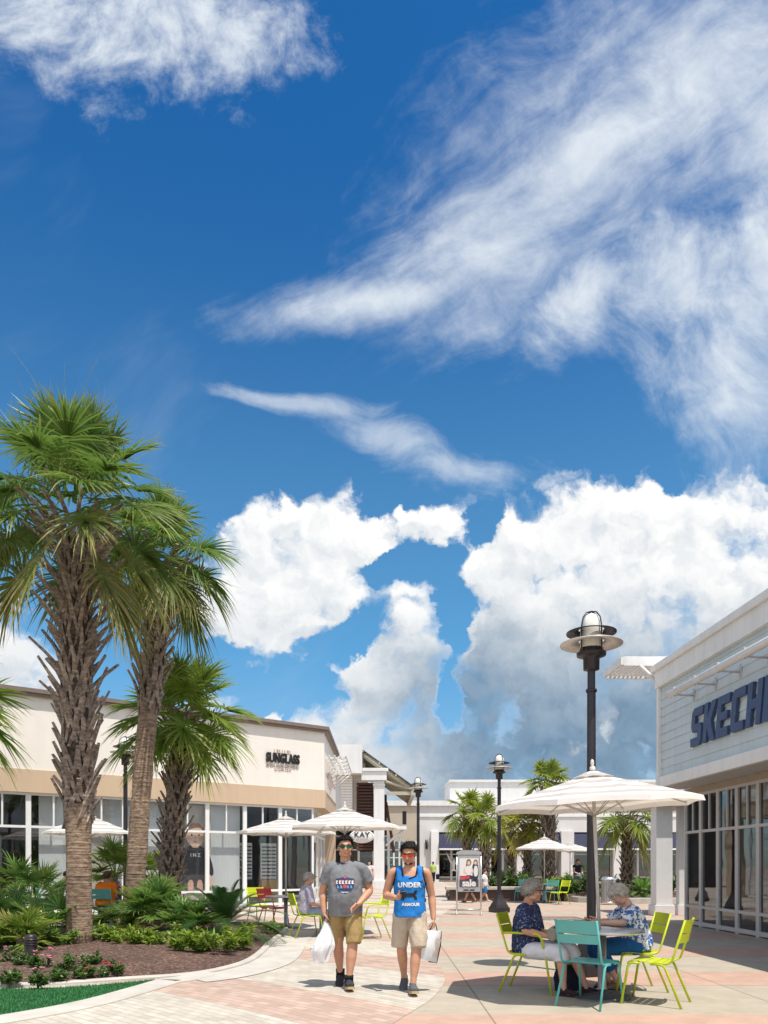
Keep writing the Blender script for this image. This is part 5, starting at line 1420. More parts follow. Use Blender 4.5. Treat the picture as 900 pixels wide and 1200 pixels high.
for k in range(140):
    a = ru(0, 2 * PI); z = ru(0.5, 2.0); rr_ = 0.34 * math.sin(PI * (z - 0.35) / 1.8); d = Vector((math.cos(a), math.sin(a), ru(-.2, .7))).normalized()
    lf.blade(Vector((math.cos(a) * rr_ * 0.4, math.sin(a) * rr_ * 0.4, z)), d, d.cross(Vector((0, 0, 1))).normalized(), 0.3, 0.09, 0.4, rnd(), shape=(0.4, 1, 0.7, 0))
obj('leaves', lf.bm, M_GREENL, t); obj('stem', tube([(0, 0, 0.3), (0, 0, 1.9)], 0.02, 6), M_BARK, t)
# sale poster stand
ps = thing('poster_stand', 'grey two legged poster stand with a sale print of two women', 'sign', (at(549.5, 0, 22).x, 22.0, 0), R(-3))
for s in (-1, 1):
    obj('leg', tube([(s * 0.345, 0, 0), (s * 0.345, 0, 1.70)], 0.022, 8), M_ALU, ps)
    obj('foot', box(s * 0.345 - 0.03, s * 0.345 + 0.03, -0.22, 0.22, 0, 0.025, 0.005), M_ALU, ps)
obj('crossbar', tube([(-0.345, 0, 0.15), (0.345, 0, 0.15)], 0.016, 8), M_ALU, ps)
M_PGREY = plain('stand_grey', (0.42, 0.43, 0.44), 0.45)
bm = BM(); add_box(bm, -0.322, 0.322, -0.03, 0.03, 0.66, 1.72, 0.008); obj('frame', bm, M_PGREY, ps)
bm = BM(); add_prism(bm, [(-0.36, 1.722), (0.36, 1.722), (0.35, 1.80), (0.2, 1.85), (-0.2, 1.85), (-0.35, 1.80)], -0.04, 0.04); xform(bm, 0, Matrix(((1, 0, 0, 0), (0, 0, 1, 0), (0, 1, 0, 0), (0, 0, 0, 1)))); bmesh.ops.recalc_face_normals(bm, faces=bm.faces); obj('header', bm, M_PGREY, ps)
q = [([(-0.27, 0.80), (0.27, 0.80), (0.27, 1.62), (-0.27, 1.62)], WH, 0), ([(-0.27, 0.80), (0.27, 0.80), (0.27, 1.02), (-0.27, 1.02)], SL, 1),
     (sp([(0.06, 1.0), (0.27, 0.95), (0.27, 1.45), (0.17, 1.52), (0.09, 1.42)]), NV, 1), (sp([(-0.10, 1.02), (0.10, 1.02), (0.10, 1.36), (0.05, 1.42), (-0.06, 1.42), (-0.12, 1.30)]), WH, 2), (sp([(-0.13, 1.0), (0.10, 1.0), (0.11, 1.14), (-0.12, 1.14)]), NV, 3),
     (oval(-0.005, 1.50, 0.072, 0.10), HR, 2), (sp([(-0.08, 1.50), (-0.09, 1.34), (-0.04, 1.40)]), HR, 2), (oval(-0.005, 1.485, 0.042, 0.058), SK, 3), (oval(0.19, 1.50, 0.062, 0.085), HR, 2), (oval(0.185, 1.49, 0.038, 0.052), SK, 3),
     (sp([(0.13, 1.10), (0.25, 1.10), (0.26, 1.35), (0.20, 1.42), (0.14, 1.38)]), WH, 3), (sp([(-0.13, 1.36), (-0.17, 1.22), (-0.06, 1.16), (-0.05, 1.20), (-0.12, 1.25), (-0.10, 1.36)], 1), SK, 4), (sp([(0.09, 1.38), (0.14, 1.22), (0.04, 1.18), (0.05, 1.21), (0.09, 1.26)], 1), SK, 4),
     ([(-0.26, 1.03), (0.02, 1.03), (0.02, 1.12), (-0.26, 1.12)], RD, 5)]
o = obj('print', flat(q), INK, ps); o.rotation_euler = (R(90), 0, 0); o.location = (0, -0.032, 0)
tm = text_mesh('sale', 0.27, 0.001, 0.010, spacing=0.95); o = obj('lettering', tm, INK[WH], ps); o.location = (0, -0.043, 0.905); o.rotation_euler = (R(90), 0, 0)
bm = BM()
add_box(bm, -0.16, 0.17, -0.0325, -0.0305, 0.692, 0.70)
for k in range(9):
    if k in (4,): continue
    add_box(bm, -0.15 + k * 0.035, -0.125 + k * 0.035, -0.036, -0.031, 0.70, 0.735)
obj('lettering', bm, M_BLACK, ps)
# hanging shoe poster inside the siding shop
sh = thing('shoe_poster', 'tall pale print with a pink shoe hanging inside the clapboard shop window', 'poster', (0, 0, 0)); sh.matrix_basis = rsh.matrix_basis @ Matrix.Translation((0.25, 0.82, 0)) @ Matrix.Rotation(R(-90), 4, 'Z')
o = obj('print', flat([([(-0.3, 0.85), (0.3, 0.85), (0.3, 2.1), (-0.3, 2.1)], PA, 0), (sp([(-0.22, 1.55), (-0.18, 1.72), (-0.02, 1.62), (0.22, 1.56), (0.24, 1.50), (-0.22, 1.50)]), RD, 1), ([(-0.24, 1.2), (0.24, 1.2), (0.24, 1.36), (-0.24, 1.36)], SL, 1), (oval(0, 1.86, 0.12, 0.10), WH, 1), (oval(-0.1, 1.02, 0.08, 0.07), BL, 1)]), INK, sh); o.rotation_euler = (R(90), 0, 0)
# ------------------------------------------------------------------ people
def m_skin(name, col):
    m, nt, b = new_mat(name); co = nt.coord('Object')
    f = nt.noise(co, 14, 4, 0.6); c = nt.mix(f, tuple(v * 0.82 for v in col), tuple(min(1, v * 1.14) for v in col))
    c = nt.mix(nt.sstep(nt.noise(co, 5, 2), 0.5, 0.75) * 0.3, c, (col[0] * 1.05, col[1] * 0.72, col[2] * 0.68))
    nt.set(b.inputs['Base Color'], c); b.inputs['Roughness'].default_value = 0.5; b.inputs['Subsurface Weight'].default_value = 0.08; b.inputs['Subsurface Radius'].default_value = (0.01, 0.004, 0.002)
    return m
SKIN_T, SKIN_L, SKIN_P = m_skin('skin_tan', (0.55, 0.285, 0.175)), m_skin('skin_light', (0.66, 0.40, 0.29)), m_skin('skin_ruddy', (0.60, 0.33, 0.23))
def cloth(name, col, var=0.12, rough=0.85):
    m, nt, b = new_mat(name); co = nt.coord('Object')
    f = nt.lin(nt.noise(co, 11, 5, 0.65), 0.3, 0.7, 1 - var, 1 + var * 0.7) * nt.lin(nt.noise(co, 240, 2, 0.7), 0.2, 0.8, 0.9, 1.08)
    nt.set(b.inputs['Base Color'], nt.mix(1.0, (*col, 1), nt.comb(f, f, f), 'MULTIPLY')); b.inputs['Roughness'].default_value = rough; b.inputs['Specular IOR Level'].default_value = 0.15
    nt.set(b.inputs['Normal'], nt.bump(nt.noise(co, 24, 4, 0.55), 0.35, 0.02))
    return m
def floral(name, a, b2, c3=None, scale=22, th=0.5):
    m, nt, b = new_mat(name); co = nt.coord('Object')
    v = nt.noise(co, scale, 3, 0.6, 0.6); w = nt.noise(nt.vmath('ADD', co, (3, 5, 7)), scale * 1.3, 2)
    c = nt.mix(nt.sstep(v, th - 0.02, th + 0.02), a, b2)
    if c3: c = nt.mix(nt.sstep(w, 0.60, 0.63), c, c3)
    nt.set(b.inputs['Base Color'], c); b.inputs['Roughness'].default_value = 0.85
    nt.set(b.inputs['Normal'], nt.bump(nt.noise(co, 20, 4), 0.3, 0.02)); return m
C_GREY = cloth('tshirt_grey', (0.20, 0.205, 0.215)); C_KHAKI = cloth('shorts_khaki', (0.36, 0.25, 0.105)); C_BLUE = cloth('tank_blue', (0.025, 0.20, 0.56))
C_STONE = cloth('shorts_stone', (0.52, 0.43, 0.33)); C_NAVY = cloth('trim_navy', (0.012, 0.014, 0.03)); C_BLACKSOCK = cloth('sock_black', (0.02, 0.02, 0.022))
C_HAIRB = cloth('hair_black', (0.012, 0.009, 0.008), 0.5, 0.5); C_HAIRG = cloth('hair_grey', (0.36, 0.34, 0.31), 0.4, 0.7); C_HAIRW = cloth('hair_white', (0.58, 0.55, 0.51), 0.35, 0.7); C_HAIRBR = cloth('hair_brown', (0.10, 0.05, 0.03), 0.4, 0.6)
C_SHOE = cloth('shoe_dark', (0.04, 0.043, 0.05), 0.2); C_SHOEG = cloth('shoe_slate', (0.10, 0.105, 0.115), 0.2); M_SOLE = plain('sole_white', (0.55, 0.50, 0.42), 0.7); 
C_NAVYBL = floral('blouse_navy', (0.010, 0.016, 0.060), (0.025, 0.042, 0.13), (0.20, 0.24, 0.33), 30, 0.52); C_WHITEC = cloth('capri_white', (0.70, 0.70, 0.74)); C_FLOWER = floral('blouse_flowered', (0.72, 0.74, 0.76), (0.035, 0.14, 0.42), (0.02, 0.06, 0.24), 17, 0.52); C_DENIM = cloth('capri_blue', (0.02, 0.115, 0.30))
C_ORANGE = cloth('shirt_orange', (0.85, 0.20, 0.012)); C_LAV = floral('shirt_lavender', (0.30, 0.29, 0.42), (0.42, 0.40, 0.50), (0.42, 0.22, 0.28), 30, 0.5); C_CAP = cloth('cap_grey', (0.36, 0.33, 0.28)); C_TROUS = cloth('trousers_greyblue', (0.27, 0.31, 0.42))
C_LIME = cloth('shirt_lime', (0.42, 0.55, 0.14)); C_WHITE = cloth('shirt_white', (0.74, 0.74, 0.74)); C_BLUESH = cloth('shorts_blue', (0.03, 0.18, 0.42)); C_DARK = cloth('dress_dark', (0.025, 0.028, 0.045), 0.3); C_REDW = floral('shirt_redwhite', (0.65, 0.62, 0.62), (0.50, 0.03, 0.06), None, 14, 0.5)
M_EYEW = plain('eye_white', (0.75, 0.73, 0.70), 0.25); M_EYEB = plain('eye_brown', (0.04, 0.02, 0.012), 0.2)
def lens(name, a, b2):
    m, nt, b = new_mat(name); co = nt.coord('Object'); x, y, z = nt.sep(co)
    nt.set(b.inputs['Base Color'], nt.mix(nt.sstep(nt.noise(co, 18, 2), 0.35, 0.65), a, b2)); b.inputs['Metallic'].default_value = 0.75; b.inputs['Roughness'].default_value = 0.12; return m
M_LENSG, M_LENSR, M_LENSD = lens('lens_green', (0.008, 0.10, 0.05), (0.03, 0.42, 0.26)), lens('lens_red', (0.65, 0.015, 0.008), (0.85, 0.10, 0.015)), lens('lens_dark', (0.02, 0.015, 0.015), (0.05, 0.04, 0.035))

V = lambda *a: Vector(a)
def rotz(a): return Matrix.Rotation(a, 3, 'Z')
def head_shapes(bm, c, Q, s=1.0, fem=False):
    """skull, jaw, brow, nose, lips, ears; face towards -Y before Q turns it; c is the middle of the head"""
    q3 = Q.to_3x3() if hasattr(Q, 'to_3x3') else Q
    def B(p, r, tilt=None):
        add_ball(bm, c + q3 @ (V(*p) * s), tuple(k * s for k in r), 14, 10, rot=q3 @ (tilt if tilt is not None else Matrix.Identity(3)))
    B((0, 0.012, 0.030), (0.075, 0.096, 0.086)); B((0, -0.018, -0.030), (0.062, 0.072, 0.082)); B((0, -0.040, -0.078), (0.040 if not fem else 0.036, 0.042, 0.034))
    B((0, -0.080, 0.032), (0.050, 0.016, 0.016)); B((0, -0.096, -0.006), (0.0125, 0.015, 0.028)); B((0, -0.106, -0.021), (0.016, 0.014, 0.011))
    B((0, -0.086, -0.052), (0.024, 0.012, 0.0065)); B((0, -0.083, -0.062), (0.021, 0.012, 0.0075)); B((0, -0.082, -0.090), (0.018, 0.012, 0.014))
    for k in (-1, 1):
        B((k * 0.045, -0.064, -0.022), (0.024, 0.022, 0.026)); B((k * 0.078, 0.014, -0.004), (0.010, 0.020, 0.032)); B((k * 0.050, -0.008, -0.068), (0.022, 0.05, 0.03))
def hand_shapes(bm, w, d, side, curl=0.5, s=1.0, thumb=1, spread=0.02):
    """palm, four unequal bent fingers and a thumb.  w wrist, d along the hand, side towards the thumb"""
    d = d.normalized(); side = (side - d * side.dot(d)).normalized(); nrm = d.cross(side) * thumb    # nrm points out of the palm
    k = w + d * 0.088 * s
    add_tube(bm, [w - d * 0.02 * s, w + d * 0.012 * s, w + d * 0.05 * s, k + d * 0.004 * s], [(0.024 * s, 0.018 * s), (0.030 * s, 0.017 * s), (0.041 * s, 0.0165 * s), (0.038 * s, 0.0135 * s)], 12, up=side)
    for i, (off, L, r) in enumerate(((0.0285, 0.072, 0.0090), (0.0095, 0.082, 0.0094), (-0.0095, 0.076, 0.0090), (-0.0275, 0.060, 0.0080))):
        p = k + side * off * s - d * 0.008 * s; pts = [p]; rr = [r * 1.05 * s]; a = curl * (0.55 + 0.1 * i)
        dirv = d + side * off * spread * 20
        for j, f in enumerate((0.45, 0.30, 0.25)):
            dv = (dirv.normalized() * math.cos(a) + nrm * math.sin(a)).normalized(); p = p + dv * L * f * s; pts.append(p); rr.append(r * (1 - 0.12 * j) * s); a += curl * 0.75
        add_tube(bm, pts, rr, 8); add_ball(bm, pts[-1], rr[-1], 8, 6)
    p = w + side * 0.024 * s + d * 0.020 * s; t1 = p + (d * 0.55 + side * 0.75 + nrm * 0.35).normalized() * 0.040 * s; t2 = t1 + (d * 0.85 + side * (0.35 - curl * 0.4) + nrm * 0.5 * (0.5 + curl)).normalized() * 0.034 * s; t3 = t2 + (d * 0.85 - side * 0.3 * curl + nrm * 0.6 * curl).normalized() * 0.026 * s
    add_tube(bm, [p - side * 0.012 * s, t1, t2, t3], [0.0155 * s, 0.0120 * s, 0.0105 * s, 0.0085 * s], 8); add_ball(bm, t3, 0.0085 * s, 8, 6)
def lerp(a, b, t): return a + (b - a) * t
def limb(bm, pts, rr, n=14, up=None):
    """smooth tapered limb through joints"""
    P2, R2 = [], []; rr = [r if isinstance(r, tuple) else (r, r) for r in rr]
    for i in range(len(pts) - 1):
        for k in range(5):
            t = k / 5; P2.append(pts[i].lerp(pts[i + 1], t)); a, b = rr[i], rr[i + 1]
            R2.append(tuple(lerp(a[j], b[j], t) for j in (0, 1)) if isinstance(a, tuple) else lerp(a, b, t))
    P2.append(pts[-1]); R2.append(rr[-1])
    for _ in range(2):
        P2 = [P2[0]] + [(P2[i - 1] + P2[i] * 2 + P2[i + 1]) / 4 for i in range(1, len(P2) - 1)] + [P2[-1]]
    add_tube(bm, P2, R2, n, up=up)
def wrinkle(me, amp, sc, seed=0.0, zs=1.0):
    vn = [v.normal.copy() for v in me.vertices]
    for v, n_ in zip(me.vertices, vn):
        p = Vector((v.co.x * sc + seed, v.co.y * sc, v.co.z * sc * zs))
        v.co += n_ * (amp * noise.noise(p) + amp * 0.5 * noise.noise(p * 2.3))
def hair_shell(c, Q, s, style, seed, voxel=0.006):
    """a mass of small locks over the scalp"""
    random.seed(seed); bm = BM(); q3 = Q.to_3x3() if hasattr(Q, 'to_3x3') else Q
    n = style.get('n', 260); thick = style.get('t', 0.012)
    for i in range(n):
        z = 1 - 2 * (i + 0.5) / n; a = i * 2.39996; r = math.sqrt(1 - z * z); d = V(r * math.cos(a), r * math.sin(a), z)
        front = -d.y
        line = style.get('front', 0.55) if front > 0.15 else (style.get('side', -0.05) if front > -0.35 else style.get('back', -0.55))
        if front > 0.15: line = lerp(style.get('side', -0.05), style.get('front', 0.55), min(1, (front - 0.15) / 0.35))
        if d.z < line + ru(-0.06, 0.06): continue
        p = V(d.x * 0.077, d.y * 0.098 + 0.012, d.z * 0.088 + 0.030) + d * thick * 0.4
        k = ru(0.6, 1.4) * style.get('lump', 1.0)
        add_ball(bm, c + q3 @ (p * s + d * style.get('puff', 0.0) * s * (0.6 + 0.4 * max(0, d.z))), (thick * 1.25 * k * s, thick * 1.25 * k * s, thick * k * s), 8, 6, rot=q3)
    me = remesh(bm, voxel, 1); wrinkle(me, style.get('w', 0.003), 90, seed)
    # loose strands break the outline
    bm = BM(); bm.from_mesh(me); bpy.data.meshes.remove(me); bm.verts.ensure_lookup_table(); bm.normal_update()
    nv = len(bm.verts); base = [(v.co.copy(), v.normal.copy()) for v in (bm.verts[random.randrange(nv)] for _ in range(style.get('strands', 0)))]
    for p, nn in base:
        tdir = (Vector((ru(-1, 1), ru(-1, 1), ru(-1, 0.4))) + nn * style.get('lift', 0.45)).normalized(); L = style.get('sl', 0.035) * ru(0.5, 1.3); sd = tdir.cross(nn)
        if sd.length < 0.01: continue
        sd = sd.normalized() * 0.0016; cv = Vector((ru(-1, 1), ru(-1, 1), ru(-1, 1))) * 0.25 * L
        q = [p, p + tdir * L * 0.5 + nn * L * 0.12, p + tdir * L + cv - nn * L * 0.1]
        v0, v1 = bm.verts.new(q[0] - sd), bm.verts.new(q[0] + sd); v2, v3 = bm.verts.new(q[1] - sd), bm.verts.new(q[1] + sd); v4 = bm.verts.new(q[2])
        bm.faces.new((v0, v1, v3, v2)); bm.faces.new((v2, v3, v4))
    me = bpy.data.meshes.new('hair'); bm.to_mesh(me); bm.free(); return me
def shoe(parent, ank, d, s, up_m, sole_m, pitch=0.0, sock=None):
    """> sole; ank ankle point, d toe direction, pitch lifts the toe"""
    d = Vector((d.x, d.y, 0)).normalized(); sd = V(d.y, -d.x, 0) * -1
    M = Matrix.Rotation(0, 3, 'X')
    bm = BM(); ax = d * math.cos(pitch) + V(0, 0, 1) * math.sin(pitch); upv = V(0, 0, 1) * math.cos(pitch) - d * math.sin(pitch)
    P_ = lambda l, h: ank + ax * l * s + upv * (h - 0.085) * s
    limb(bm, [P_(-0.065, 0.055), P_(-0.02, 0.06), P_(0.05, 0.055), P_(0.12, 0.043), P_(0.185, 0.033)], [(0.030 * s, 0.040 * s), (0.036 * s, 0.050 * s), (0.040 * s, 0.042 * s), (0.045 * s, 0.032 * s), (0.030 * s, 0.020 * s)], 14, up=sd)
    limb(bm, [P_(-0.01, 0.05), P_(-0.015, 0.105)], [(0.036 * s, 0.044 * s), (0.036 * s, 0.045 * s)], 14, up=sd)
    o = obj('shoe', remesh(bm, 0.006, 2), up_m, parent, smooth=True)
    bm = BM(); poly = [(-0.085, -0.022), (-0.075, -0.034), (0.0, -0.036), (0.08, -0.044), (0.15, -0.045), (0.20, -0.028), (0.213, 0), (0.20, 0.028), (0.15, 0.043), (0.08, 0.038), (0.0, 0.034), (-0.075, 0.034), (-0.085, 0.022)]
    lo = [bm.verts.new(P_(a, 0.0) + sd * b * s) for a, b in poly]; hi = [bm.verts.new(P_(a, 0.026) + sd * b * s) for a, b in poly]
    bm.faces.new(hi); bm.faces.new(lo[::-1])
    for i in range(len(poly)): bm.faces.new((lo[i], lo[(i + 1) % len(poly)], hi[(i + 1) % len(poly)], hi[i]))
    bmesh.ops.recalc_face_normals(bm, faces=bm.faces); obj('sole', bm, sole_m, o)
    if sock:
        bm = BM(); add_tube(bm, [P_(0.035, 0.05), P_(-0.008, 0.075), ank + V(0, 0, 0.01), ank + V(0, 0.0, 0.065)], [0.045 * s, 0.047 * s, 0.044 * s, 0.047 * s], 14); obj('sock', bm, sock, parent, smooth=True)
    return o
M_LIP = m_skin('lip_rose', (0.46, 0.16, 0.13))
def eyes(parent, c, Q, s, brow=None):
    brow = brow or C_HAIRB
    bm = BM(); q3 = Q.to_3x3()
    for k in (-1, 1): add_ball(bm, c + q3 @ (V(k * 0.031, -0.0765, 0.006) * s), (0.0125 * s, 0.010 * s, 0.0075 * s), 10, 8, rot=q3)
    o = obj('eyes', bm, M_EYEW, parent); bm = BM()
    for k in (-1, 1): add_ball(bm, c + q3 @ (V(k * 0.031, -0.0845, 0.006) * s), (0.0055 * s, 0.004 * s, 0.0055 * s), 8, 6, rot=q3)
    obj('iris', bm, M_EYEB, o)
    for k in (-1, 1):
        T = lambda *p: c + q3 @ (V(*p) * s)
        obj('eyebrow', tube([T(k * 0.012, -0.0985, 0.034), T(k * 0.033, -0.0925, 0.040), T(k * 0.055, -0.075, 0.033)], 0.0042 * s, 6), brow, parent)
    bm = BM(); T = lambda *p: c + q3 @ (V(*p) * s)
    add_tube(bm, [T(-0.024, -0.0885, -0.0575), T(-0.010, -0.0985, -0.0545), T(0, -0.0995, -0.056), T(0.010, -0.0985, -0.0545), T(0.024, -0.0885, -0.0575)], [(0.002, 0.003), (0.004, 0.006), (0.004, 0.006), (0.004, 0.006), (0.002, 0.003)], 8); obj('mouth', bm, M_LIP, parent, smooth=True)
def shades(parent, c, Q, s, lm, fm=None):
    q3 = Q.to_3x3(); fm = fm or M_BLACK; bm = BM(); T = lambda *p: c + q3 @ (V(*p) * s)
    add_tube(bm, [T(-0.074, -0.066, 0.020), T(-0.05, -0.093, 0.025), T(0, -0.104, 0.024), T(0.05, -0.093, 0.025), T(0.074, -0.066, 0.020)], 0.0045 * s, 8)
    for k in (-1, 1): add_tube(bm, [T(k * 0.074, -0.066, 0.020), T(k * 0.080, -0.02, 0.016), T(k * 0.081, 0.018, 0.006)], 0.004 * s, 6)
    o = obj('sunglasses', bm, fm, parent, smooth=True)
    for k in (-1, 1):
        bm = BM(); rows = []
        for zz, wd in ((0.019, 0.031), (0.008, 0.032), (-0.002, 0.027), (-0.009, 0.014)):
            rows.append([bm.verts.new(T(k * (0.036 + wd * f), -0.1005 + 0.34 * (abs(0.036 + wd * f) ** 1.6), zz)) for f in (-1, -0.6, -0.2, 0.2, 0.6, 1)])
        for a, b in zip(rows, rows[1:]):
            for i in range(5): f = bm.faces.new((a[i], a[i + 1], b[i + 1], b[i])); f.smooth = True
        obj('lens', bm, lm, o)
def torso(bm, J, w, dp, grow=0.0, top=True):
    """pelvis to shoulders as one tapering trunk.  w, dp: (hip, waist, chest, shoulder) half widths / depths"""
    a, b = J['pelvis'], J['neck']
    ys = (0.0, 0.30, 0.66, 0.90, 1.0); pts = [a.lerp(b, t) + J.get('belly', V(0, 0, 0)) * math.sin(PI * min(1, t * 1.3)) for t in ys]
    side = J['side']
    limb(bm, [pts[0] - (b - a).normalized() * 0.07] + pts, [(w[0] * 0.9 + grow, dp[0] * 0.9 + grow)] + [(w[0] + grow, dp[0] + grow), (w[1] + grow, dp[1] + grow), (w[2] + grow, dp[2] + grow), (w[3] + grow, dp[3] + grow), (w[3] * 0.42 + grow * 0.5, dp[3] * 0.75 + grow * 0.5)], 22, up=side)
def person(label, loc, rz, J, skin, voxel=0.006, s=1.0, group=None, fem=False, w=(0.165, 0.155, 0.175, 0.155), dp=(0.115, 0.11, 0.115, 0.085), thick=1.0, hands=True, cut=None):
    """J holds the joints in the person's own frame (facing -Y)"""
    t = thing('person', label, 'person', loc, rz, group)
    bm = BM(); J.setdefault('side', V(1, 0, 0))
    torso(bm, J, w, dp)
    hc, Q = J['head'], J['Q']
    limb(bm, [J['neck'] - V(0, 0, 0.04), J['neck'] + V(0, 0, 0.02), hc + Q.to_3x3() @ V(0, 0.022, -0.055)], [0.066 * s * thick ** 0.5, 0.057 * s * thick ** 0.5, 0.054 * s], 14)
    head_shapes(bm, hc, Q, s, fem)
    for k in 'RL':
        sh, el, wr = J['sh' + k], J['el' + k], J['wr' + k]; m = J['neck'].lerp(sh, 0.45) - V(0, 0, 0.03)
        limb(bm, [m, sh, sh.lerp(el, 0.45), el, el.lerp(wr, 0.3), wr], [0.058 * s, 0.054 * s * thick, 0.051 * s * thick, 0.041 * s * thick, 0.043 * s * thick, (0.028 * s)], 14)
        if hands: hand_shapes(bm, wr, J['hd' + k], J['th' + k], J.get('curl' + k, 0.5), s, J.get('flip' + k, 1))
        hp, kn, an = J['hip' + k], J['kn' + k], J['an' + k]
        limb(bm, [hp + V(0, 0, 0.02), hp.lerp(kn, 0.35), kn, kn.lerp(an, 0.32), kn.lerp(an, 0.8), an], [0.088 * s * thick, 0.080 * s * thick, 0.056 * s * thick, 0.056 * s * thick, 0.038 * s, 0.036 * s], 14)
        fd = J.get('toe' + k, V(0, -1, 0))
        limb(bm, [an, an + fd * 0.02 - V(0, 0, 0.03) * s, an + fd * 0.07 * s - V(0, 0, 0.055) * s], [0.034 * s, 0.030 * s, (0.030 * s, 0.012 * s)], 12)
    obj('body', remesh(bm, voxel, 3), skin, t, smooth=True)
    return t
def garment(parent, name, build, mat, voxel=0.008, smooth_it=3, wr=(0.006, 9), seed=0.0, zs=1.0):
    bm = BM(); build(bm); me = remesh(bm, voxel, smooth_it)
    wrinkle(me, wr[0], wr[1], seed, zs); return obj(name, me, mat, parent, smooth=True)
def sleeves(bm, J, f, r0, r1):
    for k in 'RL':
        sh, el = J['sh' + k], J['el' + k]; m = J['neck'].lerp(sh, 0.5) - V(0, 0, 0.024)
        if f <= 1: pts, rr = [m, sh, sh.lerp(el, f)], [r0, r0, r1]
        else:
            wr = J['wr' + k]; pts, rr = [m, sh, el, el.lerp(wr, f - 1)], [r0, r0, (r0 + r1) / 2, r1]
        limb(bm, pts, rr, 16)
def trousers(bm, J, f, rt, rk, wq, dq, up=0.06):
    limb(bm, [J['pelvis'] + V(0, 0, up), J['pelvis'], J['pelvis'] - V(0, 0, 0.07)], [(wq * 0.97, dq * 0.97), (wq, dq), (wq * 0.85, dq * 0.9)], 20, up=J['side'])
    for k in 'RL':
        hp, kn, an = J['hip' + k], J['kn' + k], J['an' + k]
        if f <= 1: limb(bm, [hp + V(0, 0, 0.02), hp.lerp(kn, 0.5 * f), hp.lerp(kn, f)], [rt, rt, rk], 18)
        else: limb(bm, [hp + V(0, 0, 0.02), hp.lerp(kn, 0.5), kn, kn.lerp(an, f - 1)], [rt, rt * 0.95, (rt + rk) / 2, rk], 18)
def decal(parent, name, me, mat, bvh, M, lift=0.003):
    """a print laid on the cloth: x,z of the flat artwork are kept, y comes from the shirt below"""
    bm = BM(); bm.from_mesh(me); bmesh.ops.triangulate(bm, faces=bm.faces)
    bmesh.ops.subdivide_edges(bm, edges=[e for e in bm.edges if e.calc_length() > 0.015], cuts=2, use_grid_fill=False)
    for v in bm.verts:
        q = M @ Vector((v.co.x, 0, v.co.y)); d = (M.to_3x3() @ Vector((0, 1, 0))).normalized()
        hit = bvh.ray_cast(q - d * 0.5, d)
        v.co = (hit[0] if hit[0] else q) - d * (lift + v.co.z)
    return obj(name, bm, mat, parent)
def bvh_of(o):
    bm = BM(); bm.from_mesh(o.data); b = BVHTree.FromBMesh(bm); bm.free(); return b
def headQ(yaw=0, pitch=0, roll=0): return Matrix.Rotation(R(yaw), 4, 'Z') @ Matrix.Rotation(R(pitch), 4, 'X') @ Matrix.Rotation(R(roll), 4, 'Y')

# ---- the man in the grey T-shirt
J = dict(pelvis=V(0, 0.0, 0.93), neck=V(0, 0.01, 1.46), belly=V(0, -0.028, 0), head=V(0, -0.01, 1.625), Q=headQ(4, 2),
         shR=V(-0.188, 0.01, 1.385), elR=V(-0.262, 0.055, 1.115), wrR=V(-0.242, -0.02, 0.865), hdR=V(0.06, -0.12, -1), thR=V(0.1, -1, 0), curlR=0.95, flipR=-1,
         shL=V(0.188, 0.01, 1.385), elL=V(0.292, 0.045, 1.125), wrL=V(0.155, -0.17, 0.975), hdL=V(-0.75, -0.35, -0.55), thL=V(-0.3, -0.7, 0.7), curlL=0.55, flipL=-1,
         hipR=V(-0.095, 0.0, 0.90), knR=V(-0.085, 0.03, 0.49), anR=V(-0.06, 0.20, 0.125), hipL=V(0.095, 0, 0.90), knL=V(0.085, -0.10, 0.49), anL=V(0.045, -0.16, 0.10))
f1 = G(404.5, 1157)
m1 = person('young man in a grey printed T-shirt and khaki shorts carrying a crumpled white bag', (f1.x, f1.y, 0), R(2), J, SKIN_T, 0.006, 1.0, 'people walking through the plaza', w=(0.165, 0.165, 0.165, 0.135), dp=(0.125, 0.13, 0.115, 0.068), thick=1.1)
def b_(bm):
    torso(bm, dict(J, pelvis=J['pelvis'] - V(0, 0, 0.035)), (0.188, 0.188, 0.185, 0.160), (0.150, 0.155, 0.14, 0.085), 0.012); sleeves(bm, J, 0.66, 0.077, 0.080); limb(bm, [J['neck'] - V(0, 0, 0.09), J['neck'] - V(0, 0, 0.045), J['neck'] - V(0, -0.006, 0.008)], [(0.15, 0.09), (0.115, 0.085), (0.078, 0.074)], 20, up=V(1, 0, 0))
sh1 = garment(m1, 'tshirt', b_, C_GREY, 0.008, 2, (0.013, 9), 1.0, 0.7)
bm = BM(); add_tube(bm, [V(0.066 * math.cos(a), -0.005 + 0.068 * math.sin(a), 1.463 + 0.028 * math.sin(a)) for a in [2 * PI * k / 24 for k in range(25)]], 0.007, 6); obj('collar', bm, C_NAVY, sh1, smooth=True)
garment(m1, 'shorts', lambda bm: trousers(bm, dict(J, knR=V(-0.108, 0.045, 0.49), knL=V(0.104, -0.115, 0.49)), 0.93, 0.104, 0.088, 0.172, 0.130, 0.0), C_KHAKI, 0.008, 2, (0.011, 10), 4.0, 0.7)
bv = bvh_of(sh1); MM = Matrix.Translation((0.0, 0, 1.20))
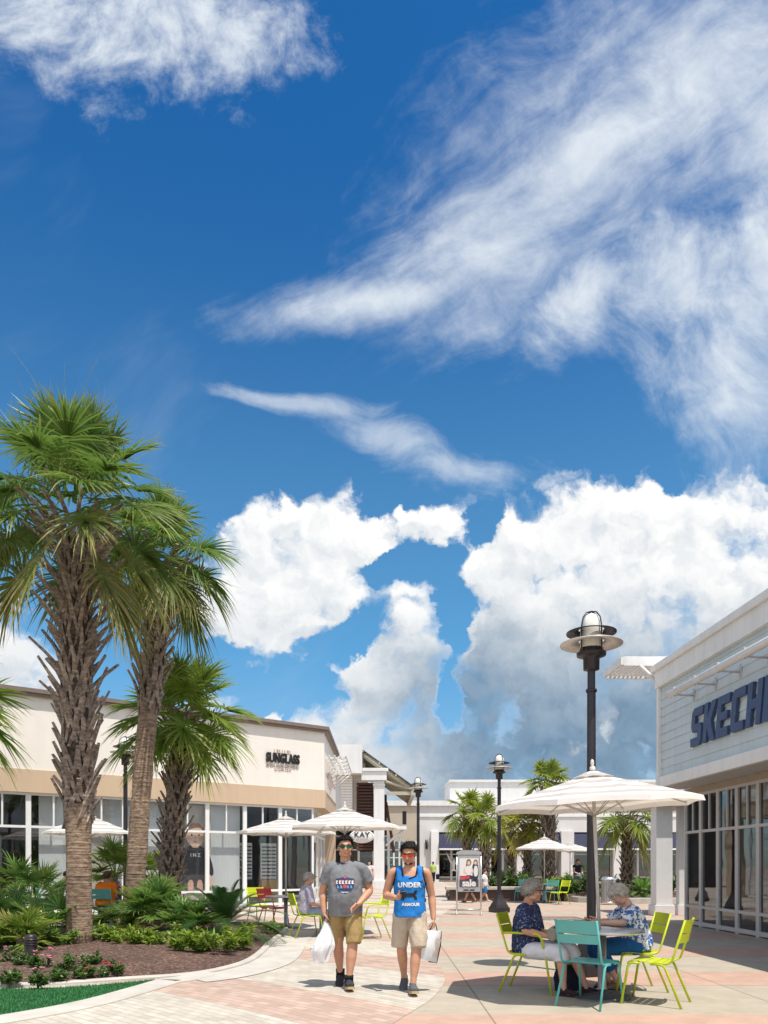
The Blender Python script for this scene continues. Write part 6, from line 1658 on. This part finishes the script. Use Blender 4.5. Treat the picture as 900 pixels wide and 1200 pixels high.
art = [([(-0.115, 0.05), (-0.09, 0.07), (-0.045, 0.075), (0, 0.105), (0.045, 0.075), (0.09, 0.07), (0.115, 0.05), (0.10, -0.04), (0.0, -0.105), (-0.10, -0.04)], 0, 0), ([(-0.118, 0.055), (0.118, 0.055), (0.112, 0.0), (-0.112, 0.0)], 1, 1), ([(-0.085, -0.045), (0.085, -0.045), (0.07, -0.075), (-0.07, -0.075)], 0, 2), (oval(0, 0.082, 0.02, 0.012), 1, 1), (oval(0, -0.02, 0.022, 0.022), 1, 2)]
for k in range(6): art.append(([(-0.103 + k * 0.036, 0.008), (-0.08 + k * 0.036, 0.008), (-0.08 + k * 0.036, 0.020), (-0.090 + k * 0.036, 0.020), (-0.090 + k * 0.036, 0.034), (-0.08 + k * 0.036, 0.034), (-0.08 + k * 0.036, 0.046), (-0.103 + k * 0.036, 0.046)], 2, 2))
for k in range(5): art.append(([(-0.09 + k * 0.038, -0.042), (-0.066 + k * 0.038, -0.042), (-0.075 + k * 0.038, -0.008), (-0.09 + k * 0.038, -0.008)], 3, 1))
art.append(([(-0.05, -0.082), (0.05, -0.082), (0.02, -0.092), (-0.02, -0.092)], 2, 1))
PR = [plain('print_navy', (0.02, 0.045, 0.13), 0.7), plain('print_red', (0.55, 0.06, 0.05), 0.7), plain('print_white', (0.75, 0.74, 0.72), 0.7), plain('print_sky', (0.16, 0.30, 0.50), 0.7), plain('print_black', (0.008, 0.008, 0.012), 0.7)]
bm = flat(art); me = bpy.data.meshes.new('a'); bm.to_mesh(me); bm.free(); decal(sh1, 'chest_print', me, PR, bv, MM)
shades(m1, J['head'], J['Q'], 1.0, M_LENSG); eyes(m1, J['head'], J['Q'], 1.0)
obj('hair', hair_shell(J['head'], J['Q'], 1.0, dict(front=0.62, side=0.22, back=-0.35, t=0.013, puff=0.007, n=420, w=0.006, strands=900, sl=0.028, lift=0.9), 5), C_HAIRB, m1, smooth=True)
shoe(m1, J['anR'], V(-0.08, -1, 0), 1.16, C_SHOE, M_SOLE, -0.35, C_BLACKSOCK); shoe(m1, J['anL'], V(0.1, -1, 0), 1.16, C_SHOE, plain('sole_gum', (0.48, 0.33, 0.16), 0.7), 0.16, C_BLACKSOCK)
# crumpled plastic bag in his right hand
t = thing('plastic_bag', 'crumpled white plastic shopping bag hanging from the hand of the man in grey', 'bag', (f1.x, f1.y, 0), R(2))
bm = BM(); rows = []; Hh = V(-0.235, -0.055, 0.80)
for i in range(16):
    f = i / 15; z = Hh.z - 0.50 * f; wx = 0.012 + 0.125 * math.sin(min(1, f * 1.25) * PI / 2) ** 1.4 * (1 - 0.45 * max(0, f - 0.6) / 0.4); row = []
    for k in range(28):
        a = 2 * PI * k / 28; pl = 1 + 0.30 * noise.noise(V(math.cos(a) * 2.2, math.sin(a) * 2.2, f * 3.5)) + 0.12 * math.sin(a * 7 + f * 5)
        row.append(bm.verts.new((Hh.x - 0.02 * f + wx * math.cos(a) * pl + 0.03 * math.sin(f * 5), Hh.y + wx * 0.55 * math.sin(a) * pl, z + 0.035 * noise.noise(V(math.cos(a) * 2, math.sin(a) * 2, 7)) * f)))
    rows.append(row)
for a, b in zip(rows, rows[1:]):
    for k in range(28): f = bm.faces.new((a[k], a[(k + 1) % 28], b[(k + 1) % 28], b[k]))
bm.faces.new(rows[-1]); bm.faces.new(rows[0][::-1]); bmesh.ops.recalc_face_normals(bm, faces=bm.faces)
M_BAG = plain('bag_film', (0.78, 0.79, 0.80), 0.3, var=0.10, scale=9, spec=0.5); obj('sack', bm, M_BAG, t)
bm = BM(); add_tube(bm, [Hh + V(-0.02, 0, -0.36), Hh + V(-0.12, 0.0, -0.32), Hh + V(-0.16, 0, -0.35)], 0.012, 6); add_tube(bm, [Hh + V(-0.008, -0.008, -0.02), Hh + V(-0.004, -0.010, 0.045)], 0.007, 6); obj('drawcord', bm, M_BLACK, t)

# ---- the man in the blue tank top
J = dict(pelvis=V(0, 0.0, 0.90), neck=V(0, -0.005, 1.40), head=V(-0.005, -0.045, 1.545), Q=headQ(-12, 17),
         shR=V(-0.19, 0.0, 1.345), elR=V(-0.272, 0.045, 1.075), wrR=V(-0.145, -0.185, 1.065), hdR=V(0.55, -0.75, 0.12), thR=V(0.5, 0.2, 0.9), curlR=0.75, flipR=1,
         shL=V(0.19, 0.0, 1.345), elL=V(0.248, 0.05, 1.07), wrL=V(0.268, -0.02, 0.815), hdL=V(0.04, -0.15, -1), thL=V(-0.15, -1, 0), curlL=0.95, flipL=1,
         hipR=V(-0.09, 0, 0.87), knR=V(-0.09, 0.03, 0.47), anR=V(-0.065, 0.22, 0.12), hipL=V(0.09, 0, 0.87), knL=V(0.075, -0.11, 0.47), anL=V(0.04, -0.17, 0.10))
f2 = G(480, 1162)
m2 = person('young man in a blue tank top and beige shorts looking down at his phone', (f2.x, f2.y, 0), R(-3), J, SKIN_T, 0.006, 0.97, 'people walking through the plaza', w=(0.155, 0.14, 0.17, 0.155), dp=(0.115, 0.11, 0.12, 0.085), thick=1.06)
def b_(bm):
    a, b = J['pelvis'], J['neck']
    limb(bm, [a - V(0, 0, 0.055), a.lerp(b, 0.3), a.lerp(b, 0.62), a.lerp(b, 0.80)], [(0.186, 0.156), (0.174, 0.142), (0.183, 0.142), (0.150, 0.125)], 22, up=V(1, 0, 0))
    for k in (-1, 1): limb(bm, [V(k * 0.112, -0.098, 1.24), V(k * 0.118, -0.072, 1.365), V(k * 0.112, 0.0, 1.405), V(k * 0.112, 0.082, 1.33), V(k * 0.11, 0.095, 1.24)], [(0.034, 0.022)] * 5, 10, up=V(1, 0, 0))
sh2 = garment(m2, 'tank_top', b_, C_BLUE, 0.007, 2, (0.010, 10), 9.0, 0.7)
bm = BM()
add_tube(bm, [V(-0.088, -0.068, 1.385), V(-0.072, -0.108, 1.30), V(0, -0.128, 1.268), V(0.072, -0.108, 1.30), V(0.088, -0.068, 1.385)], 0.009, 6)
for k in (-1, 1): add_tube(bm, [V(k * 0.146, -0.02, 1.40), V(k * 0.152, -0.085, 1.33), V(k * 0.168, -0.095, 1.25), V(k * 0.186, -0.04, 1.20)], 0.008, 6)
obj('trim', bm, C_NAVY, sh2, smooth=True)
garment(m2, 'shorts', lambda bm: trousers(bm, dict(J, knR=V(-0.112, 0.045, 0.47), knL=V(0.106, -0.125, 0.47)), 0.92, 0.102, 0.092, 0.156, 0.120, -0.02), C_STONE, 0.008, 2, (0.011, 10), 14.0, 0.7)
bv = bvh_of(sh2); MM = Matrix.Translation((0, 0, 1.2))
decal(sh2, 'lettering', text_mesh('UNDER', 0.075, 0.0005, 0.003, spacing=1.05), PR[2], bv, MM)
decal(sh2, 'lettering', text_mesh('ARMOUR', 0.046, 0.0005, 0.002, spacing=1.05), PR[2], bv, Matrix.Translation((0.015, 0, 0.985)))
def arcband(sy):
    out = []; 
    for k in range(13):
        a = PI * k / 12; out.append((0.088 * math.cos(a), sy * (0.075 * math.sin(a) - 0.052)))
    for k in range(12, -1, -1):
        a = PI * k / 12; out.append((0.058 * math.cos(a), sy * (0.045 * math.sin(a) - 0.052)))
    return out
bm = flat([(arcband(1), 4, 0), (arcband(-1), 4, 1)]); me = bpy.data.meshes.new('a'); bm.to_mesh(me); bm.free(); decal(sh2, 'emblem', me, PR, bv, Matrix.Translation((0, 0, 1.09)))
shades(m2, J['head'], J['Q'], 0.97, M_LENSR); eyes(m2, J['head'], J['Q'], 0.97)
obj('hair', hair_shell(J['head'], J['Q'], 0.97, dict(front=0.60, side=0.15, back=-0.3, t=0.013, puff=0.007, n=420, w=0.006, strands=900, sl=0.028, lift=0.9), 8), C_HAIRB, m2, smooth=True)
random.seed(3); bm = BM(); q3 = J['Q'].to_3x3()
for k in range(60):
    a = ru(-1.15, 1.15); add_ball(bm, J['head'] + q3 @ (V(0.056 * math.sin(a), -0.038 - 0.040 * math.cos(a), -0.082 - ru(0.0, 0.026)) * 0.97), 0.0055, 6, 4)
obj('beard', remesh(bm, 0.005, 1), cloth('beard_brown', (0.06, 0.032, 0.022), 0.3), m2, smooth=True)
shoe(m2, J['anR'], V(-0.08, -1, 0), 1.12, C_SHOEG, M_SOLE, -0.35); shoe(m2, J['anL'], V(0.1, -1, 0), 1.12, C_SHOEG, plain('sole_gum', (0.48, 0.33, 0.16), 0.7), 0.16)
ph = thing('phone', 'black phone held in the right hand of the man in the blue tank top', 'phone', (f2.x, f2.y, 0), R(-3))
Mp = Matrix.Translation((-0.078, -0.262, 1.098)) @ Matrix.Rotation(R(20), 4, 'Z') @ Matrix.Rotation(R(-35), 4, 'X')
bm = BM(); add_box(bm, -0.037, 0.037, -0.066, 0.066, -0.005, 0.004, 0.003); o = obj('case', bm, M_BLACK, ph); o.matrix_local = Mp
bm = BM(); add_box(bm, -0.033, 0.033, -0.061, 0.061, 0.0042, 0.0055); o = obj('screen', bm, plain('phone_screen', (0.03, 0.035, 0.045), 0.08, spec=0.8), ph); o.matrix_local = Mp
# flat white bag with black edging in his left hand
t = thing('shopping_bag', 'white shopping bag with black edging hanging from the hand of the tank top man', 'bag', (f2.x, f2.y, 0), R(-3))
Mb = Matrix.Translation((0.275, -0.05, 0.735)) @ Matrix.Rotation(R(12), 4, 'Y') @ Matrix.Rotation(R(28), 4, 'Z')
prof = [(-0.115, -0.055), (0.10, -0.035), (0.125, -0.40), (-0.12, -0.37)]
bm = BM(); n_ = 9; g0, g1 = [], []
for i in range(n_):
    ra, rb = [], []
    for j in range(n_):
        u, v = i / (n_ - 1), j / (n_ - 1)
        a = Vector(prof[0]).lerp(Vector(prof[1]), u); b = Vector(prof[3]).lerp(Vector(prof[2]), u); p = a.lerp(b, v)
        bl = 0.035 * math.sin(PI * u) * (0.25 + math.sin(PI * v * 0.9)) + 0.008 * noise.noise(V(u * 4, v * 4, 2))
        ra.append(bm.verts.new((p.x, -bl - 0.004, p.y))); rb.append(bm.verts.new((p.x, bl + 0.004, p.y)))
    g0.append(ra); g1.append(rb)
for i in range(n_ - 1):
    for j in range(n_ - 1): bm.faces.new((g0[i][j], g0[i + 1][j], g0[i + 1][j + 1], g0[i][j + 1])); bm.faces.new((g1[i + 1][j], g1[i][j], g1[i][j + 1], g1[i + 1][j + 1]))
for e0, e1 in (([g0[0][j] for j in range(n_)], [g1[0][j] for j in range(n_)]), ([g0[-1][j] for j in range(n_)], [g1[-1][j] for j in range(n_)]), ([g0[i][-1] for i in range(n_)], [g1[i][-1] for i in range(n_)]), ([g0[i][0] for i in range(n_)], [g1[i][0] for i in range(n_)])):
    for k in range(n_ - 1): bm.faces.new((e0[k], e0[k + 1], e1[k + 1], e1[k]))
bmesh.ops.recalc_face_normals(bm, faces=bm.faces); bg_ = obj('sack', bm, M_BAG, t, smooth=60); bg_.matrix_local = Mb
o = obj('edging', tube([(0.102, 0, -0.035), (0.127, -0.005, -0.2), (0.127, 0, -0.398), (0.02, -0.01, -0.392)], 0.008, 6), M_BLACK, t); o.matrix_local = Mb
o = obj('handle', tube([(-0.05, 0, -0.05), (-0.02, 0, 0.03), (0.01, 0, 0.035), (0.05, 0, -0.04)], 0.006, 6), M_BLACK, t); o.matrix_local = Mb
bm = BM()
for k in range(5): add_box(bm, 0.035 + k * 0.014, 0.042 + k * 0.014, -0.040, -0.0385, -0.33, -0.12)
o = obj('stripes', bm, M_GREYSIGN, t); o.matrix_local = Mb

# ---- seated figures
def seat(lean=0.05, head_f=0.02, hz=0.50, **kw):
    J = dict(pelvis=V(0, 0.06, hz + 0.04), neck=V(0, 0.06 - lean, hz + 0.52), head=V(0, 0.03 - lean - head_f, hz + 0.665), Q=headQ(0, 0),
             hipR=V(-0.09, 0.04, hz), knR=V(-0.10, -0.38, hz + 0.01), anR=V(-0.10, -0.36, 0.09), hipL=V(0.09, 0.04, hz), knL=V(0.10, -0.38, hz + 0.01), anL=V(0.10, -0.36, 0.09),
             shR=V(-0.175, 0.065 - lean, hz + 0.465), elR=V(-0.215, 0.0 - lean * 0.5, hz + 0.20), wrR=V(-0.10, -0.20, hz + 0.13), hdR=V(0.4, -1, -0.1), thR=V(0.6, 0.2, 0.6), shL=V(0.175, 0.065 - lean, hz + 0.465), elL=V(0.215, 0.0 - lean * 0.5, hz + 0.20), wrL=V(0.10, -0.20, hz + 0.13), hdL=V(-0.4, -1, -0.1), thL=V(-0.6, 0.2, 0.6), curlR=0.5, curlL=0.5, flipR=1, flipL=-1)
    J.update(kw); return J
SG = 'people seated at the tables'
CURL = dict(front=0.42, side=-0.35, back=-0.75, t=0.015, puff=0.013, lump=1.0, w=0.009, n=520, strands=1600, sl=0.034)
# woman in navy, left of the near table
J = seat(0.02, 0.03, 0.46, Q=headQ(18, 6), anR=V(-0.13, -0.42, 0.075), anL=V(0.10, -0.60, 0.075), knL=V(0.09, -0.42, 0.50), wrR=V(-0.06, -0.23, 0.63), elR=V(-0.25, -0.02, 0.70), hdR=V(0.75, -0.6, -0.15), wrL=V(0.04, -0.25, 0.62))
w1 = person('grey haired woman in navy blouse, white capris and sunglasses, seated left of the near table', (1.66, 8.66, 0), R(58), J, SKIN_P, 0.006, 0.95, SG, True, (0.165, 0.15, 0.16, 0.145), (0.135, 0.13, 0.125, 0.085), 1.05)
def b_(bm): torso(bm, J, (0.175, 0.168, 0.17, 0.148), (0.15, 0.148, 0.14, 0.09), 0.014); sleeves(bm, J, 0.95, 0.076, 0.078)
s_ = garment(w1, 'blouse', b_, C_NAVYBL, 0.008, 3, (0.010, 7), 21.0)
garment(w1, 'trousers', lambda bm: trousers(bm, J, 1.25, 0.105, 0.082, 0.178, 0.15, 0.02), C_WHITEC, 0.008, 3, (0.007, 9), 24.0)
shades(w1, J['head'], J['Q'], 0.95, M_LENSD); eyes(w1, J['head'], J['Q'], 0.95, C_HAIRG)
obj('hair', hair_shell(J['head'], J['Q'], 0.95, CURL, 12), C_HAIRG, w1, smooth=True)
for k in 'RL': shoe(w1, J['an' + k], V(0.05, -1, 0), 0.88, cloth('sandal_brown', (0.05, 0.025, 0.03)), M_BLACK, 0.0)
t = thing('handbag', 'grey beige handbag lying in the lap of the woman in navy', 'bag', (1.66, 8.66, 0), R(58))
bm = BM(); limb(bm, [V(-0.11, -0.27, 0.66), V(0.0, -0.29, 0.675), V(0.11, -0.28, 0.66)], [(0.07, 0.060), (0.085, 0.085), (0.07, 0.060)], 16, up=V(0, 0, 1)); me = remesh(bm, 0.008, 3); wrinkle(me, 0.010, 16, 3)
obj('pouch', me, cloth('handbag_taupe', (0.34, 0.31, 0.26)), t, smooth=True); obj('strap', tube(bend([(-0.11, -0.28, 0.71), (-0.09, -0.34, 0.77), (0.07, -0.33, 0.77), (0.11, -0.28, 0.71)], 0.05), 0.007, 6), C_DARK, t)
# woman in the flowered blouse, bent over the table
J = seat(0.26, 0.12, 0.49, Q=headQ(14, 40), neck=V(0, -0.06, 0.955), head=V(0.0, -0.165, 1.075), shR=V(-0.165, -0.04, 0.91), shL=V(0.165, -0.04, 0.91), elR=V(-0.24, -0.20, 0.755), elL=V(0.24, -0.21, 0.775), wrR=V(-0.10, -0.42, 0.775), wrL=V(0.10, -0.40, 0.770), hdR=V(0.45, -0.9, 0.02), hdL=V(-0.3, -0.95, 0.02), thR=V(0.6, 0.3, 0.4), thL=V(-0.6, 0.3, 0.4), anR=V(-0.09, -0.24, 0.085), anL=V(0.10, -0.20, 0.085), knR=V(-0.10, -0.45, 0.50), knL=V(0.10, -0.44, 0.50), curlR=0.7, curlL=0.7)
w2 = person('white haired woman in a blue flowered blouse bent over the near table', (2.84, 8.76, 0), R(-88), J, SKIN_L, 0.006, 0.95, SG, True, (0.17, 0.155, 0.16, 0.14), (0.135, 0.13, 0.125, 0.085), 1.05)
def b_(bm): torso(bm, J, (0.178, 0.17, 0.168, 0.143), (0.15, 0.148, 0.14, 0.09), 0.013); sleeves(bm, J, 0.88, 0.074, 0.078)
garment(w2, 'blouse', b_, C_FLOWER, 0.008, 3, (0.009, 7), 31.0)
garment(w2, 'trousers', lambda bm: trousers(bm, J, 1.62, 0.104, 0.070, 0.180, 0.15, 0.02), C_DENIM, 0.008, 3, (0.007, 9), 34.0)
eyes(w2, J['head'], J['Q'], 0.95, C_HAIRW); obj('hair', hair_shell(J['head'], J['Q'], 0.95, dict(CURL, side=-0.15, back=-0.65, t=0.013, puff=0.010), 14), C_HAIRW, w2, smooth=True)
for k in 'RL': shoe(w2, J['an' + k], V(0.0, -1, 0), 0.88, cloth('sandal_tan', (0.28, 0.17, 0.11)), M_BLACK, 0.0)
t = thing('tote_bag', 'black shoulder bag with a pale pink flap on the ground between the seated women', 'bag', (2.10, 8.75, 0), R(20))
bm = BM(); limb(bm, [V(0, 0, 0.0), V(0, 0, 0.16), V(0, 0.0, 0.30)], [(0.17, 0.10), (0.18, 0.10), (0.13, 0.05)], 18, up=V(1, 0, 0)); me = remesh(bm, 0.01, 3); wrinkle(me, 0.015, 9, 5); obj('body', me, C_DARK, t, smooth=True)
obj('flap', box(-0.10, 0.10, -0.06, 0.04, 0.29, 0.44, 0.02), cloth('flap_pink', (0.44, 0.30, 0.28)), t); obj('strap', tube(bend([(-0.13, 0, 0.28), (-0.08, 0.02, 0.52), (0.08, 0.02, 0.52), (0.13, 0, 0.28)], 0.06), 0.01, 6), C_DARK, t)
t = thing('paper_sheet', 'white sheet of paper on the near table under the writing hands', 'paper', (2.42, 8.40, 0.7365), R(15)); obj('sheet', box(-0.10, 0.10, -0.14, 0.14, 0, 0.002), M_WHITE, t)

def simple(label, loc, rz, J, skin, top, bottom, hair, group, voxel=0.011, s=0.96, sl=0.6, tf=1.85, hat=None, hstyle=None, shoe_m=None, bottom_r=(0.10, 0.07), fem=False, grow=0.014):
    p = person(label, loc, rz, J, skin, voxel, s, group, fem)
    def b1(bm): torso(bm, J, (0.172, 0.16, 0.175, 0.155), (0.13, 0.125, 0.125, 0.09), grow); sleeves(bm, J, sl, 0.076, 0.076)
    garment(p, 'shirt', b1, top, voxel, 2, (0.008, 8), loc[0])
    garment(p, 'trousers', lambda bm: trousers(bm, J, tf, bottom_r[0], bottom_r[1], 0.176, 0.138, 0.03), bottom, voxel, 2, (0.006, 8), loc[1])
    if hat:
        bm = BM(); c, q3 = J['head'], J['Q'].to_3x3()
        add_ball(bm, c + q3 @ V(0, 0.012, 0.045), (0.087, 0.106, 0.078), 16, 10, rot=q3); add_tube(bm, [c + q3 @ V(0, -0.06, 0.055), c + q3 @ V(0, -0.16, 0.040)], [(0.075, 0.012), (0.05, 0.006)], 12, up=V(1, 0, 0)); obj('cap', bm, hat, p, smooth=True)
    if hair: obj('hair', hair_shell(J['head'], J['Q'], s, hstyle or dict(front=0.5, side=-0.1, back=-0.6, t=0.018, n=160), 20, 0.008), hair, p, smooth=True)
    for k in 'RL': shoe(p, J['an' + k], J.get('toe' + k, V(0, -1, 0)), s * 0.95, shoe_m or C_SHOE, M_SOLE)
    return p
def stand(step=0.15, swing=0.15, s=1.0, **kw):
    J = dict(pelvis=V(0, 0, 0.90), neck=V(0, 0, 1.40), head=V(0, -0.02, 1.55), Q=headQ(0, 0), hipR=V(-0.09, 0, 0.87), hipL=V(0.09, 0, 0.87), knR=V(-0.085, -0.3 * step, 0.47), knL=V(0.085, 0.1 * step, 0.47), anR=V(-0.075, -step, 0.09), anL=V(0.075, step, 0.10),
             shR=V(-0.185, 0, 1.345), shL=V(0.185, 0, 1.345), elR=V(-0.235, 0.3 * swing, 1.07), elL=V(0.235, -0.1 * swing, 1.07), wrR=V(-0.235, swing * 0.3, 0.83), wrL=V(0.235, -swing, 0.84), hdR=V(0, -0.1, -1), hdL=V(0, -0.3, -1), thR=V(0, -1, 0), thL=V(0, -1, 0), flipR=-1, flipL=1, curlR=0.6, curlL=0.6)
    J.update(kw)
    for k, v in J.items():
        if isinstance(v, Vector) and s != 1.0 and k[:2] not in ('hd', 'th', 'to'): J[k] = v * s
    return J
simple('grey haired man in a lavender shirt and pale cap, seated with his back to us', (-1.52, 15.12, 0), R(112), seat(0.06, 0.02, 0.49), SKIN_P, C_LAV, C_TROUS, C_HAIRG, SG, hat=C_CAP, sl=1.0)
simple('person in an orange shirt seen from behind on a turquoise chair among the fan palms', (-6.5, 17.93, 0), R(180), seat(0.10, 0.05, 0.49), SKIN_P, C_ORANGE, C_BLUESH, C_HAIRBR, SG, sl=0.7, grow=0.05)
simple('person in a red and white shirt seated beyond the one in orange', (-7.05, 19.9, 0), R(-10), seat(0.05, 0.02, 0.49), SKIN_P, C_REDW, C_BLUESH, C_HAIRBR, SG, sl=0.8)
simple('person in dark clothes leaning forward behind the low fan palms', (-7.95, 18.4, 0), R(120), seat(0.28, 0.10, 0.49, Q=headQ(0, 35)), SKIN_L, C_DARK, C_DARK, C_HAIRB, SG, sl=1.6)
make_chair('lime chair under the person in the red and white shirt', M_LIMEP, (-7.05, 19.9, 0), R(-10), LGp)
WG = 'people in the distance'
simple('far woman in a lime green top walking away with a dark bag', (at(507.5, 0, 61).x, 61, 0), R(180), stand(0.12, s=1.02), SKIN_L, C_LIME, C_DARK, C_HAIRBR, WG, 0.016, fem=True)
t = thing('dark_bag', 'dark bag hanging at the side of the far woman in lime green', 'bag', (at(507.5, 0, 61).x + 0.36, 60.95, 0)); obj('sack', box(-0.14, 0.14, -0.08, 0.08, 0.30, 0.72, 0.04), C_NAVY, t); obj('handle', tube([(-0.06, 0, 0.71), (0, 0, 0.86), (0.06, 0, 0.71)], 0.012, 6), C_NAVY, t)
simple('child in a white shirt and blue shorts striding past the poster stand', (at(567, 0, 31).x, 31.0, 0) if False else (at(567.5, 0, 29.9).x, 29.9, 0), R(75), stand(0.2, 0.2, 0.74), SKIN_L, C_WHITE, C_BLUESH, C_HAIRBR, WG, 0.012, 0.85, 0.6, 0.95, bottom_r=(0.10, 0.095), shoe_m=M_SOLE)
Jc = stand(0.22, 0.1, 0.88)
p = simple('person in a navy skirt hidden behind the poster stand down to the hem', (at(551, 0, 29.0).x, 29.0, 0), R(-70), Jc, SKIN_P, C_DARK, C_DARK, C_HAIRBR, WG, 0.012, 0.9, 0.8, 0.8, fem=True, shoe_m=cloth('sandal_red', (0.16, 0.05, 0.03)))
def b_(bm): limb(bm, [V(0, 0, 0.86), V(0, -0.02, 0.66), V(0, -0.06, 0.40)], [(0.16, 0.12), (0.22, 0.20), (0.27, 0.30)], 20, up=V(1, 0, 0))
garment(p, 'skirt', b_, C_NAVY, 0.014, 2, (0.02, 7), 3.0)
simple('woman in a white top standing in the shade of the jewellery shop entrance', (at(433, 0, 44).x, 44, 0), R(-20), stand(0.1), SKIN_P, floral('top_whitepink', (0.65, 0.62, 0.62), (0.55, 0.25, 0.28), None, 12, 0.58), C_DARK, C_HAIRB, WG, 0.014, fem=True)
simple('man in a dark striped shirt at the shop glass right of the tall white column', (at(458, 0, 50).x, 50, 0), R(170), stand(0.1), SKIN_P, floral('shirt_stripe', (0.03, 0.035, 0.05), (0.45, 0.5, 0.52), None, 9, 0.56), C_DARK, C_HAIRB, WG, 0.014)
simple('person with dark hair just behind the shoulder of the man in grey', (at(420, 0, 45).x, 45.5, 0), R(200), stand(0.1), SKIN_P, C_DARK, C_DARK, C_HAIRBR, WG, 0.014)
simple('woman with dark hair seated on the far planter edge among the shrubs', (at(677, 0, 34.8).x, 34.8, 0.42), R(20), seat(0.04, 0.02, 0.49), SKIN_L, C_DARK, C_TROUS, C_HAIRBR, WG, 0.014, sl=0.2, fem=True)
